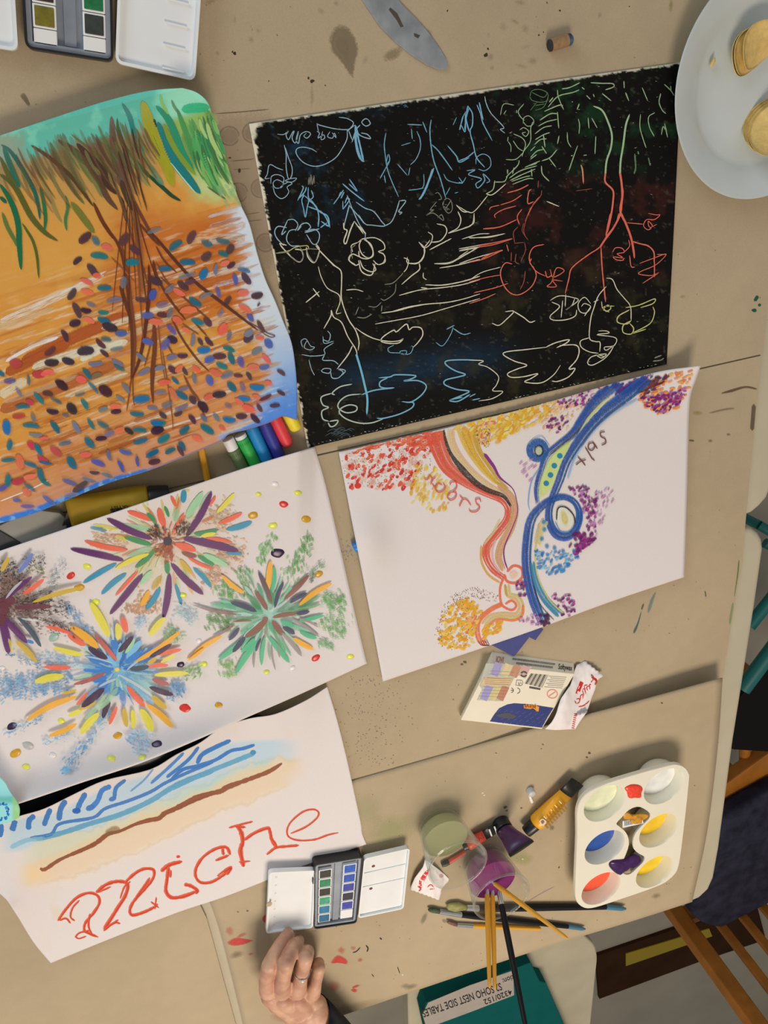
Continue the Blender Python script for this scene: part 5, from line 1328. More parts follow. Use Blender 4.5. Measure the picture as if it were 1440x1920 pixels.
p = scratch(k5, [
    (CR, 3.4, [(384, 36), (420, 80), (500, 160), (546, 200), (550, 280), (548, 370), (570, 450), (600, 520), (640, 580), (662, 650), (656, 710)]),
    (CR, 2.8, [(400, 170), (420, 240), (460, 310), (530, 350), (540, 400), (516, 470), (548, 468)], [(484, 450), (500, 496), (550, 530), (590, 620), (640, 700), (650, 740)], [(484, 450), (480, 490), (436, 570)], [(620, 680), (590, 740), (520, 830)], [(640, 564), (690, 600), (760, 634), (850, 652), (920, 648), (946, 634), (916, 662), (850, 664), (804, 650), (820, 620), (884, 580), (904, 590), (966, 540), (984, 576), (1010, 560), (1060, 566), (1072, 610), (1040, 660), (1010, 690)],
     [(320, 402), (408, 330)], [(366, 310), (408, 366)], [(580, 322), (640, 318), (690, 332)]),
    (DIM, 2.4, [(400, 60), (330, 60), (345, 110), (380, 140), (408, 60)], [(220, 100), (250, 130), (290, 136), (304, 90), (280, 40)], [(620, 120), (612, 60), (640, 30)], [(110, 90), (220, 76)]),
    (CR, 2.8, [(640, 160), (600, 130), (620, 90), (668, 110)], [(668, 130), (690, 180), (740, 204), (770, 190), (750, 150)], [(790, 160), (830, 140), (820, 90), (790, 80)], [(660, 70), (668, 110), (720, 120), (752, 90), (740, 30), (700, 0)]),
    (WB, 2.4, [(460, 584), (478, 610), (466, 650), (430, 640)], [(430, 620), (440, 664), (500, 650)], [(300, 690), (290, 650), (320, 636), (350, 680), (376, 690), (350, 706), (310, 690), (330, 640)], [(292, 736), (360, 746), (440, 736), (440, 700), (500, 660)], [(340, 770), (356, 830), (376, 870)], [(440, 740), (430, 772), (496, 776), (530, 800)], [(420, 840), (440, 826), (480, 830), (470, 856), (430, 850), (418, 836)], [(480, 850), (490, 886), (530, 886), (560, 850), (530, 830), (575, 840), (545, 876)]),
    (CR, 2.8, [(950, 114), (980, 130), (970, 180), (950, 206)], [(970, 150), (1040, 146), (1078, 100), (1082, 50), (1046, 14)], [(1050, 150), (1050, 190), (1000, 230), (936, 286)], [(1080, 50), (1120, 0)], [(1120, 60), (1236, 0)], [(1076, 210), (1076, 240), (1096, 256)], [(1090, 288), (1200, 290), (1330, 266), (1440, 232)], [(920, 356), (1060, 320), (1200, 306), (1330, 286), (1440, 254)],
     [(1060, 306), (1100, 310)], [(806, 470), (900, 456), (1000, 430), (1106, 410)], [(870, 462), (980, 430), (1100, 412), (1220, 402), (1330, 380), (1440, 346)], [(766, 540), (900, 516), (1060, 486), (1220, 440), (1440, 376)], [(1146, 152), (1240, 150), (1320, 110), (1440, 40)], [(1180, 180), (1300, 160), (1440, 124)], [(1306, 70), (1440, 46)]),
    (DIM, 2.6, [(826, 286), (880, 276), (930, 230), (946, 210)], [(900, 280), (890, 340), (830, 386), (800, 376)], [(806, 400), (770, 430), (722, 426)], [(660, 430), (640, 480)], [(650, 496), (700, 500), (746, 476)], [(810, 420), (806, 460)]),
    (TQ, 2.6, [(886, 676), (850, 696), (860, 722), (920, 726), (960, 734), (966, 712), (926, 716), (940, 734), (990, 730), (1010, 690), (998, 680)], [(1224, 574), (1276, 548)], [(1268, 560), (1250, 610), (1200, 680), (1156, 658)], [(1268, 568), (1330, 606), (1380, 598)]),
])
p.stroke(k5([(645, 735), (676, 840), (700, 940), (716, 1020), (712, 1124)]), 4.4, (104, 172, 190), 1, tip=(0, .1), soft=.25, dry=.1)
for l in ([(786, 886), (860, 880), (900, 866), (1026, 872), (990, 896), (950, 906), (1040, 904), (1094, 936), (1070, 990), (1000, 1040), (934, 1038)], [(850, 884), (800, 910), (796, 940), (830, 952), (892, 950)], [(892, 950), (760, 966), (676, 996)], [(960, 1044), (1012, 1046), (1000, 1080), (920, 1120), (820, 1146), (776, 1146)], [(1440, 774), (1330, 770), (1230, 776), (1220, 800), (1280, 840), (1346, 864), (1300, 880), (1220, 900), (1214, 930), (1290, 960), (1370, 972), (1320, 1000), (1240, 1030)], [(1240, 1034), (1300, 1036), (1380, 990)], [(1250, 1026), (1330, 1010)]):
    p.stroke(k5(l), 2.9, TQ, 1, tip=(.1, .1), soft=.25, dry=.15)
for l in ([(620, 926), (540, 944), (490, 984), (508, 996)], [(490, 984), (420, 1010), (430, 1060), (466, 1076), (424, 1100), (430, 1150), (470, 1166)], [(470, 1166), (526, 1160), (510, 1190), (480, 1200), (462, 1172)], [(680, 990), (590, 1000), (536, 1040), (530, 1080), (580, 1110), (640, 1100), (646, 1070), (600, 1060), (550, 1080), (536, 1110), (580, 1150), (660, 1176), (740, 1176), (820, 1150)]):
    p.stroke(k5(l), 2.8, (168, 178, 160), 1, tip=(.1, .1), soft=.25, dry=.15)
for _ in range(12):
    x, y = random.uniform(430, 600), random.uniform(1220, 1290); p.stroke(k5([(x, y), (x + 40, y - 20), (x + 70, y - 10)]), 1.6, (64, 78, 82), .8, dry=.4)
p.build('scratched_lines', CRAYON)
p = scratch(k6, [
    (RD, 3.6, [(908, 0), (890, 80), (878, 150)], [(960, 0), (940, 70), (880, 150), (840, 216), (760, 270), (660, 350), (640, 420), (616, 516)], [(846, 210), (852, 330), (862, 440), (876, 570)], [(980, 0), (1020, 100), (1046, 180), (1060, 290)], [(1046, 180), (1100, 196), (1150, 210), (1186, 250), (1188, 320)]),
    (RD, 2.6, [(1010, 60), (1120, 70)], [(1150, 0), (1200, 10), (1226, 10), (1190, 40), (1140, 40), (1120, 80), (1150, 106), (1176, 80), (1150, 50), (1160, 90), (1206, 70)], [(920, 250), (940, 222), (980, 224), (996, 250), (950, 260), (980, 280), (990, 300), (950, 300), (926, 280), (1000, 290)], [(1000, 246), (1030, 210), (1024, 170)], [(1030, 270), (1040, 340), (1064, 346)],
     [(1094, 322), (1180, 290), (1266, 262), (1200, 330), (1110, 370), (1090, 390), (1170, 400), (1220, 380), (1160, 420), (1114, 450)], [(1190, 300), (1190, 410)], [(1206, 264), (1266, 264)], [(488, 370), (500, 410), (530, 400)], [(520, 360), (540, 410), (610, 370), (560, 352), (530, 440), (500, 470), (560, 470), (536, 430), (600, 436)], [(480, 200), (410, 220), (384, 290), (410, 350), (440, 380), (490, 404)], [(400, 290), (386, 320)],
     [(90, 98), (200, 86), (306, 40)], [(276, 326), (230, 320), (200, 380), (220, 460), (270, 516), (330, 520), (400, 470), (430, 400), (410, 340)], [(240, 200), (250, 240)]),
    (DR, 2.4, [(356, 190), (360, 240), (330, 310)], [(300, 260), (296, 310), (320, 326)], [(270, 250), (268, 310)], [(360, 370), (350, 440), (326, 490)], [(380, 450), (370, 440)], [(376, 10), (350, 100), (360, 150)]),
    (RD, 2.4, [(40, 220), (160, 200), (276, 164)], [(0, 316), (100, 290), (214, 236)], [(0, 440), (120, 410), (204, 396)], [(30, 510), (160, 480), (250, 450)], [(0, 580), (90, 550), (170, 516)]),
    (CR, 2.2, [(0, 160), (120, 150), (230, 130)], [(0, 226), (60, 216)], [(0, 430), (80, 380), (200, 346)], [(0, 80), (30, 60), (30, 0)]),
    (CR, 2.8, [(146, 706), (190, 720), (240, 680), (286, 630), (230, 632)], [(286, 630), (350, 670), (390, 700), (424, 690)], [(880, 416), (920, 426), (950, 490), (1000, 550), (1036, 600), (1040, 690)], [(880, 470), (830, 530), (800, 610), (780, 680), (772, 800), (810, 824), (840, 830), (838, 890)]),
    (YL, 2.8, [(1006, 606), (1090, 590), (1190, 550), (1180, 580), (1100, 606)], [(1180, 600), (1190, 640), (1160, 710), (1050, 770), (1136, 744)], [(1030, 620), (960, 660), (954, 700), (1010, 712), (1040, 690)], [(1040, 690), (990, 720), (990, 766), (1040, 776), (1056, 740), (1030, 706)], [(850, 566), (858, 610), (890, 590), (910, 610), (880, 630), (866, 600), (932, 596)], [(860, 620), (900, 634)]),
    (CR, 2.6, [(520, 560), (560, 536), (600, 530), (660, 540), (700, 560), (620, 620), (660, 590), (680, 540)], [(530, 570), (580, 600), (520, 660), (540, 686), (620, 684), (680, 660), (690, 620)], [(600, 560), (590, 670)], [(780, 580), (740, 540), (700, 580), (710, 630), (750, 640), (780, 600), (740, 580), (720, 600)], [(740, 660), (780, 600)], [(800, 570), (830, 556)], [(620, 520), (616, 600)]),
    (CR, 2.6, [(770, 800), (716, 820), (720, 860), (770, 890), (830, 900)], [(830, 756), (880, 756), (896, 770), (820, 780), (940, 800), (930, 850), (870, 860), (880, 880), (930, 850)], [(930, 850), (900, 900), (860, 940), (790, 976), (760, 960), (790, 920), (880, 904), (850, 930), (820, 910), (870, 920)]),
    (CR, 3.0, [(496, 858), (560, 830), (640, 812), (620, 836), (560, 864)], [(580, 850), (680, 846), (706, 880), (690, 940), (640, 1000), (680, 998), (640, 1050), (570, 1080), (530, 1078)], [(500, 860), (360, 876), (240, 890), (220, 910), (290, 950), (370, 976), (310, 1000), (246, 1030), (270, 1054), (350, 1050), (440, 1030), (400, 1060), (356, 1084), (460, 1090), (540, 1040), (586, 976)]),
    (CR, 2.8, [(0, 944), (90, 948), (60, 970), (120, 990), (186, 1046), (176, 1100), (150, 1140), (216, 1146), (150, 1190), (60, 1206)], ),
    (TQ, 3.0, [(0, 1180), (40, 1160)], [(20, 1200), (70, 1190)]),
    (DIM, 3.5, [(1180, 950), (1230, 944), (1250, 930)], [(1190, 930), (1236, 912)]),
])
p.build('scratched_lines', CRAYON)
p = Paint(bkS, scratch.base)
for _ in range(360):
    u = random.uniform(490, 1265); v = random.uniform(150, 820)
    if ldist(u, v, BK_TL, BK_TR) < 6 or ldist(u, v, BK_BL, BK_BR) > -6 or ldist(u, v, BK_TL, BK_BL) > -8: continue
    if ldist(u, v, BK_TR, BK_BR) < 5: continue
    c = random.choice([(96, 94, 86), (120, 116, 100), (70, 76, 74), (150, 140, 110)]) if random.random() < .8 else (190, 186, 170)
    L = random.uniform(.8, 4.5); a = random.uniform(-20, 20)
    p.daub(u, v, L, random.uniform(.6, 1.3), a, c, random.uniform(.35, .9))
for t in np.linspace(.02, .98, 90):
    for (a, b), off in (((BK_TL, BK_TR), 1.5), ((BK_BL, BK_BR), -2.5)):
        if random.random() < .55:
            q = np.array(a) * (1 - t) + np.array(b) * t; s = random.uniform(0, 3)
            p.daub(q[0], q[1] + off + s * (1 if off > 0 else -1), random.uniform(1.5, 5), random.uniform(.7, 1.6), random.uniform(-30, 20), random.choice([(190, 184, 166), (92, 140, 160), (110, 160, 96) if q[0] > 880 else (90, 130, 150)]), .8)
for u, v, c in ((905, 163, (92, 170, 72)), (960, 152, (104, 190, 74)), (970, 158, (96, 180, 70)), (1225, 122, (100, 170, 80)), (750, 195, (60, 110, 130)), (690, 812, (60, 104, 128))):
    for _ in range(7): p.daub(u + random.uniform(-14, 14), v + random.uniform(0, 7), random.uniform(3, 8), 1.6, random.uniform(-30, 30), c, .75, dry=.3)
p.build('wax_specks', CRAYON)

# ------------------------------------------------------------------ orange tree painting
random.seed(5)
def zb_or(u): return np.interp(u, [-200, 0, 110, 200, 290, 430, 560], [.014, .020, .0345, .036, .028, .0185, .0175])
bot_or = [(-170, 1012), (-60, 992), (0, 981), (60, 964), (120, 940), (200, 907), (280, 882), (349, 855), (413, 828), (430, 814), (467, 805), (509, 791), (530, 781), (557, 788)]
def h_or(u, v):
    b = np.interp(u, [p[0] for p in bot_or], [p[1] for p in bot_or]); d = np.maximum(b - v, 0)
    dt = np.maximum(ldist(u, v, (0, 255), (340, 165)), 0)
    c = np.hypot(u - 395, v - 180)
    er = np.interp(v, [165, 220, 410, 520, 640, 780], [350, 400, 465, 496, 545, 558]) - u
    return Z0 + .004 + (zb_or(u) - .007) * np.exp(-d / (95.0 + 75.0 * sstep(400, 470, u))) + .010 * np.exp(-dt / 45.0) + .020 * np.exp(-c / 55.0) + .006 * np.exp(-np.maximum(er, 0) / 60.0) * sstep(640, 500, v)
orS = Sheet([(-150, 296), (-60, 272), (0, 254), (100, 221), (200, 189), (280, 170), (342, 165)],
            [(342, 165), (368, 173), (388, 190), (399, 216), (411, 250), (430, 320), (450, 380), (468, 420), (481, 470), (497, 522), (515, 562), (531, 602), (546, 640), (553, 680), (557, 730), (557, 788)],
            bot_or, [(-150, 296), (-158, 560), (-165, 800), (-170, 1012)], h_or, 300, 330, thick=.0005)
ORW = (214, 176, 142)
def c_or(u, v):
    al = u * math.cos(.33) - v * math.sin(.33); ac = u * math.sin(.33) + v * math.cos(.33)
    st = fbm(al / 80, ac / 5, 11); st2 = fbm(al / 160, ac / 11, 12); n = fbm(u / 30, v / 30, 13); nf = fbm(u / 9, v / 9, 14)
    base = np.tile(A(212, 142, 58), (len(u), 1))
    base = mixc(base, (222, 164, 78), sstep(-.1, .5, n) * .6)
    base = mixc(base, (198, 116, 40), sstep(.1, .6, st2) * sstep(560, 620, v + u * .3) * .9)
    # brown heart behind the branches
    base = mixc(base, (188, 92, 28), sstep(160, 240, u + 20 * st) * sstep(370, 430, v) * sstep(470, 430, u + 30 * st) * sstep(700, 600, v + u * .1) * (.75 + .25 * st2))
    # pale dry streaks
    base = mixc(base, (222, 192, 152), sstep(.22, .5, st) * sstep(470, 560, v + u * .25) * .75)
    base = mixc(base, (176, 88, 36), sstep(.15, .5, -st2) * sstep(500, 600, v + u * .2) * .75)
    base = mixc(base, (206, 130, 86), sstep(830, 900, v + u * .42) * .8 * (.8 + .2 * st))
    base = mixc(base, (216, 150, 112), sstep(930, 985, v + u * .40) * .6)
    # yellow field at the left
    base = mixc(base, (214, 150, 64), sstep(250, 150, u + 14 * n) * sstep(590, 540, v + u * .42) * .85)
    base = mixc(base, (146, 122, 76), np.exp(-(((u - 235) / 95) ** 2 + ((v - 290 + (u - 235) * .25) / 62) ** 2)) * (.75 + .25 * n))
    base = mixc(base, (150, 138, 84), np.exp(-(((u - 110) / 90) ** 2 + ((v - 350) / 50) ** 2)) * .45 * (.6 + .6 * n))
    # green wash and aqua band along the top
    d = ldist(u, v, (0, 254), (340, 165))
    base = mixc(base, (150, 128, 84), sstep(112, 74, d + 14 * n) * .85 * sstep(420, 300, u))
    base = mixc(base, (96, 184, 160), sstep(66, 44, d + 12 * n + 5 * nf) * sstep(0, 60, u + 40 * n))
    base = mixc(base, (140, 172, 150), sstep(60, 44, d) * sstep(60, 10, u) * .8)
    base = mixc(base, (126, 206, 178), sstep(.1, .5, n) * sstep(54, 36, d) * .8)
    gr = sstep(296, 352, u - (v - 240) * .32 + 14 * n) * sstep(392, 352, v + 10 * nf)
    base = mixc(base, (136, 182, 92), gr * .9 * sstep(38, 58, d))
    base = mixc(base, (150, 214, 178), sstep(60, 42, d) * sstep(280, 330, u))
    base = mixc(base, (206, 204, 140), sstep(300, 352, v) * gr * .7)
    # blue-white margin at the right
    edge = np.interp(v, [300, 372, 400, 440, 480, 560, 600, 650, 700, 740, 780, 820], [520, 440, 425, 440, 452, 452, 470, 486, 498, 500, 478, 420])
    w = sstep(-16, 22, u - edge + 26 * st + 8 * nf) * sstep(372, 392, v + 8 * nf)
    base = mixc(base, (204, 206, 216), w * sstep(372, 392, v))
    bl = sstep(560, 780, v + (u - 500) * .35) * w
    base = mixc(base, (112, 158, 214), bl * .9)
    base = mixc(base, (72, 124, 200), sstep(700, 800, v + (u - 500) * .6 + 20 * n) * w * .85)
    base = mixc(base, (196, 214, 232), sstep(.25, .5, st) * w * .55)
    # blue painted edge along the bottom
    b = np.interp(u, [p[0] for p in bot_or], [p[1] for p in bot_or]) - v
    base = mixc(base, (62, 120, 190), sstep(13, 8, b + 3 * nf + np.clip((u - 180) / 16, 0, 12)) * sstep(310, 270, u))
    base = mixc(base, (150, 190, 220), sstep(.1, .4, nf) * sstep(11, 7, b) * sstep(300, 240, u) * .6)
    base = mixc(base, (120, 110, 140), sstep(4, 1.5, b) * sstep(250, 320, u) * .8)
    return base
orp = orS.build('tree_painting', 'large orange and green painting of a tree with many leaf dabs', 'painting', c_or)
ka, kbb, kc, kd, ke, kf = [crop(x, y, 300 / 1440) for x, y in ((0, 150), (280, 150), (0, 420), (280, 420), (0, 690), (280, 620))]
p = Paint(orS)
# pale and brown sweeps across the ground
for pts, w, c, a, dr in (([(0, 604), (90, 566), (195, 516)], 16, (232, 206, 170), .8, .5), ([(0, 600), (100, 556), (200, 508)], 6, (240, 222, 196), .8, .5), ([(40, 680), (140, 632), (240, 590)], 26, (176, 84, 34), .95, .12), ([(10, 700), (60, 676), (130, 642)], 22, (180, 84, 30), .9, .15),
                         ([(10, 678), (60, 650), (110, 632)], 8, (240, 222, 204), .9, .2), ([(190, 616), (260, 592), (330, 570)], 14, (228, 200, 160), .85, .45), ([(60, 690), (150, 660), (240, 640)], 20, (226, 206, 170), .85, .35), ([(150, 675), (190, 655), (232, 640)], 16, (224, 210, 176), .9, .2),
                         ([(0, 770), (60, 745), (120, 722), (220, 680)], 26, (186, 100, 48), .8, .35), ([(120, 745), (180, 722), (240, 700)], 10, (222, 204, 172), .8, .4), ([(0, 742), (50, 712)], 22, (228, 204, 160), .8, .4),
                         ([(330, 540), (400, 515), (450, 500)], 16, (226, 200, 170), .7, .5), ([(290, 640), (380, 610), (460, 590)], 14, (222, 180, 130), .75, .5), ([(260, 720), (360, 690), (450, 660)], 12, (226, 190, 140), .7, .5), ([(230, 800), (330, 770), (440, 730)], 8, (232, 204, 170), .8, .45), ([(160, 850), (290, 808), (420, 770)], 5, (236, 206, 176), .8, .4),
                         ([(0, 940), (60, 916), (92, 900)], 3, (238, 216, 196), .9, .2), ([(0, 915), (50, 890), (110, 865)], 8, (200, 120, 56), .7, .4), ([(300, 560), (370, 535), (440, 520)], 20, (196, 100, 36), .8, .4), ([(400, 420), (440, 428), (460, 418)], 18, (206, 160, 112), .6, .6), ([(390, 455), (440, 445), (458, 452)], 22, (206, 184, 160), .7, .5)):
    p.stroke(pts, w, c, a, tip=(.1, .15), soft=.35, dry=dr)
for _ in range(70):
    u0 = random.uniform(-20, 420); v0 = random.uniform(560, 900) - u0 * .2; L = random.uniform(60, 170)
    if v0 + u0 * .42 < 610: continue
    p.stroke([(u0, v0), (u0 + L * .5, v0 - L * .17), (u0 + L, v0 - L * .36)], random.uniform(3, 13), random.choice([(232, 208, 172), (224, 190, 140), (190, 104, 44), (206, 128, 52), (180, 92, 40), (226, 170, 90)]), random.uniform(.4, .7), tip=(.15, .25), soft=.35, dry=random.uniform(.4, .62))
for _ in range(40):
    v0 = random.uniform(400, 800); u0 = np.interp(v0, [400, 480, 560, 650, 740, 800], [425, 440, 452, 486, 500, 450]) - random.uniform(10, 60); L = random.uniform(40, 80)
    p.stroke([(u0, v0), (u0 + L, v0 - L * .28)], random.uniform(3, 10), random.choice([(206, 130, 60), (222, 180, 120), (196, 104, 44), (206, 206, 206)]), random.uniform(.4, .7), tip=(.15, .4), soft=.35, dry=random.uniform(.4, .6))
p.build('ground_sweeps')
base_k = p.k
# broad watery green and brown washes under the grass
p = Paint(orS, base_k)
for _ in range(34):
    x = random.uniform(300, 640); y = random.uniform(250, 560); L = random.uniform(250, 520)
    p.stroke(kbb([(x, y), (x + L * .2, y + L * .5), (x + L * .5, y + L)]), random.uniform(8, 18), random.choice([(70, 166, 104), (104, 186, 104), (150, 196, 96), (60, 140, 90), (170, 190, 100)]), random.uniform(.25, .45), tip=(.3, .45), soft=.5, dry=.3)
for _ in range(30):
    x = random.uniform(420, 1250); y = random.uniform(420, 620) - (x - 800) * .1; L = random.uniform(240, 520)
    p.stroke(ka([(x, y), (x + L * .22, y + L * .5), (x + L * .5, y + L)]), random.uniform(7, 16), random.choice([(140, 110, 70), (126, 96, 62), (134, 128, 70), (150, 130, 84), (112, 116, 64)]), random.uniform(.25, .45), tip=(.3, .45), soft=.5, dry=.3)
p.build('grass_washes'); base_k = p.k
# grass
p = Paint(orS, base_k)
DKG, OLV, BRN, DBR, TEA, YOL, MGR, LGR = (8, 92, 68), (88, 92, 34), (98, 60, 38), (64, 38, 28), (12, 122, 116), (164, 152, 26), (34, 146, 92), (120, 178, 84)
for k, pts, w, c, a in ((ka, [(10, 585), (90, 640), (200, 800), (300, 980), (345, 1130), (360, 1260)], 9, (10, 96, 84), .95), (ka, [(30, 600), (90, 760), (180, 970)], 11, (8, 106, 90), .95), (ka, [(0, 690), (80, 860), (180, 1040), (280, 1230), (400, 1370), (520, 1450)], 12, OLV, .9), (ka, [(0, 850), (80, 910), (150, 1000)], 8, OLV, .85),
                        (ka, [(0, 940), (80, 1060), (140, 1200), (168, 1330), (172, 1440), (180, 1560), (190, 1710)], 12, (6, 100, 62), 1), (ka, [(0, 1050), (60, 1110)], 8, DKG, .9), (ka, [(200, 1290), (250, 1370), (300, 1460), (335, 1600), (350, 1790)], 6, (72, 96, 34), .9), (ka, [(20, 1190), (70, 1330), (130, 1440), (150, 1500)], 9, (60, 120, 60), .7), (ka, [(360, 960), (390, 1080), (410, 1240), (400, 1365)], 8, (24, 110, 62), .95),
                        (ka, [(590, 1040), (610, 1150), (590, 1260), (600, 1360)], 7, (50, 122, 66), .85), (ka, [(450, 560), (540, 760), (640, 960), (760, 1120)], 10, (98, 106, 56), .7), (ka, [(640, 1100), (740, 1230), (850, 1380)], 14, (118, 118, 44), .85), (ka, [(280, 590), (420, 680), (600, 830), (720, 970), (840, 1140)], 8, (84, 58, 30), .95), (ka, [(840, 1100), (920, 1270), (1030, 1440)], 8, (104, 50, 24), .95),
                        (ka, [(520, 540), (640, 620), (780, 740), (880, 880), (960, 1050), (1060, 1170)], 14, (96, 66, 46), .92), (ka, [(690, 570), (800, 690), (920, 800), (960, 930), (1050, 1030)], 14, (70, 44, 30), .97), (ka, [(1005, 330), (1020, 560), (1050, 760), (1110, 960), (1180, 1150)], 15, (108, 78, 62), .85), (ka, [(1090, 900), (1140, 1040), (1200, 1180)], 14, (80, 54, 34), .9), (ka, [(820, 480), (900, 620), (1000, 800), (1080, 960)], 9, (122, 88, 66), .6), (ka, [(640, 490), (800, 620), (930, 760), (1050, 920)], 5, (110, 100, 50), .8),
                        (ka, [(1055, 345), (1070, 480), (1130, 620), (1250, 770), (1380, 900), (1450, 970)], 8, (66, 86, 40), .9), (ka, [(1090, 1050), (1120, 1180), (1145, 1290)], 8, (70, 44, 46), .9), (ka, [(1180, 1030), (1260, 1200), (1390, 1440)], 7, (110, 60, 40), .85), (ka, [(720, 760), (840, 900), (920, 1060)], 9, (110, 130, 70), .6), (ka, [(330, 820), (420, 980), (500, 1180), (560, 1290)], 10, (140, 140, 84), .5), (ka, [(1100, 210), (1170, 340), (1220, 540), (1300, 660)], 10, (20, 122, 112), .95),
                        (ka, [(900, 560), (960, 700), (1050, 880)], 12, (150, 118, 70), .5), (ka, [(1160, 640), (1240, 800), (1330, 960)], 12, (140, 150, 90), .5),
                        (kbb, [(-60, 190), (0, 400), (80, 600), (160, 780), (210, 960)], 26, (168, 160, 30), .85), (kbb, [(0, 460), (60, 620), (120, 780)], 12, (128, 150, 40), .7), (kbb, [(80, 380), (130, 560), (250, 760), (360, 900), (460, 1025)], 19, (0, 118, 112), .97), (kbb, [(60, 235), (160, 340), (230, 480), (300, 660), (400, 820)], 15, (20, 142, 100), .9), (kbb, [(250, 260), (330, 480), (420, 720), (540, 930), (640, 1030)], 12, (70, 150, 76), .8),
                        (kbb, [(130, 400), (200, 560), (300, 720), (420, 860)], 12, (132, 158, 46), .8), (kbb, [(0, 860), (100, 950), (200, 1040), (285, 1090)], 8, (24, 66, 42), .95), (kbb, [(0, 760), (60, 860), (130, 950)], 12, (90, 150, 110), .6), (kbb, [(40, 350), (60, 430)], 6, (14, 60, 50), .9), (kbb, [(290, 270), (400, 255), (545, 250)], 20, (58, 186, 128), .85), (kbb, [(200, 180), (230, 250), (290, 330)], 6, (96, 140, 100), .7), (kbb, [(100, 130), (120, 220), (170, 310)], 7, (150, 190, 90), .7)):
    p.stroke(k(pts), w, c, a, tip=(.35, .4), tipw=(.1, .05), soft=.22, dry=.12)
p.stroke(kbb([(190, 740), (300, 880), (420, 1020)]), 2.2, (180, 222, 206), .9, dry=.2)
for _ in range(46):
    x = random.uniform(380, 660); y = random.uniform(320, 720); L = random.uniform(160, 420); s = .36 + (x - 400) * .0006
    c = random.choice([(48, 156, 88), (86, 180, 96), (34, 130, 80), (132, 192, 96), (70, 120, 62), (176, 206, 120), (58, 110, 70)])
    p.stroke(kbb([(x, y), (x + L * s * .35, y + L * .5), (x + L * s, y + L)]), random.uniform(4, 10), c, random.uniform(.5, .85), tip=(.3, .5), soft=.3, dry=.3)
for _ in range(60):
    x = random.uniform(20, 1300); y = 600 - x * .22 + random.uniform(0, 300); L = random.uniform(160, 420)
    p.stroke(ka([(x, y), (x + L * .22, y + L * .5), (x + L * .55, y + L)]), random.uniform(3, 8), random.choice([(112, 118, 62), (96, 118, 66), (130, 100, 60), (120, 84, 56), (140, 136, 80), (104, 76, 50)]), random.uniform(.35, .65), tip=(.3, .5), soft=.35, dry=.35)
p.stroke(kbb([(520, 960), (620, 1030), (690, 1075)]), 3, (84, 92, 50), .9)
for _ in range(14):
    x = random.uniform(600, 800); y = random.uniform(960, 1130); p.daub(*kbb([(x, y)])[0], random.uniform(8, 20), random.uniform(4, 9), 60, (156, 186, 130), .5, dry=.45, soft=.4)
p.build('grass_strokes'); base_k = p.k
# branches
p = Paint(orS, base_k)
for k, pts, w, c in ((kc, [(930, 0), (1060, 180), (1120, 380), (1170, 800), (1190, 1100), (1180, 1440)], 6.5, (100, 48, 22)), (kc, [(1100, 200), (1150, 450), (1180, 700), (1205, 900), (1215, 1100), (1195, 1440)], 6.5, (122, 62, 30)), (kc, [(1080, 560), (1140, 740), (1190, 900)], 8, (100, 46, 22)), (kc, [(1340, 370), (1345, 600), (1320, 850), (1290, 1060), (1250, 1240), (1190, 1390)], 8, (90, 40, 24)),
                     (kc, [(1380, 340), (1400, 450), (1450, 560)], 6, (96, 46, 26)), (kc, [(1390, 900), (1395, 1100), (1370, 1440), (1380, 1600)], 8.5, (120, 58, 30)), (kc, [(1375, 1000), (1340, 1150), (1300, 1290)], 3.5, (130, 70, 34)), (kc, [(1150, 0), (1230, 250), (1300, 430), (1330, 560)], 4.5, (120, 60, 30)), (kc, [(1200, 0), (1250, 200), (1290, 420)], 4, (140, 76, 36)), (kc, [(1260, 0), (1360, 120), (1440, 200)], 5, (104, 50, 26)), (kc, [(1180, 1400), (1165, 1530), (1140, 1690)], 3, (130, 70, 34)), (kc, [(1195, 1400), (1200, 1560), (1210, 1640)], 3, (130, 70, 34)),
                     (kc, [(1000, 300), (1120, 420), (1210, 520)], 3.5, (150, 84, 40)), (kc, [(1240, 0), (1270, 300), (1275, 620)], 8, (150, 86, 44)),
                     (kd, [(0, 60), (80, 150), (250, 350), (420, 530), (640, 700), (850, 860), (980, 960)], 6.5, (84, 44, 28)), (kd, [(850, 860), (960, 920), (1060, 980), (1130, 1005), (1100, 1020), (1050, 1000), (980, 950)], 2, (96, 62, 60)), (kd, [(40, 330), (70, 470), (170, 660), (330, 870)], 5, (100, 50, 28)), (kd, [(100, 480), (330, 680), (430, 770), (560, 880)], 4, (120, 64, 34)), (kd, [(200, 850), (300, 1040), (430, 1220), (540, 1330)], 4.5, (110, 56, 30)), (kd, [(400, 880), (520, 1010)], 4, (120, 66, 34)), (kd, [(300, 900), (450, 1000)], 3, (130, 76, 40)),
                     (kd, [(40, 900), (50, 1100), (30, 1300), (20, 1460)], 9, (116, 58, 30)), (kd, [(80, 880), (110, 1200), (150, 1440)], 3, (140, 80, 44)), (kd, [(160, 1080), (210, 1170)], 4, (120, 70, 40)), (kd, [(60, 200), (140, 340), (250, 440)], 4, (110, 56, 30)), (kd, [(60, 340), (160, 520), (300, 660)], 3, (130, 70, 36)), (kf, [(40, 0), (50, 200), (25, 450), (35, 660)], 7, (116, 58, 30)), (kf, [(120, 180), (170, 500), (210, 800), (210, 900)], 3, (140, 80, 44)), (kf, [(310, 400), (380, 540), (440, 620), (500, 780)], 5, (126, 72, 44))):
    p.stroke(k(pts), w, c, .92, tip=(.25, .4), tipw=(.2, .1), soft=.25, dry=.15)
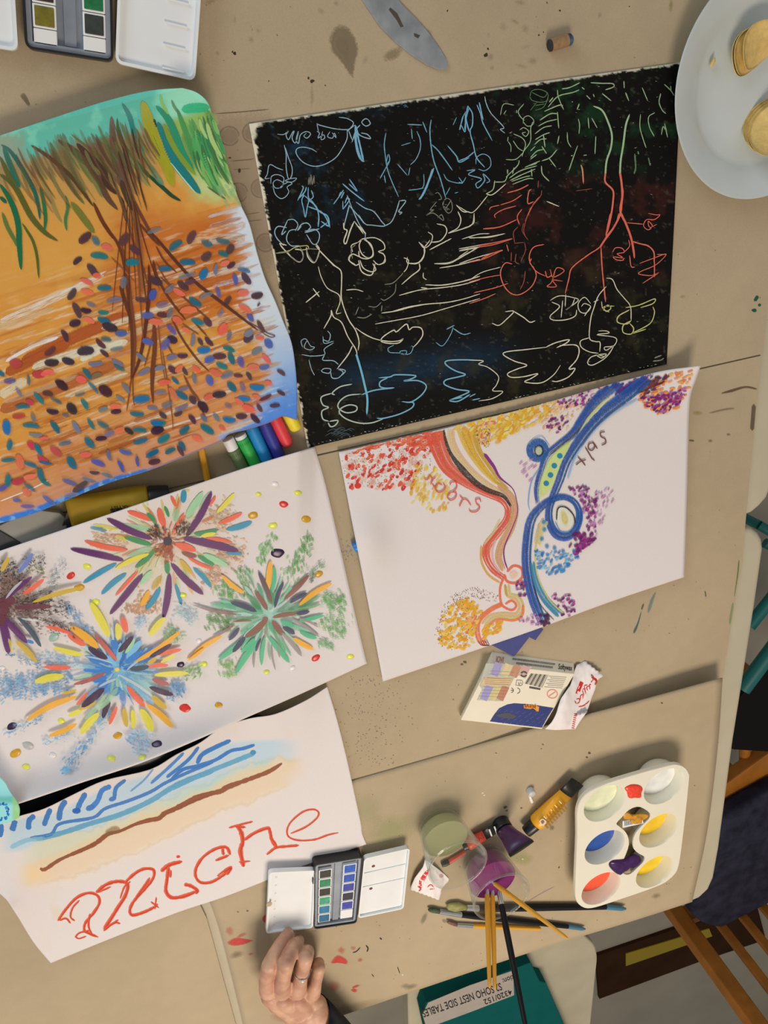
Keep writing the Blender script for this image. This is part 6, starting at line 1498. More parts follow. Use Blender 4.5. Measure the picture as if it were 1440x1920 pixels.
for _ in range(26):
    x = random.uniform(940, 1290); y = random.uniform(330, 1000); L = random.uniform(260, 560); t = (1130 - x) / 700
    p.stroke(ka([(x, y), (x + L * (.12 + t * .3), y + L * .5), (x + L * (.28 + t * .4), y + L)]), random.uniform(1.6, 4.5), random.choice([(84, 50, 30), (108, 62, 38), (70, 44, 34), (120, 84, 54), (96, 90, 46)]), random.uniform(.55, .9), tip=(.3, .5), soft=.3, dry=.25)
for x0, x1, y1 in ((1120, 1010, 2100), (1150, 1100, 2200), (1180, 1230, 2000), (1200, 1330, 2100), (1210, 1440, 1900), (1170, 1160, 2300), (1190, 1290, 2350)):
    p.stroke(ka([(x0, 1080), ((x0 * 1.6 + x1) / 2.6, 1450), (x1, y1)]), random.uniform(2.2, 4), random.choice([(104, 56, 30), (90, 46, 26), (128, 74, 40)]), .85, tip=(.2, .5), soft=.3, dry=.25)
p.build('branch_strokes'); base_k = p.k
# leaf dabs, read off the picture: colour, x, y, length, width, angle
LC = {'P': (84, 50, 58), 'D': (58, 34, 46), 'T': (22, 106, 116), 'X': (8, 106, 158), 'B': (78, 92, 152), 'R': (226, 104, 76), 'G': (112, 112, 128), 'C': (190, 64, 66), 'O': (130, 110, 60)}
LEAF = [(kc, 'P 765 125 130 75 -40;P 1115 140 120 80 -55;T 865 150 90 60 60 d;R 960 215 90 60 15;T 895 295 150 60 8;P 1215 235 110 60 40;T 1190 352 110 70 0;D 700 335 90 50 -40;P 830 420 130 65 55;R 780 525 110 45 25;T 940 577 120 55 0;R 785 612 110 50 15;P 645 632 110 60 -55;P 690 780 140 60 65;D 775 775 90 50 10;D 675 895 95 70 -10;R 800 870 100 45 25;T 930 795 90 40 5;T 935 865 110 55 20;D 990 925 130 80 20;P 580 1010 110 50 65;P 450 1145 110 55 -35 d;D 770 1150 140 85 -5;D 465 1245 120 70 0;D 615 1232 110 65 20;C 140 1255 100 80 0;C 350 1358 110 70 0;R 420 1345 100 50 -10;T 955 1045 90 45 10 d;P 910 1075 110 45 45;G 1050 1125 110 40 -10 d;P 940 1165 90 40 40;B 1330 1060 100 60 20;B 1380 640 100 60 -70;B 1330 825 100 60 0;G 1110 525 100 60 -80 d;B 1090 985 100 60 0;G 860 1255 120 40 -5;T 780 1350 110 45 55;O 870 1365 90 45 -20;R 730 1400 90 70 20;D 540 1430 90 50 20;G 1270 1195 100 40 40;G 1060 1250 110 45 25;T 1075 1290 110 40 30 d;G 1300 1330 110 50 -30;B 90 1415 100 50 -5 d;T 10 1345 70 40 40;R 1390 880 80 50 10;P 1410 510 110 60 30;P 1270 685 100 45 10;G 820 725 80 40 20 d;G 1030 690 130 50 -10 d;R 870 470 70 50 10;G 1390 60 120 40 -20 d'),
        (kd, 'P 55 515 110 70 25;B 30 640 90 60 -75;P 385 125 120 65 -60;T 240 200 130 60 -35;T 520 175 100 60 25 d;T 665 155 120 50 15 d;P 730 230 90 65 -55;P 510 290 95 70 -35;T 665 275 90 45 20;T 345 350 130 55 5;P 735 370 80 45 -35;R 680 350 80 50 -20;T 140 405 110 50 0;X 490 450 105 70 -60;G 600 410 95 40 -85;B 770 500 100 42 80;X 850 420 110 40 15 d;P 875 490 115 60 55;P 305 555 110 60 40;P 365 525 90 50 -15;G 180 580 100 50 -40 d;R 270 610 110 50 30;B 620 615 90 42 75 d;R 845 618 95 62 0;D 970 640 100 65 -10;T 415 700 120 55 35;G 115 725 100 55 -15 d;R 350 780 140 65 -5;R 860 765 125 60 35;B 915 840 80 50 60;P 710 695 90 50 -60 d;P 115 825 90 50 10;G 185 800 95 50 -70 d;R 60 880 120 60 10;T 435 880 110 50 20;P 525 885 90 60 50;R 250 870 90 60 30;B 200 950 110 50 50 d;R 330 960 80 40 30;R 655 945 110 75 -60;P 1005 920 110 40 60;P 890 1025 95 70 -40;G 895 985 80 60 -30;R 995 1028 75 40 5;B 1080 1075 85 70 60;D 210 1035 90 70 30;B 140 1080 110 70 -55 d;G 390 1045 110 40 -80;P 460 1060 70 40 60;P 540 1055 95 45 50;X 490 1132 110 65 -5;T 715 1130 100 45 20;P 630 1195 115 60 0;B 545 1225 90 60 -20;P 300 1182 90 45 0;G 205 1205 95 50 -15;T 740 1210 105 55 70;B 830 1240 95 60 75 d;G 970 1150 100 50 -30;R 1055 1215 100 45 50;R 935 1295 100 60 0;B 1035 1285 85 45 -10;T 655 1278 105 50 25;G 700 1365 110 55 -20 d;R 600 1335 110 55 20;P 210 1310 90 55 45;R 265 1300 80 50 -40;P 325 1325 75 35 60;R 425 1305 80 45 40;P 800 1368 75 35 5;P 895 1370 75 38 60;P 1185 1340 80 40 35;T 235 1410 80 35 45;B 545 1410 90 65 70;G 405 1390 90 38 80;G 95 1300 90 50 -10;R 135 1430 110 50 -5;G 340 465 150 40 -15 d;G 510 650 120 45 -25 d;G 640 800 80 40 -55 d;G 720 1010 90 40 -75 d;P 985 725 40 18 -55'),
        (kf, 'T 295 580 120 55 35;P 390 625 80 60 60;D 480 690 110 75 50;R 540 605 95 55 -20;D 630 575 115 65 -5;X 855 610 105 50 5;R 810 640 85 40 35;R 895 700 110 65 25;P 1045 600 110 35 -25;R 965 598 70 40 20;P 1185 563 75 35 30;P 1130 675 85 40 -5;P 995 695 75 38 60;X 720 798 110 55 10;P 830 770 95 55 0;D 955 790 100 50 45;G 605 780 80 38 55;T 745 505 100 60 50;X 970 505 125 55 5;R 1075 475 65 35 30;G 840 510 80 45 75 d;P 260 745 75 40 -25;P 385 800 90 45 55;P 125 760 75 45 40;T 85 833 125 55 0;D 80 890 100 60 5;T 315 895 100 60 -40;T 520 888 130 60 35;R 655 880 55 35 30;T 130 975 115 65 -30;R 430 975 90 50 20;T 295 1040 90 50 60;P 280 1080 100 40 60;T 190 1085 95 45 -25;P 45 1180 100 55 -10;T 40 1105 90 40 -25;G 160 665 100 50 -25 d;G 290 690 120 45 -20 d;G 30 700 90 35 5;G 490 790 70 45 50;R 210 570 120 50 60 d;G 100 560 100 40 -5 d;G 310 520 90 35 -15;G 710 680 60 40 20 d'),
        (ke, 'D 560 160 110 70 35;D 950 205 125 90 40;P 430 237 90 45 10;T 350 275 120 45 50;T 205 352 120 40 0;C 270 308 70 50 30;D 475 388 105 50 10;D 650 365 110 80 55;T 505 300 100 30 25 d;T 760 330 100 45 60;G 930 375 85 40 -20;R 1040 345 95 50 0;D 1045 393 90 48 -5;X 1275 283 140 70 -5;T 1235 412 120 45 5;G 1130 185 100 45 55;G 1085 280 90 35 35;C 170 435 110 45 -5;X 65 535 125 75 85;T 280 525 140 42 5;T 495 535 120 50 55;G 685 535 110 50 60;T 820 505 100 38 60;T 930 510 110 50 30 d;G 985 590 90 55 -20 d;R 1080 560 90 55 -15;D 1160 567 85 48 35;T 1255 565 120 40 5;D 910 637 95 45 -5;T 810 670 110 60 50;G 320 600 110 35 5;R 395 637 80 30 -5;C 278 702 80 60 50;T 345 735 110 48 60;C 500 750 110 60 40;T 585 680 110 40 -10 d;T 85 695 90 50 -80;R 770 778 100 50 -5;C 385 820 95 50 30;T 410 850 110 30 10;R 170 845 120 70 80;T 75 828 120 38 -5;T 275 875 115 35 20;T 650 850 120 70 60;B 880 855 120 50 20;G 985 785 90 38 75;B 1130 755 110 42 15;T 1265 657 125 48 -15;B 1085 885 110 38 65;B 1240 840 90 32 85;T 1370 770 120 50 -30;P 850 937 85 32 5;G 960 965 95 32 20;T 375 965 130 55 75;T 410 1030 90 35 30;B 625 1025 130 45 20 d;P 720 1065 150 55 -35;G 795 1000 105 32 15;T 75 1015 110 55 -85;C 160 1018 115 55 -10;R 270 975 110 45 -10;R 240 1115 70 60 40;T 265 1075 115 35 35 d;B 150 1190 65 35 0;B 440 1185 130 42 35 d;G 640 1140 120 40 -10 d;B 245 1240 115 35 0 d;B 20 1080 90 50 -25;D 1410 560 100 65 -10;X 1410 495 100 50 5;T 260 110 90 30 85 d;T 840 180 130 35 50 d;G 170 220 90 35 60 d;T 720 235 90 25 -15 d;T 590 420 60 30 10 d;R 440 40 90 40 10;G 300 450 90 40 75 d')]
p = Paint(orS, base_k)
for k, txt in LEAF:
    for it in txt.split(';'):
        q = it.split(); x, y, L, W, an = [float(t) for t in q[1:6]]
        u, v = k([(x, y)])[0]; f = 300 / 1440; d_ = len(q) > 6
        c = tuple(min(255, max(0, t + random.uniform(-10, 10))) for t in LC[q[0]])
        p.daub(u, v, L * f * 1.12, W * f * 1.16, an, c, .72 if d_ else .9, dry=.38 if d_ else .06, soft=.28, bend=random.uniform(-.08, .08), tip=(.5, .55), tipw=(.05, random.uniform(.0, .2)))
p.build('leaf_dabs')

# ------------------------------------------------------------------ fireworks painting
random.seed(7)
ft_u = [-150, 0, 100, 150, 190, 300, 330, 430, 560, 592]; ft_z = [.014, .017, .020, .030, .0345, .0335, .031, .025, .0235, .0075]
fb = [(-150, 1566), (-60, 1536), (42, 1505), (158, 1466), (264, 1431), (380, 1383), (450, 1351), (560, 1303), (688, 1244)]
def h_fw(u, v):
    dt = np.maximum(ldist(u, v, (0, 1033), (590, 838)), 0)
    db = np.maximum(np.interp(u, [p[0] for p in fb], [p[1] for p in fb]) - v, 0)
    zt = np.interp(u, ft_u, ft_z)
    return Z0 + .003 + np.maximum(zt - .006, 0) * np.exp(-dt / 110.0) + .034 * np.exp(-(db / 52.0) ** 1.2) * sstep(640, 300, u) + .004 * sstep(600, 680, u) * 0
fwS = Sheet([(-150, 1083), (0, 1033), (226, 957), (452, 880), (590, 838)], [(590, 838), (611, 910), (640, 1035), (668, 1160), (688, 1244)], fb, [(-150, 1083), (-150, 1300), (-150, 1566)], h_fw, 150, 120, thick=.0005)
fw = fwS.build('fireworks_painting', 'white paper painted with four bright firework bursts and paint dots', 'painting', None)
fwS.step = 1.2e-6
f1, f2, f3 = crop(0, 880, 380 / 1440), crop(320, 880, 380 / 1440), crop(0, 1130, 380 / 1440)
FC = {'PU': (92, 30, 92), 'OR': (230, 98, 66), 'GN': (48, 138, 80), 'LG': (158, 200, 152), 'YE': (222, 204, 62), 'TL': (36, 138, 164), 'AM': (240, 164, 36), 'MI': (66, 172, 122), 'BR': (132, 78, 62), 'NV': (44, 54, 82), 'GY': (150, 136, 128), 'DP': (58, 30, 62), 'BL': (38, 118, 186), 'LB': (118, 178, 212), 'MA': (104, 46, 58), 'MU': (204, 164, 48), 'DT': (54, 74, 84), 'VB': (104, 122, 184), 'RB': (166, 84, 76), 'WH': (214, 214, 208)}
def rays(p, k, txt, f=380 / 1440):
    for it in txt.split(';'):
        q = it.split(); x1, y1, x2, y2, w = [float(t) for t in q[:5]]; c = FC[q[5]]; c2 = FC[q[6]] if len(q) > 6 and q[6] in FC else None
        nx, ny = -(y2 - y1), x2 - x1; b = random.uniform(-.05, .05)
        pts = k([(x1, y1), ((x1 + x2) / 2 + nx * b, (y1 + y2) / 2 + ny * b), (x2, y2)])
        pale = 'x' in q
        p.stroke(pts, w * f * .88, c, .6 if pale or q[5] == 'WH' else .93, tip=(.5, .45), tipw=(.06, .08), soft=.3 if pale else .18, dry=.3 if pale else .08, rgb2=c2)
def sponge(p, k, txt, f=380 / 1440):
    for it in txt.split(';'):
        q = it.split(); x1, y1, x2, y2, w = [float(t) for t in q[:5]]; r, g, b = [int(t) for t in q[5:8]]; s = (float(q[8]) if len(q) > 8 else .62) - .04
        L = math.hypot(x2 - x1, y2 - y1) * f; W = w * f
        for _ in range(int(7 + (L + W) * W / 26)):
            t = random.random(); o = random.gauss(0, .30) * W; m = random.gauss(0, .12) * W
            x, y = k([(x1 + (x2 - x1) * t, y1 + (y2 - y1) * t)])[0]; nx, ny = -(y2 - y1) / max(L / f, 1), (x2 - x1) / max(L / f, 1)
            e = random.uniform(.8, 1.05)
            p.daub(x + nx * o + m, y + ny * o, random.uniform(4, 11), random.uniform(2.5, 6), math.degrees(math.atan2(y2 - y1, x2 - x1)) + random.uniform(-50, 50), (r * e, g * e, b * e), random.uniform(.45, .85), soft=.5, sponge=s - .1)
def wash(p, k, x, y, r, rgb, a=.4, sp=.0, f=380 / 1440):
    u, v = k([(x, y)])[0]; p.oval(u, v, r * f, r * f * .8, rgb, a, n=14, wob=.5, soft=.9, sponge=sp)
def fine(p, k, cx, cy, r0, r1, n, cols, w=(12, 30), f=380 / 1440):
    for _ in range(n):
        a = random.uniform(0, 6.283); q = random.uniform(r0, r1); L = random.uniform(60, 170)
        x, y = cx + q * math.cos(a), cy + q * .92 * math.sin(a)
        p.stroke(k([(x, y), (x + L * .5 * math.cos(a + .05), y + L * .5 * math.sin(a + .05)), (x + L * math.cos(a), y + L * math.sin(a))]), random.uniform(*w) * f, random.choice(cols), random.uniform(.45, .8), tip=(.5, .5), tipw=(.1, .05), soft=.3, dry=.25)
# burst with violet rays
p = Paint(fwS)
for x, y, r, c in ((1195, 480, 300, (228, 190, 156)), (900, 560, 220, (236, 206, 176)), (1400, 400, 260, (232, 204, 176)), (1560, 600, 200, (226, 196, 170)), (1050, 700, 220, (224, 206, 160))): wash(p, f1, x, y, r, c, .5, .35)
sponge(p, f1, '1000 960 1000 1020 190 226 174 136 .5;1080 900 1020 980 130 224 176 130 .5;660 480 900 520 120 232 190 150 .45;1500 300 1640 380 160 226 190 150 .5;1560 560 1720 600 150 226 176 140 .55;1480 720 1560 800 140 228 180 144 .55')
fine(p, f1, 1195, 500, 60, 330, 70, [(226, 200, 150), (196, 206, 140), (150, 190, 130), (222, 170, 110), (214, 190, 90), (208, 120, 70)])
rays(p, f1, '640 415 760 440 40 TL x;660 395 840 430 38 YE x;820 470 910 505 40 YE x;1290 170 1350 150 30 YE x;1250 380 1260 280 60 LG x;1330 340 1440 160 55 LG;1420 300 1500 160 50 LG x;830 400 1080 430 60 LG x;900 620 1080 560 55 LG x;1080 720 1000 820 45 LG;1150 760 1080 860 50 MU x;1060 860 1000 970 50 AM;1130 430 1060 330 30 GN x;905 300 1090 365 50 OR;1130 275 1170 410 60 OR;1215 190 1250 265 32 OR;600 510 905 575 48 OR;820 900 985 720 32 OR;1250 540 1390 580 42 OR;1220 470 1310 310 26 OR;590 810 830 670 45 TL;720 890 900 740 46 TL;1310 145 1300 240 52 TL;1035 1000 1140 840 50 TL;1245 810 1290 965 36 TL;880 480 1080 540 46 GN;960 700 1110 560 44 GN;1180 650 1190 745 46 GN;1045 310 1100 370 40 GN;1170 265 1200 340 30 GN;820 705 1060 600 44 YE;1200 520 1220 660 34 RB;1290 590 1400 620 40 BR')
rays(p, f2, '340 385 510 310 44 OR;250 490 440 525 30 OR;20 530 180 575 48 OR;120 625 310 710 30 OR;270 260 320 190 26 OR;395 430 580 375 52 TL;390 595 510 600 30 TL;160 700 290 840 46 TL;190 610 310 680 46 GN;230 600 410 690 52 LG;165 460 340 430 40 GN;110 330 230 160 52 LG;325 310 455 170 42 YE;215 475 320 455 36 YE;70 640 150 740 44 MU')
rays(p, f1, '760 350 1080 497 62 PU;500 565 880 648 58 PU;780 1032 1015 745 56 PU;1160 1065 1205 740 60 PU;1215 668 1445 890 62 PU')
rays(p, f2, '110 480 292 158 60 PU;85 490 482 580 72 PU')
for _ in range(60):
    a = random.uniform(0, 6.28); r = random.uniform(10, 125); u, v = f1([(1195 + r * math.cos(a), 500 + r * .9 * math.sin(a))])[0]
    p.daub(u, v, random.uniform(6, 16), random.uniform(2, 4), math.degrees(a) + random.uniform(-25, 25), random.choice([(204, 116, 74), (190, 92, 60), (216, 140, 96), (150, 70, 50), (90, 60, 44)]), .75, dry=.3)
sponge(p, f1, '1260 460 1330 380 90 70 50 34 .66;1060 430 1150 480 80 60 44 30 .66;1120 600 1200 560 110 190 100 60 .6')
u, v = f1([(1192, 512)])[0]; p.oval(u, v, 8.6, 8.6, (46, 40, 60), 1, n=12, wob=.15, soft=.1)
p.build('violet_burst', label='firework burst of violet, orange and green rays'); FK = p.k + 1
# green burst
p = Paint(fwS, FK)
sponge(p, f2, '620 680 730 470 60 110 180 92;820 790 1010 475 90 104 176 84 .6;500 700 560 900 80 104 170 90;350 820 440 920 110 112 176 92;260 1060 430 1090 100 84 150 70 .58;1080 920 1240 950 120 112 180 96;1090 1060 1230 1170 130 120 184 104 .64;1060 1220 1150 1270 60 140 190 130;390 1360 430 1470 100 150 190 110;960 760 1100 660 40 130 170 120 .66;1000 800 1020 740 20 100 120 100 .6')
wash(p, f2, 690, 1030, 200, (150, 206, 180), .6); wash(p, f2, 560, 1080, 150, (156, 204, 168), .5)
fine(p, f2, 690, 1040, 30, 240, 80, [(110, 190, 150), (80, 170, 120), (150, 200, 160), (130, 150, 130), (176, 206, 190), (90, 150, 100)])
rays(p, f2, '280 965 660 1025 60 MI x;735 690 720 870 42 MI;340 1355 570 1180 52 MI;460 1450 640 1200 54 MI;645 1395 670 1190 36 MI;690 1180 845 1375 48 MI;1095 1038 900 1085 34 MI;780 1080 880 1115 44 MI;915 1150 1040 1200 42 MI;830 1000 1060 900 52 GN x;540 890 640 1000 60 GN x;600 1200 500 1300 44 MI;740 1180 700 1080 40 MI x;560 1190 660 1100 40 GN;700 860 720 960 60 GN;700 1010 830 930 22 WH;640 910 690 1000 22 WH;360 750 522 882 42 AM;712 650 690 862 54 AM;910 968 1148 808 46 AM;118 1362 367 1180 42 AM;868 1198 1015 1280 46 AM;625 728 718 948 44 NV BR;985 750 805 925 44 BR;600 868 688 1002 46 BR;722 1052 900 1022 40 BR;890 1025 988 1008 36 NV;525 1195 692 1055 56 BR;722 1072 800 1180 52 BR;790 1160 932 1328 40 GY;440 1082 580 1075 24 BR x;300 1195 450 1105 24 GY BR;160 962 468 1030 24 GY BR;860 1060 1058 1192 24 GY;910 1058 1052 1122 20 GY;425 945 612 1012 48 NV;738 985 802 798 38 NV;845 948 970 878 38 NV;412 1215 488 1125 40 NV;440 1300 530 1190 46 NV;795 1120 882 1172 44 NV;605 1295 642 1198 28 NV;590 1412 602 1290 18 GY;670 1110 690 1200 16 GY;720 1250 745 1430 18 GY;760 1240 775 1340 18 GY')
u, v = f2([(672, 1062)])[0]; p.oval(u, v, 5.5, 4.5, (132, 78, 62), 1, soft=.15)
p.build('green_burst', label='firework burst of green and brown rays'); FK = p.k + 1
# blue burst
p = Paint(fwS, FK)
sponge(p, f3, '480 20 560 130 50 110 160 190;540 100 720 300 50 120 166 196;0 570 500 510 100 126 176 206 .6;0 640 520 590 110 120 170 204 .6;200 390 560 420 80 150 190 214 .66;440 1210 600 1020 70 120 170 200;600 1020 680 900 50 130 176 204;920 940 1050 1020 130 150 192 218 .64;1230 590 1290 660 130 110 164 200 .58;1180 200 1280 260 100 130 180 120 .6;40 930 330 800 50 140 180 204 .66;300 1000 520 920 50 160 196 214 .68;680 860 780 780 90 140 186 206 .64;1300 520 1420 470 70 120 170 90 .58;960 170 1040 120 60 150 190 210 .66;1260 60 1400 110 110 170 200 206 .68')
u, v = f3([(470, 1190)])[0]; p.oval(u, v, 11, 9, (120, 180, 206), .8, soft=.5)
wash(p, f3, 830, 475, 260, (120, 180, 216), .75); wash(p, f3, 880, 520, 200, (156, 206, 220), .6); wash(p, f3, 1000, 560, 180, (168, 208, 190), .5)
for a in range(0, 360, 20):
    aa = math.radians(a + random.uniform(-6, 6)); L = random.uniform(130, 240)
    rays(p, f3, '%d %d %d %d %d %s' % (830 + 20 * math.cos(aa), 475 + 20 * math.sin(aa), 830 + L * math.cos(aa), 475 + L * .95 * math.sin(aa), random.uniform(34, 56), random.choice(['BL', 'BL', 'LB', 'BL'])))
fine(p, f3, 830, 475, 30, 220, 70, [(70, 140, 200), (110, 170, 210), (150, 200, 220), (40, 110, 180), (160, 200, 160), (190, 214, 226)])
rays(p, f3, '600 375 820 440 40 BL;740 370 830 450 44 LB;800 265 830 330 60 BL;1010 270 900 400 60 LB;1000 345 890 430 56 BL;960 250 890 360 34 LG;800 660 850 600 60 BL;880 735 870 620 60 BL x;950 690 880 580 36 LB;1095 725 920 560 50 LB x;700 620 770 560 60 BL;660 560 760 530 50 BL;840 510 1100 680 26 WH;700 600 830 540 22 WH;600 380 800 430 16 WH;900 480 990 410 18 WH;500 170 700 322 74 AM;965 418 1282 203 48 AM;180 842 548 665 52 AM;345 948 548 858 46 AM;1040 722 1228 888 56 AM;880 750 900 885 50 MU;1340 408 1450 325 30 AM;645 0 775 245 72 YE;380 320 590 372 48 YE;245 565 455 522 66 YE;832 145 838 265 56 YE;1060 238 1172 105 60 YE;1095 515 1340 500 46 YE;570 935 705 785 64 YE;940 760 945 895 46 YE;1000 755 1080 918 72 YE;485 805 585 765 46 YE;1140 425 1250 370 30 YE;1080 660 1185 752 56 MU;440 645 545 618 28 MU;560 760 680 705 40 MU;1050 430 1110 395 40 MU;480 225 605 305 56 OR;310 455 505 462 42 OR;870 100 900 215 58 OR;1120 372 1292 332 38 OR;1050 455 1198 445 36 OR;900 590 1032 742 50 OR;775 868 832 738 40 OR;540 728 622 640 30 OR;670 225 832 412 42 RB OR;520 582 752 498 38 RB;1080 540 1200 580 46 RB;625 315 765 398 56 DP;840 352 946 238 50 DP;1060 388 1222 292 42 DP;578 742 742 608 66 DP;730 822 782 698 48 DP;1060 598 1232 656 50 DP;920 472 1060 452 46 DT;760 640 600 830 40 LG x;840 600 700 760 50 LG x')
u, v = f3([(832, 476)])[0]; p.oval(u, v, 5, 4.5, (226, 190, 70), 1, soft=.2)
p.build('blue_burst', label='firework burst of blue, amber and plum rays'); FK = p.k + 1
# maroon burst, cut by the picture edge
p = Paint(fwS, FK)
sponge(p, f1, '-60 760 120 700 120 60 44 40 .66;-40 880 160 760 160 90 60 56 .62;180 640 320 660 70 60 60 60 .7;200 700 320 740 70 120 120 60 .7;340 860 460 660 60 140 150 150 .7;100 960 380 900 120 60 48 40 .66;180 1000 480 990 90 60 44 40 .68;260 1080 520 1170 100 90 60 50 .68;60 1000 260 1060 120 120 84 76 .62;0 840 200 860 200 160 120 100 .66;40 1300 300 1400 40 120 150 170 .66;-40 980 60 1060 200 110 70 66 .55')
rays(p, f1, '100 985 372 975 48 MA;-20 950 110 925 90 MA;10 945 228 762 46 PU;0 1040 60 1310 76 PU;20 1050 195 1235 60 PU;160 890 315 778 44 OR;320 1115 505 1168 34 OR;230 945 595 840 42 MU;10 730 62 625 44 MU;110 1215 262 1372 50 MU;130 1050 292 1262 46 DT;128 735 232 595 44 VB;-30 1060 40 1080 100 MA;-20 1000 60 980 120 MA;40 920 160 790 24 WH;150 1060 300 1080 20 WH;60 1200 90 1310 30 YE x;190 1215 240 1235 30 BL')
p.build('maroon_burst', label='firework burst of maroon and plum rays')
# thick dots of paint
DOT = {'y': (222, 218, 74), 'w': (240, 236, 230), 'r': (214, 54, 44), 'a': (206, 150, 36), 'p': (50, 28, 62), 'g': (184, 176, 164), 'e': (160, 184, 160)}
def h_at(u, v): return float(fwS.h(np.array(u, float), np.array(v, float)))
def dot(u, v, r, c, ang=0.0, asp=1.2):
    n = 9; z = h_at(u, v) + .0002; pts = []
    for i in range(n):
        a = 2 * math.pi * i / n; q = r * random.uniform(.88, 1.12); x, y = q * asp * math.cos(a), q / asp * math.sin(a)
        pts.append((u + x * math.cos(ang) - y * math.sin(ang), v + x * math.sin(ang) + y * math.cos(ang)))
    cc = catmull(pts, 2, True); P3 = fwS.at(cc[:, 0], cc[:, 1], .0002); cen = fwS.at(u, v, .0002); V = []; m = len(P3)
    for rr, hh in ((1, 0), (.85, .6), (.5, .95)):
        for i in range(m): w = cen + (P3[i] - cen) * rr; V.append((w[0], w[1], w[2] + .0012 * hh))
    V.append((cen[0], cen[1], cen[2] + .0012)); F = []
    for j in range(2):
        for i in range(m): F.append((j * m + i, j * m + (i + 1) % m, (j + 1) * m + (i + 1) % m, (j + 1) * m + i))
    F += [(2 * m + i, 2 * m + (i + 1) % m, 3 * m) for i in range(m)]
    mobj('paint_dot', V, F, mat('dot_' + c, A(*DOT[c]), .3, noise=.12, nscale=300), fw, True)
for k, txt in ((f2, 'w 740 105 6;y 625 178 5;y 905 168 6;y 725 400 7;y 235 1385 6;y 1275 1330 6;y 680 1440 5;r 805 248 7;r 1030 1340 7;a 585 325 8;a 965 355 8;a 1050 745 7;p 760 595 10;w 200 1220 5;w 865 1412 5;p 70 1388 6;y 88 895 6'),
               (f3, 'p 85 878 8;p 1115 1003 8;r 1315 750 9;a 835 945 7;a 110 1070 9;y 185 1165 6;y 790 1105 7;y 435 840 6;y 1010 1095 6;w 375 1085 6;g 200 1015 9;e 385 245 9;w 15 465 5'), (f1, 'y 618 690 7;r 503 755 7;a 565 840 8;y 680 945 7;p 1280 1390 0')):
    for it in txt.split(';'):
        q = it.split(); u, v = k([(float(q[1]), float(q[2]))])[0]
        if float(q[3]) > 0: dot(u, v, float(q[3]), q[0], random.uniform(-.6, .2))
dot(410, 1322, 6, 'a')

# ------------------------------------------------------------------ sugar and salt drawing
random.seed(9)
def h_su(u, v):
    c = np.hypot(u - 1314, v - 686)
    cap = np.exp(-(((u - 690) / 38) ** 2 + ((v - 1018) / 55) ** 2))
    db = np.maximum(-ldist(u, v, (718, 1278), (1283, 1082)), 0)
    return Z0 + .0053 + .022 * np.exp(-c / 55.0) + .010 * cap + .0035 * np.exp(-db / 60.0) * sstep(900, 1200, u)
suS = Sheet([(635, 848), (735, 826), (835, 803), (1000, 762), (1140, 722), (1200, 706), (1250, 694), (1314, 686)],
            [(1314, 686), (1305, 712), (1296, 738), (1292, 780), (1289, 900), (1286, 1000), (1283, 1082)],
            [(718, 1278), (860, 1230), (1000, 1182), (1140, 1130), (1283, 1082)], [(635, 848), (660, 978), (690, 1130), (718, 1278)], h_su, 110, 80, thick=.0005)
su = suS.build('sugar_salt_drawing', 'white sheet with an orange ribbon and a blue looping ribbon in crayon', 'drawing')
g1, g2 = crop(620, 680, 380 / 1196), crop(940, 680, 380 / 1196)
def inpoly(x, y, poly):
    r = False; n = len(poly)
    for i in range(n):
        (x1, y1), (x2, y2) = poly[i], poly[(i + 1) % n]
        if (y1 > y) != (y2 > y) and x < (x2 - x1) * (y - y1) / (y2 - y1) + x1: r = not r
    return r
def cluster(p, k, poly, n, cols, L=(10, 26), W=(6, 14), ang=(-60, -20), a=(.7, .95), sp=.2):
    xs = [q[0] for q in poly]; ys = [q[1] for q in poly]; c = 0
    while c < n:
        x, y = random.uniform(min(xs), max(xs)), random.uniform(min(ys), max(ys))
        if not inpoly(x, y, poly): continue
        u, v = k([(x, y)])[0]; f = .3177
        p.daub(u, v, random.uniform(*L) * f, random.uniform(*W) * f, random.uniform(*ang), random.choice(cols), random.uniform(*a), soft=.35, sponge=sp); c += 1
def specks(p, k, poly, n, rgb, r=(.5, .9)):
    xs = [q[0] for q in poly]; ys = [q[1] for q in poly]; pts = []
    while len(pts) < n:
        x, y = random.uniform(min(xs), max(xs)), random.uniform(min(ys), max(ys))
        if inpoly(x, y, poly): pts.append(k([(x, y)])[0])
    p.dots(pts, [random.uniform(*r) for _ in pts], rgb, .9)
def ribbon(p, k, pts, w, rgb, n=1, jit=0.0, a=.92, dry=.3, sp=.46):
    if n > 3: n += 2; jit *= 1.8
    """crayon band: several strokes side by side"""
    f = .3177
    for i in range(n):
        o = (i / (n - 1) - .5) if n > 1 else 0
        q = np.array(catmull(pts, 3), float); g = np.gradient(q, axis=0); g /= np.linalg.norm(g, axis=1)[:, None]
        ww = np.interp(np.linspace(0, 1, len(q)), np.linspace(0, 1, len(w)), w) if np.ndim(w) else np.full(len(q), float(w))
        q = q + np.stack([-g[:, 1], g[:, 0]], -1) * (o * ww * .8)[:, None] + np.array([random.uniform(-jit, jit), random.uniform(-jit, jit)])
        c = tuple(min(255, max(0, t + random.uniform(-14, 14))) for t in rgb)
        p.stroke(k(q.tolist()), ww * f * (1.6 / n if n > 1 else 1), c, a, tip=(.04, .06), tipw=(.5, .4), soft=.25, dry=dry, sponge=sp, n=2)
suS.step = 7e-7
p = Paint(suS)
TLp = [(66, 545), (180, 505), (330, 462), (600, 425), (590, 560), (520, 640), (480, 745), (310, 755), (200, 740), (120, 745), (80, 640)]
cluster(p, g1, TLp, 90, [(246, 196, 176), (242, 176, 150)], (30, 60), (24, 40), (-80, 10), (.3, .5), .3)
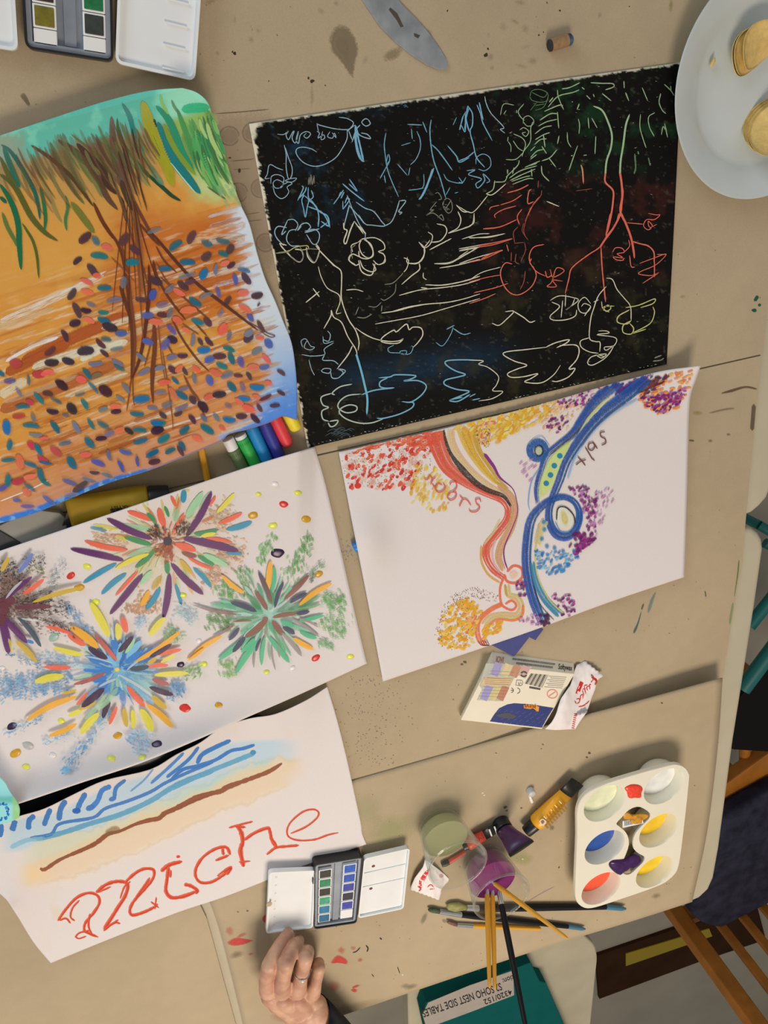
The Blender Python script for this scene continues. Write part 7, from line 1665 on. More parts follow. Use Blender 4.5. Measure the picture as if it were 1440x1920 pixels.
cluster(p, g1, TLp, 120, [(226, 84, 56), (216, 54, 46), (232, 104, 70), (206, 44, 42)], (18, 44), (14, 26), (-75, -30))
cluster(p, g1, [(180, 505), (400, 440), (660, 395), (670, 450), (560, 500), (330, 490), (120, 545)], 90, [(228, 92, 60), (236, 116, 78), (220, 80, 56)], (30, 60), (10, 18), (-30, 5))
specks(p, g1, [(60, 545), (300, 480), (560, 460), (600, 600), (480, 700), (200, 745), (90, 720)], 330, (120, 44, 44)); specks(p, g1, TLp, 160, (250, 226, 214), (.6, 1.1))
p.oval(*g1([(160, 727)])[0], 7, 6, (214, 50, 46), .95, soft=.2)
cluster(p, g1, [(500, 600), (600, 610), (700, 720), (700, 870), (600, 880), (540, 860), (480, 820), (470, 740)], 90, [(236, 190, 72), (226, 168, 44), (244, 206, 110)], (20, 44), (12, 24), (-80, -40), (.5, .9), .35)
ribbon(p, g1, [(610, 420), (640, 520), (690, 620), (790, 700), (900, 760), (1000, 805), (1045, 860), (1040, 930), (980, 1010), (925, 1080), (918, 1150), (955, 1220), (1025, 1275)], [120, 100, 84, 62, 46, 40, 40, 40, 42, 44, 44, 40, 30], (232, 100, 62), 6, 4)
ribbon(p, g1, [(890, 1080), (890, 1170), (930, 1250), (1000, 1300)], 16, (214, 164, 80), 1, 2, .8); ribbon(p, g1, [(1000, 920), (960, 1000), (905, 1070)], 16, (224, 190, 140), 1, 2, .7)
ribbon(p, g1, [(710, 395), (716, 470), (760, 560), (840, 650), (930, 720), (1010, 765)], [36, 40, 40, 34, 26, 20], (232, 184, 134), 3, 3, .85)
ribbon(p, g1, [(810, 400), (840, 510), (900, 600), (970, 690), (1040, 750)], [110, 84, 60, 40, 24], (214, 164, 40), 5, 4, .9); ribbon(p, g1, [(770, 380), (800, 470), (850, 560), (910, 640), (980, 710)], [40, 36, 30, 24, 18], (226, 178, 70), 2, 3, .85)
ribbon(p, g1, [(990, 720), (1060, 790), (1086, 870), (1060, 980), (1010, 1070), (990, 1150), (1020, 1225)], [24, 36, 40, 40, 40, 36, 26], (218, 172, 112), 3, 3, .9)
ribbon(p, g1, [(975, 1040), (955, 1110), (965, 1180), (1000, 1235)], 16, (224, 160, 170), 1, 2, .7)
ribbon(p, g1, [(668, 398), (682, 470), (715, 550), (780, 635), (860, 715), (940, 760), (1020, 790), (1066, 852)], [10, 14, 16, 26, 24, 20, 16, 12], (62, 44, 38), 2, 3, .85, .3, .45)
p.stroke(g1([(905, 535), (960, 610), (1000, 680), (1075, 745), (1100, 830), (1100, 900), (1065, 990), (1025, 1090), (1025, 1160), (1045, 1222)]), [6.5, 6.5, 4, 2, 1.6, 1.6, 2, 2.4, 2.8, 3.2], (134, 42, 124), .95, tip=(.02, .05), soft=.15)
ribbon(p, g1, [(1040, 1235), (1080, 1200), (1125, 1215), (1130, 1265), (1090, 1300), (1040, 1290), (1025, 1250)], 18, (234, 116, 82), 1, 1); p.blob(g1([(1050, 1240), (1090, 1220), (1110, 1255), (1070, 1285)]), (234, 190, 160), .8, soft=.5)
ribbon(p, g1, [(1020, 1270), (1000, 1330), (1002, 1400), (1020, 1440), (1070, 1460), (1095, 1435), (1070, 1405), (1030, 1425)], 16, (234, 112, 82), 1, 1)
ribbon(p, g1, [(1040, 1310), (1050, 1370), (1100, 1390), (1125, 1440), (1100, 1490), (1030, 1490), (950, 1500), (900, 1550)], 24, (216, 186, 110), 2, 2, .85); ribbon(p, g1, [(1030, 1310), (1040, 1380)], 16, (206, 160, 60), 1)
ribbon(p, g1, [(1015, 1425), (950, 1455), (885, 1510), (865, 1570), (880, 1640), (920, 1662)], 20, (238, 116, 70), 2, 2); ribbon(p, g1, [(1135, 1430), (1130, 1490), (1080, 1522), (1000, 1515), (950, 1535), (915, 1590), (910, 1640)], 18, (238, 124, 80), 1, 2)
amb = [(630, 1590), (660, 1500), (720, 1430), (800, 1390), (870, 1420), (900, 1480), (860, 1540), (860, 1640), (800, 1690), (700, 1690), (640, 1650)]
cluster(p, g1, amb, 190, [(240, 178, 44), (230, 156, 34), (246, 198, 84), (236, 168, 60)], (18, 40), (14, 28), (-80, 20), (.6, .95), .2)
cluster(p, g1, [(900, 1560), (1010, 1520), (1020, 1570), (940, 1630), (900, 1640)], 40, [(240, 178, 54), (234, 160, 40)], (18, 34), (12, 22), (-60, 0))
cluster(p, g1, [(800, 1500), (860, 1490), (860, 1560), (790, 1620)], 16, [(226, 110, 90), (240, 170, 150)], (12, 24), (10, 16))
specks(p, g1, [(610, 1600), (650, 1460), (720, 1360), (850, 1320), (1000, 1370), (980, 1420), (850, 1390), (700, 1450), (650, 1560), (670, 1690), (760, 1700), (640, 1680)], 230, (130, 80, 70)); specks(p, g1, amb, 90, (120, 70, 50))
for k in range(5): p.stroke(g1([(870 + k * 12, 1640 - k * 2), (890 + k * 12, 1668), (930 + k * 4, 1668)]), 1.6, (120, 60, 60), .8)
cluster(p, g1, [(700, 385), (860, 345), (1000, 305), (1190, 255), (1190, 330), (1120, 400), (1010, 450), (960, 500), (900, 480), (860, 420)], 170, [(244, 184, 52), (236, 166, 40), (248, 204, 100)], (20, 46), (14, 28), (-80, -20), (.55, .95), .25)
cluster(p, g1, [(850, 380), (960, 330), (980, 350), (900, 400), (950, 440), (930, 500), (870, 460)], 40, [(244, 196, 170), (232, 120, 80)], (12, 30), (8, 14), (-50, 0), (.5, .9))
specks(p, g1, [(850, 390), (930, 370), (960, 450), (930, 510), (880, 480)], 90, (110, 60, 60))
# blue side
cluster(p, g2, [(0, 285), (160, 240), (340, 195), (340, 300), (250, 330), (210, 380), (60, 400), (0, 430)], 150, [(244, 186, 56), (236, 166, 40), (248, 206, 110), (244, 190, 130)], (18, 44), (12, 26), (-80, -20), (.55, .95), .25)
cluster(p, g2, [(230, 330), (330, 200), (470, 230), (480, 300), (380, 400), (310, 440), (250, 400)], 80, [(240, 188, 140), (232, 150, 90), (242, 206, 180)], (14, 34), (8, 16), (-80, -30), (.5, .9), .25)
MG = [(142, 40, 118), (120, 30, 104), (164, 60, 134), (104, 26, 92)]
cluster(p, g2, [(330, 200), (450, 150), (620, 100), (680, 110), (560, 210), (480, 260), (400, 260), (340, 260)], 90, MG + [(236, 160, 70), (226, 170, 190)], (14, 32), (10, 20), (-80, -20))
cluster(p, g2, [(250, 380), (290, 320), (380, 310), (390, 350), (330, 420)], 22, MG, (14, 34), (10, 18), (-60, -10))
TRp = [(800, 200), (860, 110), (960, 70), (1140, 45), (1120, 110), (1090, 200), (1030, 290), (950, 310), (860, 270)]
cluster(p, g2, TRp, 110, [(232, 140, 50), (240, 170, 80), (226, 120, 50)], (18, 42), (12, 22), (-50, 0)); cluster(p, g2, [(820, 200), (960, 180), (1090, 150), (1060, 240), (960, 300), (860, 270)], 110, MG + [(190, 96, 160)], (14, 34), (10, 18), (-60, 10))
cluster(p, g2, [(840, 110), (940, 75), (1000, 80), (900, 160), (840, 200), (800, 170)], 60, [(96, 40, 50), (120, 60, 50), (80, 40, 80), (130, 50, 60)], (16, 40), (10, 18), (-60, -10))
p.stroke(g2([(x, 62 - (x - 880) * .08 + (8 if i % 2 else -8)) for i, x in enumerate(range(880, 1150, 14))]), 1.4, (90, 60, 64), .9, n=3)
cluster(p, g2, [(650, 130), (760, 80), (900, 70), (860, 130), (760, 170), (690, 190)], 70, [(86, 44, 120), (70, 50, 130), (120, 40, 110), (50, 60, 140)], (20, 46), (10, 20), (-50, -20))
NB = (24, 84, 150)
ribbon(p, g2, [(690, 105), (560, 220), (480, 330), (420, 415), (330, 485), (265, 545), (230, 640), (205, 740), (212, 830)], [64, 66, 56, 46, 36, 30, 26, 24, 20], NB, 5, 4); ribbon(p, g2, [(640, 200), (540, 300), (460, 400), (370, 480), (290, 545)], 10, (60, 56, 66), 1, 2, .8, .3, .4)
p.blob(g2([(420, 450), (380, 560), (330, 660), (290, 760), (225, 815), (215, 740), (250, 630), (290, 555), (350, 490)]), (206, 214, 128), .85, soft=.2, sponge=.2, smooth=2)
p.blob(g2([(660, 180), (560, 300), (470, 410), (440, 440), (500, 330), (600, 220)]), (222, 220, 150), .7, soft=.3, sponge=.3, smooth=2)
ribbon(p, g2, [(860, 95), (740, 195), (620, 285), (530, 375), (445, 490), (385, 590), (350, 690), (310, 790), (285, 870), (290, 950), (330, 1015), (395, 1025), (445, 975), (465, 900), (440, 830), (380, 795), (310, 805), (235, 855), (180, 930), (158, 1050), (152, 1180), (168, 1300), (200, 1420), (245, 1530)], [70, 74, 66, 60, 54, 50, 46, 40, 36, 40, 46, 50, 50, 46, 42, 40, 40, 44, 50, 52, 52, 52, 54, 50], NB, 5, 4)
ribbon(p, g2, [(800, 220), (680, 290), (590, 360), (500, 460), (430, 570), (390, 690)], 14, (120, 160, 200), 1, 3, .7, .4, .4); ribbon(p, g2, [(720, 240), (560, 380), (470, 500)], 8, (90, 90, 110), 1, 2, .7, .4, .4)
for x, y in ((345, 550), (313, 608), (290, 663), (265, 712)): p.oval(*g2([(x, y)])[0], 6, 6, (34, 128, 158), .95, soft=.25, sponge=.2)
ring_pts = [(215 + 45 * math.cos(t), 520 + 48 * math.sin(t)) for t in np.linspace(0, 6.4, 16)]; ribbon(p, g2, ring_pts, 34, NB, 3, 2)
p.oval(*g2([(222, 520)])[0], 7, 9, (186, 190, 150), .9, soft=.3); ribbon(p, g2, [(222 + 24 * math.cos(t), 520 + 32 * math.sin(t)) for t in np.linspace(0, 6.4, 14)], 8, (40, 36, 40), 1, 1, .9)
p.stroke(g2([(160, 480), (200, 445), (240, 435), (270, 470), (290, 500)]), 1.4, (90, 140, 190), .8); p.stroke(g2([(230, 620), (180, 700), (160, 820), (170, 880)]), 2.2, (100, 150, 196), .8, dry=.3)
p.blob(g2([(330, 850), (375, 845), (425, 900), (430, 960), (395, 1000), (345, 980), (320, 920)]), (222, 214, 190), .9, soft=.2); p.blob(g2([(350, 870), (380, 880), (400, 930), (385, 970), (355, 940)]), (220, 196, 120), .8, soft=.5)
ribbon(p, g2, [(325, 930), (335, 860), (380, 855), (425, 900), (436, 950)], 9, (48, 40, 44), 1, 1, .9, .3, .4); ribbon(p, g2, [(320, 940), (350, 995), (400, 1000)], 8, (90, 140, 180), 1, 1, .8)
ribbon(p, g2, [(182, 1180), (205, 1290), (255, 1395), (345, 1490)], [20, 24, 30, 32], (36, 134, 170), 2, 2); ribbon(p, g2, [(225, 950), (206, 1080), (202, 1180), (222, 1280), (285, 1400), (375, 1485)], [16, 12, 9, 9, 10, 10], (220, 176, 96), 1, 2, .85)
ribbon(p, g2, [(262, 930), (230, 1000), (214, 1080)], 30, (214, 186, 120), 2, 2, .7); ribbon(p, g2, [(190, 1320), (230, 1430), (310, 1520)], 7, (50, 40, 46), 1, 2, .8)
for x, y in ((250, 940), (255, 985), (240, 1040), (270, 1085), (315, 1095), (365, 1115), (240, 1130)): p.oval(*g2([(x, y)])[0], 5, 6, (50, 134, 180), .8, soft=.6, sponge=.3)
cluster(p, g2, [(200, 1090), (260, 1120), (400, 1100), (480, 1130), (440, 1190), (380, 1230), (280, 1260), (210, 1210)], 80, [(60, 140, 190), (40, 116, 176), (130, 180, 210)], (16, 36), (10, 20), (-60, -10), (.5, .95))
cluster(p, g2, [(390, 740), (470, 720), (570, 780), (560, 900), (560, 980), (520, 1000), (480, 900), (460, 800)], 90, MG + [(196, 120, 176)], (12, 30), (10, 18), (-70, -20)); cluster(p, g2, [(400, 1090), (430, 1010), (540, 1000), (550, 1050), (450, 1140)], 50, MG, (18, 40), (14, 24), (-60, -20))
cluster(p, g2, [(560, 760), (660, 730), (660, 830), (600, 960), (560, 1030), (540, 880)], 40, [(150, 60, 130), (206, 150, 190), (180, 110, 160)], (14, 38), (6, 12), (-70, -45), (.5, .9)); cluster(p, g2, [(110, 580), (200, 570), (200, 690), (120, 700)], 12, [(190, 110, 164)], (26, 44), (6, 10), (-50, -30))
cluster(p, g2, [(300, 1370), (400, 1360), (460, 1430), (420, 1500), (360, 1490)], 44, MG + [(214, 150, 190)], (12, 30), (10, 18), (-60, 0), (.6, .95)); cluster(p, g2, [(80, 1300), (140, 1290), (150, 1380), (110, 1390)], 26, MG, (12, 26), (8, 14), (-60, 0)); cluster(p, g2, [(90, 1510), (210, 1480), (240, 1550), (120, 1560)], 26, [(190, 110, 170), (150, 60, 140)], (10, 24), (8, 14), (-60, 0), (.4, .9))
cluster(p, g2, [(225, 1480), (280, 1490), (280, 1550), (240, 1560)], 14, [(60, 30, 70), (80, 30, 70)], (18, 36), (14, 22), (-60, 10))
p.build('crayon_marks', CRAYON); SUK = p.k + 5; print('sugar marks', SUK)
def words(name, k, rows, rgb, w, label):
    p = Paint(suS, SUK)
    for l in rows: p.stroke(k(l), w, rgb, .95, tip=(.1, .1), tipw=(.6, .5), soft=.3, dry=.15, sponge=.2, n=5)
    p.build(name, CRAYON, label=label)
words('word_salt', g2, [[(612, 408), (588, 412), (588, 436), (612, 450), (616, 474), (592, 488)], [(545, 472), (520, 478), (514, 506), (534, 518), (552, 496), (540, 468)], [(540, 468), (562, 500), (566, 508)], [(496, 500), (520, 540), (536, 566), (552, 578)], [(440, 604), (470, 582), (500, 572)], [(452, 556), (478, 584), (496, 608)]], (112, 68, 58), 2.8, 'brown crayon word salt')
words('word_sugar', g1, [[(886, 822), (880, 804), (858, 808), (862, 834), (880, 852), (862, 878), (828, 880), (818, 866)], [(828, 842), (806, 812), (784, 806), (768, 832), (760, 850)], [(784, 806), (762, 786)], [(722, 762), (742, 772), (734, 800), (706, 812), (690, 792), (708, 766), (722, 762), (744, 736), (738, 706), (712, 706), (704, 724)], [(664, 712), (676, 736), (656, 762), (630, 762), (618, 740), (634, 716), (660, 722)], [(618, 740), (600, 718)], [(604, 700), (588, 668), (570, 690), (552, 684)], [(590, 720), (604, 690), (620, 676)]], (212, 92, 74), 2.8, 'red crayon word sugar')

# ------------------------------------------------------------------ lettered beach painting
random.seed(11)
mt = [(-150, 1588), (-70, 1562), (0, 1544), (37, 1530), (84, 1516), (141, 1488), (197, 1463), (281, 1443), (330, 1415), (376, 1392), (418, 1362), (470, 1347), (517, 1339), (573, 1314), (614, 1288)]
def h_mi(u, v):
    dt = np.maximum(v - np.interp(u, [p[0] for p in mt], [p[1] for p in mt]), 0)
    wav = .006 + .010 * (.5 + .5 * np.sin(u / 62.0 + .4))
    dl = np.maximum(ldist(u, v, (95, 1806), (0, 1676)), 0)
    c = np.hypot(u - 20, v - 1700)
    return ZL + .0022 + wav * np.exp(-dt / 55.0) * sstep(640, 560, u) + .020 * np.exp(-c / 85.0) + .004 * np.exp(-dl / 40.0)
miS = Sheet(mt, [(614, 1288), (631, 1345), (648, 1412), (662, 1475), (676, 1540), (679, 1562), (687, 1583)],
            [(95, 1806), (200, 1763), (330, 1712), (420, 1682), (520, 1643), (600, 1613), (687, 1583)], [(-150, 1588), (-80, 1628), (0, 1676), (30, 1714), (62, 1766), (95, 1806)], h_mi, 260, 170, thick=.0005)
def c_mi(u, v):
    b = np.tile(PAPERWHITE, (len(u), 1)); n = fbm(u / 26, v / 26, 21); nf = fbm(u / 8, v / 8, 22)
    I = lambda pts: np.interp(u, [q[0] for q in pts], [q[1] for q in pts])
    y1 = I([(0, 1548), (100, 1522), (200, 1478), (300, 1446), (380, 1404), (420, 1392), (490, 1384)]); y2 = I([(0, 1602), (100, 1572), (200, 1546), (300, 1502), (400, 1462), (500, 1422)])
    yb = I([(70, 1634), (160, 1590), (280, 1538), (400, 1488), (530, 1432)]); y3 = I([(0, 1700), (60, 1662), (120, 1648), (250, 1600), (400, 1530), (560, 1466)])
    inx = sstep(575, 500, u + 14 * n)
    b = mixc(b, (178, 198, 206), sstep(-4, 8, v - y1 + 8 * n) * sstep(8, -6, v - y2 + 8 * n) * inx * sstep(-10, 30, u) * .8)
    b = mixc(b, (206, 200, 170), sstep(-8, 6, v - y2 + 9 * n) * sstep(10, -4, v - yb + 8 * n) * inx * sstep(30, 80, u) * .9)
    b = mixc(b, (172, 200, 190), sstep(-8, 6, v - y2 + 9 * n) * sstep(0, -22, v - yb + 8 * n) * inx * sstep(260, 380, u) * .7)
    b = mixc(b, (226, 190, 140), sstep(-22, -6, v - yb + 10 * n) * sstep(6, -10, v - y3 + 10 * n) * sstep(585, 530, u + 20 * n) * sstep(30, 66, u) * .6)
    b = mixc(b, (232, 206, 176), sstep(-14, 0, v - y3 + 10 * n) * sstep(22, 2, v - y3 + 12 * n) * inx * sstep(60, 110, u) * .35)
    b = mixc(b, (222, 200, 172), sstep(.05, .4, n + .2 * nf) * np.exp(-(((u - 470) / 110) ** 2 + ((v - 1405) / 40) ** 2)) * .9)
    b = mixc(b, (232, 196, 150), np.exp(-(((u - 66) / 26) ** 2 + ((v - 1640) / 20) ** 2)) * .9)
    b = mixc(b, (218, 198, 172), sstep(.2, .5, n) * np.exp(-(((u - 110) / 30) ** 2 + ((v - 1720) / 60) ** 2)) * .6)
    for yy, cc in ((y3, (206, 170, 126)), (y2, (150, 180, 180))):
        b = mixc(b, cc, np.exp(-((v - yy + 12 * n + 5 * nf) / 3.0) ** 2) * .35 * inx * sstep(60, 110, u))
    return b
mi = miS.build('beach_painting', 'white sheet with painted blue waves, a brown line and a red lettered name', 'painting', c_mi)
q1, q2 = crop(0, 1280, 400 / 1422), crop(320, 1280, 400 / 1422)
p = Paint(miS); BB, TB_ = (62, 122, 184), (96, 164, 190)
for k, pts, w, c, a in ((q1, [(240, 1045), (420, 1000), (600, 940), (800, 880), (1000, 790), (1200, 670), (1422, 590)], 13, TB_, .75), (q2, [(0, 710), (200, 615), (400, 535), (560, 470)], 12, TB_, .85), (q1, [(70, 1100), (180, 1050), (300, 1040)], 12, (150, 196, 212), .6),
                        (q1, [(200, 1035), (340, 1010), (400, 940), (620, 900), (700, 840), (850, 790), (1000, 730), (1100, 670), (1250, 600), (1422, 530)], 8.5, BB, .85), (q2, [(0, 650), (80, 580), (180, 555), (300, 515), (400, 455), (480, 440), (560, 415)], 9, (50, 118, 186), .9),
                        (q1, [(5, 930), (10, 980), (0, 1030)], 12, BB, .9), (q1, [(100, 918), (92, 950), (80, 988)], 15, BB, .9), (q1, [(232, 885), (195, 920), (190, 980)], 14, BB, .9), (q1, [(338, 840), (315, 890), (292, 955)], 13, BB, .9), (q1, [(440, 785), (405, 840), (392, 920)], 14, BB, .85), (q1, [(572, 735), (535, 800), (510, 862)], 13, BB, .92), (q1, [(740, 690), (680, 720), (650, 790), (600, 842)], 13, (60, 128, 196), .85), (q1, [(838, 648), (775, 700), (762, 770)], 10, BB, .9),
                        (q1, [(1022, 575), (960, 650), (870, 725)], 5, (110, 160, 206), .7), (q1, [(1225, 468), (1120, 570), (1005, 672)], 8, (70, 134, 196), .8), (q1, [(1325, 428), (1250, 520), (1110, 632)], 9, (56, 122, 190), .85), (q2, [(400, 385), (300, 430), (210, 480), (175, 540)], 11, (52, 120, 186), .9)):
    p.stroke(k(pts), w * .82, c, a, tip=(.06, .08), tipw=(.5, .5), soft=.25, dry=.05, wob=.15)
p.oval(*q1([(750, 775)])[0], 8, 5, BB, .9, ang=-20); p.oval(*q1([(510, 855)])[0], 9, 6, (34, 96, 176), .9); p.oval(*q1([(600, 835)])[0], 9, 6, BB, .9, ang=-20); p.oval(*q2([(550, 465)])[0], 6, 5, (60, 140, 180), .9)
p.build('wave_strokes'); kk = p.k
p = Paint(miS, kk)
for k, pts, w in ((q1, [(268, 1238), (300, 1245), (400, 1180), (560, 1110), (640, 1070), (720, 1010), (800, 990), (900, 945), (990, 918), (1060, 905), (1100, 870), (1200, 830), (1330, 770), (1430, 730)], [8, 8, 7, 8, 9, 9, 6, 7, 9, 10, 9, 8, 9, 9]), (q2, [(-10, 862), (100, 800), (200, 755), (330, 725), (370, 700), (450, 670), (560, 630), (660, 590), (742, 538)], [9, 9, 10, 9, 13, 9, 9, 9, 6])):
    p.stroke(k(pts), w, (142, 72, 36), .92, tip=(.02, .02), tipw=(.6, .6), soft=.3, dry=.05, wob=.25)
p.stroke(q1([(700, 1010), (760, 975), (800, 985)]), 14, (150, 110, 70), .5, soft=.6)
p.build('brown_line'); kk = p.k
LET = {'letter_m': (q1, [([(385, 1588), (440, 1510), (510, 1435), (590, 1402), (650, 1420), (662, 1470), (620, 1540), (570, 1600), (562, 1650), (590, 1670), (655, 1697)], 6.5), ([(395, 1585), (440, 1572), (470, 1605)], 4.5), ([(498, 1588), (470, 1560), (485, 1500), (530, 1450)], 4.5), ([(500, 1698), (530, 1668), (600, 1652)], 4), ([(500, 1690), (525, 1706), (575, 1690)], 3.5), ([(600, 1540), (590, 1620), (612, 1680)], 5),
                            ([(640, 1398), (710, 1345), (790, 1325), (850, 1345), (835, 1420), (785, 1500), (735, 1580), (690, 1645)], 8), ([(690, 1655), (760, 1602), (802, 1606)], 5), ([(700, 1640), (790, 1580)], 5), ([(800, 1440), (830, 1360), (870, 1325)], 4), ([(650, 1400), (740, 1360)], 4),
                            ([(830, 1335), (900, 1272), (960, 1242), (1022, 1248), (1020, 1305), (960, 1380), (890, 1460), (865, 1520), (885, 1550), (960, 1530), (1030, 1495), (1052, 1475)], 7), ([(1005, 1460), (1060, 1502)], 4), ([(1042, 1430), (1032, 1512)], 4), ([(1000, 1300), (950, 1370), (900, 1440)], 5)]),
       'letter_i': (q1, [([(1072, 1258), (1130, 1215), (1215, 1192)], 9), ([(1125, 1225), (1112, 1320), (1106, 1390), (1140, 1432), (1200, 1430), (1260, 1412), (1305, 1392)], 8.5), ([(1228, 1345), (1270, 1355), (1315, 1385), (1300, 1405)], 8), ([(1140, 1250), (1135, 1300)], 5), ([(1175, 1162), (1200, 1158)], 6)]),
       'letter_c': (q2, [([(398, 1148), (370, 1098), (300, 1108), (220, 1160), (172, 1230), (166, 1290), (200, 1332), (270, 1330), (340, 1290), (395, 1245)], 7), ([(298, 1186), (390, 1150)], 6), ([(345, 1105), (352, 1150)], 7), ([(372, 1280), (402, 1232), (350, 1262)], 8), ([(310, 1290), (360, 1250)], 4)]),
       'letter_h': (q2, [([(388, 968), (470, 945), (548, 926)], 4.5), ([(442, 950), (470, 1000), (480, 1060), (465, 1120), (480, 1200), (486, 1228)], 10), ([(420, 955), (500, 965)], 6), ([(455, 1196), (532, 1190)], 4), ([(490, 1050), (560, 1002), (645, 970), (662, 995), (672, 1040), (692, 1092)], 7.5), ([(640, 1146), (700, 1102), (770, 1092), (855, 1085)], 6), ([(660, 1030), (700, 1080), (690, 1110)], 6)]),
       'letter_e': (q2, [([(800, 1006), (900, 962), (972, 905), (986, 866), (950, 845), (880, 862), (800, 930), (775, 990), (792, 1032), (860, 1052), (960, 1046), (1050, 1015), (1118, 1000)], 4.2)])}
for nm, (k, ls) in LET.items():
    p = Paint(miS, kk)
    for pts, w in ls:
        p.stroke(k(pts), w * .95, (228, 86, 50), .92, tip=(.06, .1), tipw=(.5, .3), soft=.3, dry=.2, sponge=.25, wob=.3)
        p.stroke(k([(x + 3, y + 2) for x, y in pts]), w * .4, (206, 66, 38), .7, tip=(.1, .1), soft=.3, dry=.3)
    p.build(nm, CRAYON, label='red crayon letter of the name'); kk = p.k

# black sheet glimpsed between the two paintings
slab('black_sheet', spx([(-120, 1430), (200, 1370), (340, 1345), (470, 1338), (500, 1345), (330, 1425), (200, 1475), (30, 1572), (-120, 1590)], Z0 + .0042), Z0 + .0028, Z0 + .0042, mat('black_plastic_sheet', A(30, 32, 34), .35, noise=.3, nscale=25, bump=.5, bscale=40), None,
     label='black sheet showing in the gap between the fireworks and the lettered painting', cat='sheet')
# small blue painted paper at the picture edge
def h_sc(u, v): return .044 + .006 * sstep(20, 40, u) * 0 + .004 * np.sin(v / 14.0)
scS = Sheet([(-90, 1420), (-30, 1436), (0, 1458), (12, 1472), (16, 1484)], [(16, 1484), (30, 1500), (37, 1516), (36, 1533)], [(-90, 1560), (-30, 1556), (0, 1546), (20, 1541), (36, 1533)], [(-90, 1420), (-90, 1560)], h_sc, 50, 50)
def c_sc(u, v):
    b = np.tile(A(150, 212, 222), (len(u), 1)); n = fbm(u / 10, v / 10, 31)
    b = mixc(b, (110, 190, 170), sstep(1488, 1498, v + 3 * n) * sstep(1512, 1500, v)); b = mixc(b, (150, 200, 130), sstep(20, 28, u + 3 * n)); b = mixc(b, (180, 214, 216), sstep(8, 16, n * 10 + u * .2) * .4)
    return b
scS.build('blue_paper_scrap', 'pale blue and green painted paper curling over the edge of the fireworks', 'paper', c_sc)
p = Paint(scS)
for i in range(34):
    t = i / 34 * 6.283; p.daub(0 + 15 * math.cos(t) + random.uniform(-3, 3), 1522 + 15 * math.sin(t) + random.uniform(-3, 3), 6, 4, random.uniform(0, 180), random.choice([(28, 110, 190), (50, 140, 210), (20, 90, 160)]), .9)
p.build('blue_ring_marks')

# ------------------------------------------------------------------ stains and specks on the card
random.seed(13)
UP, MID, LOW = Flat(Z0, card_up), Flat(Z0, card_mid), Low(card_low)
p = Paint(UP); ku = crop(560, 0, .375)
p.blob(ku([(150, 190), (175, 135), (210, 118), (255, 140), (290, 200), (300, 260), (285, 320), (275, 390), (245, 365), (210, 310), (165, 260)]), (132, 112, 84), .75, soft=.25)
p.blob(ku([(430, 260), (520, 230), (500, 290), (430, 310)]), (150, 126, 96), .5, soft=.5)
for x, y, r in ((585, 152, 5), (578, 146, 3), (911, 103, 4), (915, 92, 2.5), (839, 20, 2.5), (1019, 60, 2), (1010, 66, 2), (440, 100, 3.4), (436, 97, 2.5), (610, 160, 2), (1180, 12, 2), (1026, 5, 2), (1050, 20, 2), (520, 66, 1.5), (504, 152, 1.6), (1335, 70, 2), (190, 200, 0)):
    if r: p.oval(x, y, r, r * random.uniform(.5, 1), (52, 44, 36), .9, ang=random.uniform(0, 180), n=7, wob=.6, soft=.2)
p.blob(crop(0, 150, .208)([(180, 140), (215, 110), (260, 180), (275, 245), (230, 215)]), (122, 104, 74), .8, soft=.4)
for x, y, r in ((430, 255, 18), (474, 249, 19), (446, 361, 18), (489, 353, 18), (498, 455, 17)):
    p.oval(x, y, r, r * .95, (152, 126, 98), .5, soft=.3, n=14)
    p.stroke([(x + r * math.cos(t), y + r * .97 * math.sin(t)) for t in np.linspace(.3, 6.3, 22)], 3.4, (122, 96, 72), .75, tip=(.1, .1), soft=.5, dry=.35)
p.blob([(405, 213), (455, 209), (506, 205), (512, 260), (520, 500), (480, 500), (450, 380), (425, 300)], (176, 148, 120), .35, soft=.2)
p.stroke([(405, 213), (450, 210), (505, 205)], 2, (112, 92, 70), .8, dry=.3); p.stroke([(432, 302), (470, 299), (476, 296)], 2, (120, 100, 74), .7, dry=.3); p.stroke([(436, 318), (470, 316)], 1.5, (130, 108, 80), .6); p.stroke([(462, 402), (488, 398)], 1.5, (120, 98, 74), .7); p.stroke([(464, 415), (492, 412)], 1.5, (120, 98, 74), .6); p.oval(449, 320, 3, 5, (70, 54, 40), .9, soft=.3); p.oval(431, 296, 3, 2, (80, 60, 46), .8, soft=.3)
for x, y, rx, ry, an in ((1418, 560, 4, 6, 30), (1414, 582, 5, 4, 0), (1424, 572, 3, 3, 0)): p.oval(x, y, rx, ry, (24, 84, 62), .95, ang=an, soft=.2, wob=.4)
p.oval(1258, 10, 5, 14, (150, 136, 70), .5, soft=.8); p.oval(1280, 556, 6, 4, (150, 138, 90), .4, soft=.8); p.oval(585, 180, 4, 26, (140, 104, 76), .25, soft=.9)
for _ in range(150):
    x, y = random.uniform(0, 1440), random.uniform(0, 640)
    p.oval(x, y, random.uniform(.6, 1.7), random.uniform(.5, 1.4), random.choice([(110, 92, 70), (90, 74, 56), (136, 112, 84), (200, 184, 156)]), random.uniform(.4, .9), n=6, soft=.4)
for _ in range(26):
    x, y = random.uniform(300, 1300), random.uniform(0, 160); p.oval(x, y, random.uniform(4, 16), random.uniform(3, 9), random.choice([(150, 128, 98), (168, 142, 110), (140, 118, 88)]), .3, ang=random.uniform(0, 180), soft=.9)
p.build('paint_stains')
p = Paint(MID)
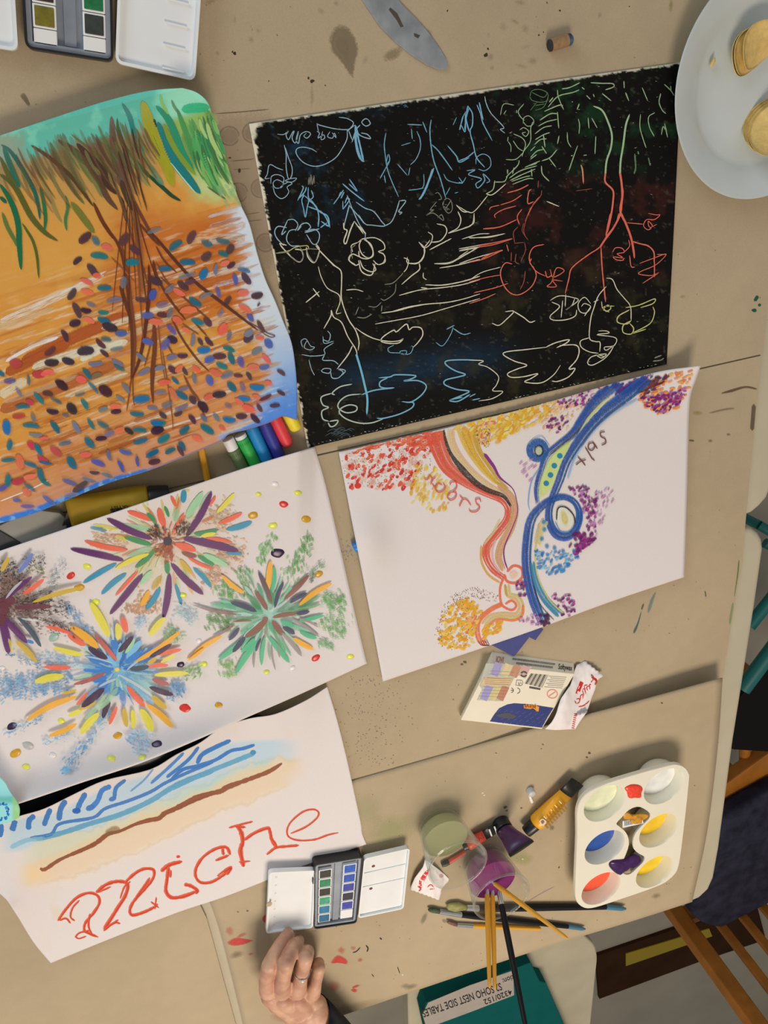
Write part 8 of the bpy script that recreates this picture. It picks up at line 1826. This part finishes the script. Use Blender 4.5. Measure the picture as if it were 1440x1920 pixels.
for _ in range(210):
    x = random.gauss(700, 34); y = random.uniform(1265, 1440); p.oval(x, y, random.uniform(.5, 1.8), random.uniform(.5, 1.4), random.choice([(120, 84, 80), (140, 70, 70), (110, 90, 110), (130, 96, 74)]), random.uniform(.5, .9), n=6, soft=.4)
for _ in range(40): x, y = random.gauss(650, 8), random.gauss(1030, 14); p.oval(x, y, random.uniform(.8, 2), random.uniform(.8, 2), (110, 110, 130), .5, n=6, soft=.6)
p.stroke([(1188, 1188), (1196, 1170), (1203, 1146)], [6, 3, 1.2], (76, 96, 100), .9, soft=.3); p.stroke([(1215, 1150), (1222, 1128), (1230, 1110)], [7, 8, 3], (110, 136, 128), .6, soft=.6); p.stroke([(1203, 1144), (1207, 1132)], 3, (110, 84, 68), .8)
p.stroke([(1352, 738), (1372, 733), (1398, 726), (1420, 730)], [2, 5, 3, 4], (104, 76, 54), .9, dry=.2); p.stroke([(1330, 775), (1360, 768), (1378, 766)], 3, (130, 106, 80), .6, dry=.35); p.oval(1308, 775, 11, 5, (164, 146, 74), .55, soft=.8); p.stroke([(1292, 826), (1302, 827)], 3, (96, 84, 70), .8); p.oval(1332, 827, 5, 3, (120, 104, 84), .6, soft=.6); p.oval(1366, 815, 5, 2.5, (120, 100, 80), .6, soft=.6)
p.stroke([(1414, 758), (1410, 808)], [8, 8], (104, 84, 66), .8, tip=(.05, .05), soft=.2); p.stroke([(1322, 1108), (1324, 1120)], 2.4, (84, 90, 100), .8)
p.stroke([(1386, 1050), (1383, 1080), (1377, 1120)], [3, 2, 1], (90, 120, 60), .8); p.stroke([(1375, 1130), (1368, 1172)], [4, 5], (130, 150, 100), .6)
for x, y, r in ((872, 1242, 4), (866, 1246, 3), (860, 1285, 1.5), (850, 1312, 1.6)): p.oval(x, y, r, r * .6, (86, 72, 58), .8, n=7, wob=.5, soft=.3)
for _ in range(120):
    x, y = random.uniform(600, 1380), random.uniform(840, 1440); p.oval(x, y, random.uniform(.6, 1.6), random.uniform(.5, 1.3), random.choice([(110, 92, 70), (130, 108, 80), (90, 76, 60)]), random.uniform(.4, .8), n=6, soft=.4)
p.build('paint_stains')
p = Paint(LOW)
RS = (196, 62, 54)
for pts in ([(424, 1768), (440, 1758), (462, 1760), (476, 1764), (455, 1772), (436, 1774)], [(619, 1806), (632, 1790), (650, 1798), (652, 1808), (634, 1806)], [(491, 1722), (499, 1714), (498, 1732)]): p.blob(pts, RS, .9, soft=.35, sponge=.25)
for x, y, rx, ry, a in ((430, 1745, 8, 10, .3), (452, 1754, 12, 4, .4), (640, 1782, 8, 8, .35), (662, 1778, 6, 5, .3), (675, 1800, 6, 4, .45), (667, 1850, 9, 3, .8), (664, 1857, 7, 4, .85), (625, 1850, 14, 12, .3), (470, 1789, 6, 3, .4), (528, 1906, 26, 12, .22)): p.oval(x, y, rx, ry, RS, a, ang=random.uniform(-30, 10), soft=.6, wob=.4, sponge=.2)
for pts, w in (([(661, 1786), (668, 1784), (676, 1776)], 2.4), ([(686, 1772), (690, 1778), (688, 1785)], 3), ([(712, 1758), (716, 1762)], 3), ([(745, 1812), (750, 1826)], 1.8), ([(697, 1826), (701, 1832)], 1.8)): p.stroke(pts, w, (44, 38, 34), .9, soft=.2)
for x, y, rx, ry, c, a in ((730, 1560, 60, 34, (150, 156, 90), .35), (690, 1520, 36, 40, (160, 162, 110), .25), (960, 1600, 30, 22, (156, 158, 96), .4), (985, 1612, 18, 14, (160, 164, 90), .4), (1035, 1552, 6, 6, (130, 112, 88), .7), (770, 1850, 16, 6, (120, 110, 84), .5), (760, 1848, 10, 5, (120, 110, 88), .4), (445, 1790, 16, 8, (120, 102, 70), .5), (905, 1340, 12, 6, (150, 126, 96), .3), (660, 1890, 60, 12, (140, 120, 90), .35), (1020, 1700, 14, 10, (150, 128, 96), .35), (795, 1722, 5, 14, (138, 124, 100), .8), (834, 1727, 6, 4, (140, 126, 106), .9), (1230, 1680, 10, 6, (140, 116, 74), .5)):
    p.oval(x, y, rx, ry, c, a, ang=25 if rx < 7 else -15, soft=.85, wob=.3)
p.stroke([(990, 1690), (1015, 1675), (1040, 1662)], 3, (150, 100, 140), .4, soft=.8, dry=.3)
for x, y, r in ((947, 1514, 5), (950, 1520, 3), (1018, 1396, 2.4), (1015, 1404, 1.6), (930, 1412, 2), (1105, 1412, 4), (1100, 1420, 3), (1247, 1475, 2), (1241, 1318, 2.5), (978, 1515, 2.5), (464, 1708, 3), (446, 1710, 2), (1048, 1626, 2.5)): p.oval(x, y, r, r * .6, (96, 80, 62), .8, ang=random.uniform(-60, 30), n=7, wob=.5, soft=.3)
for x, y in ((905, 1487), (908, 1491), (980, 1611), (755, 1828)): p.oval(x, y, 2.2, 1.6, (214, 204, 180), .9, n=6, soft=.3)
for _ in range(130):
    x, y = random.uniform(420, 1320), random.uniform(1440, 1850)
    if ldist(x, y, (1298, 1691), (470, 1955)) > -8: p.oval(x, y, random.uniform(.6, 1.6), random.uniform(.5, 1.3), random.choice([(110, 92, 70), (130, 108, 80), (90, 76, 60)]), random.uniform(.4, .8), n=6, soft=.4)
p.build('paint_stains')
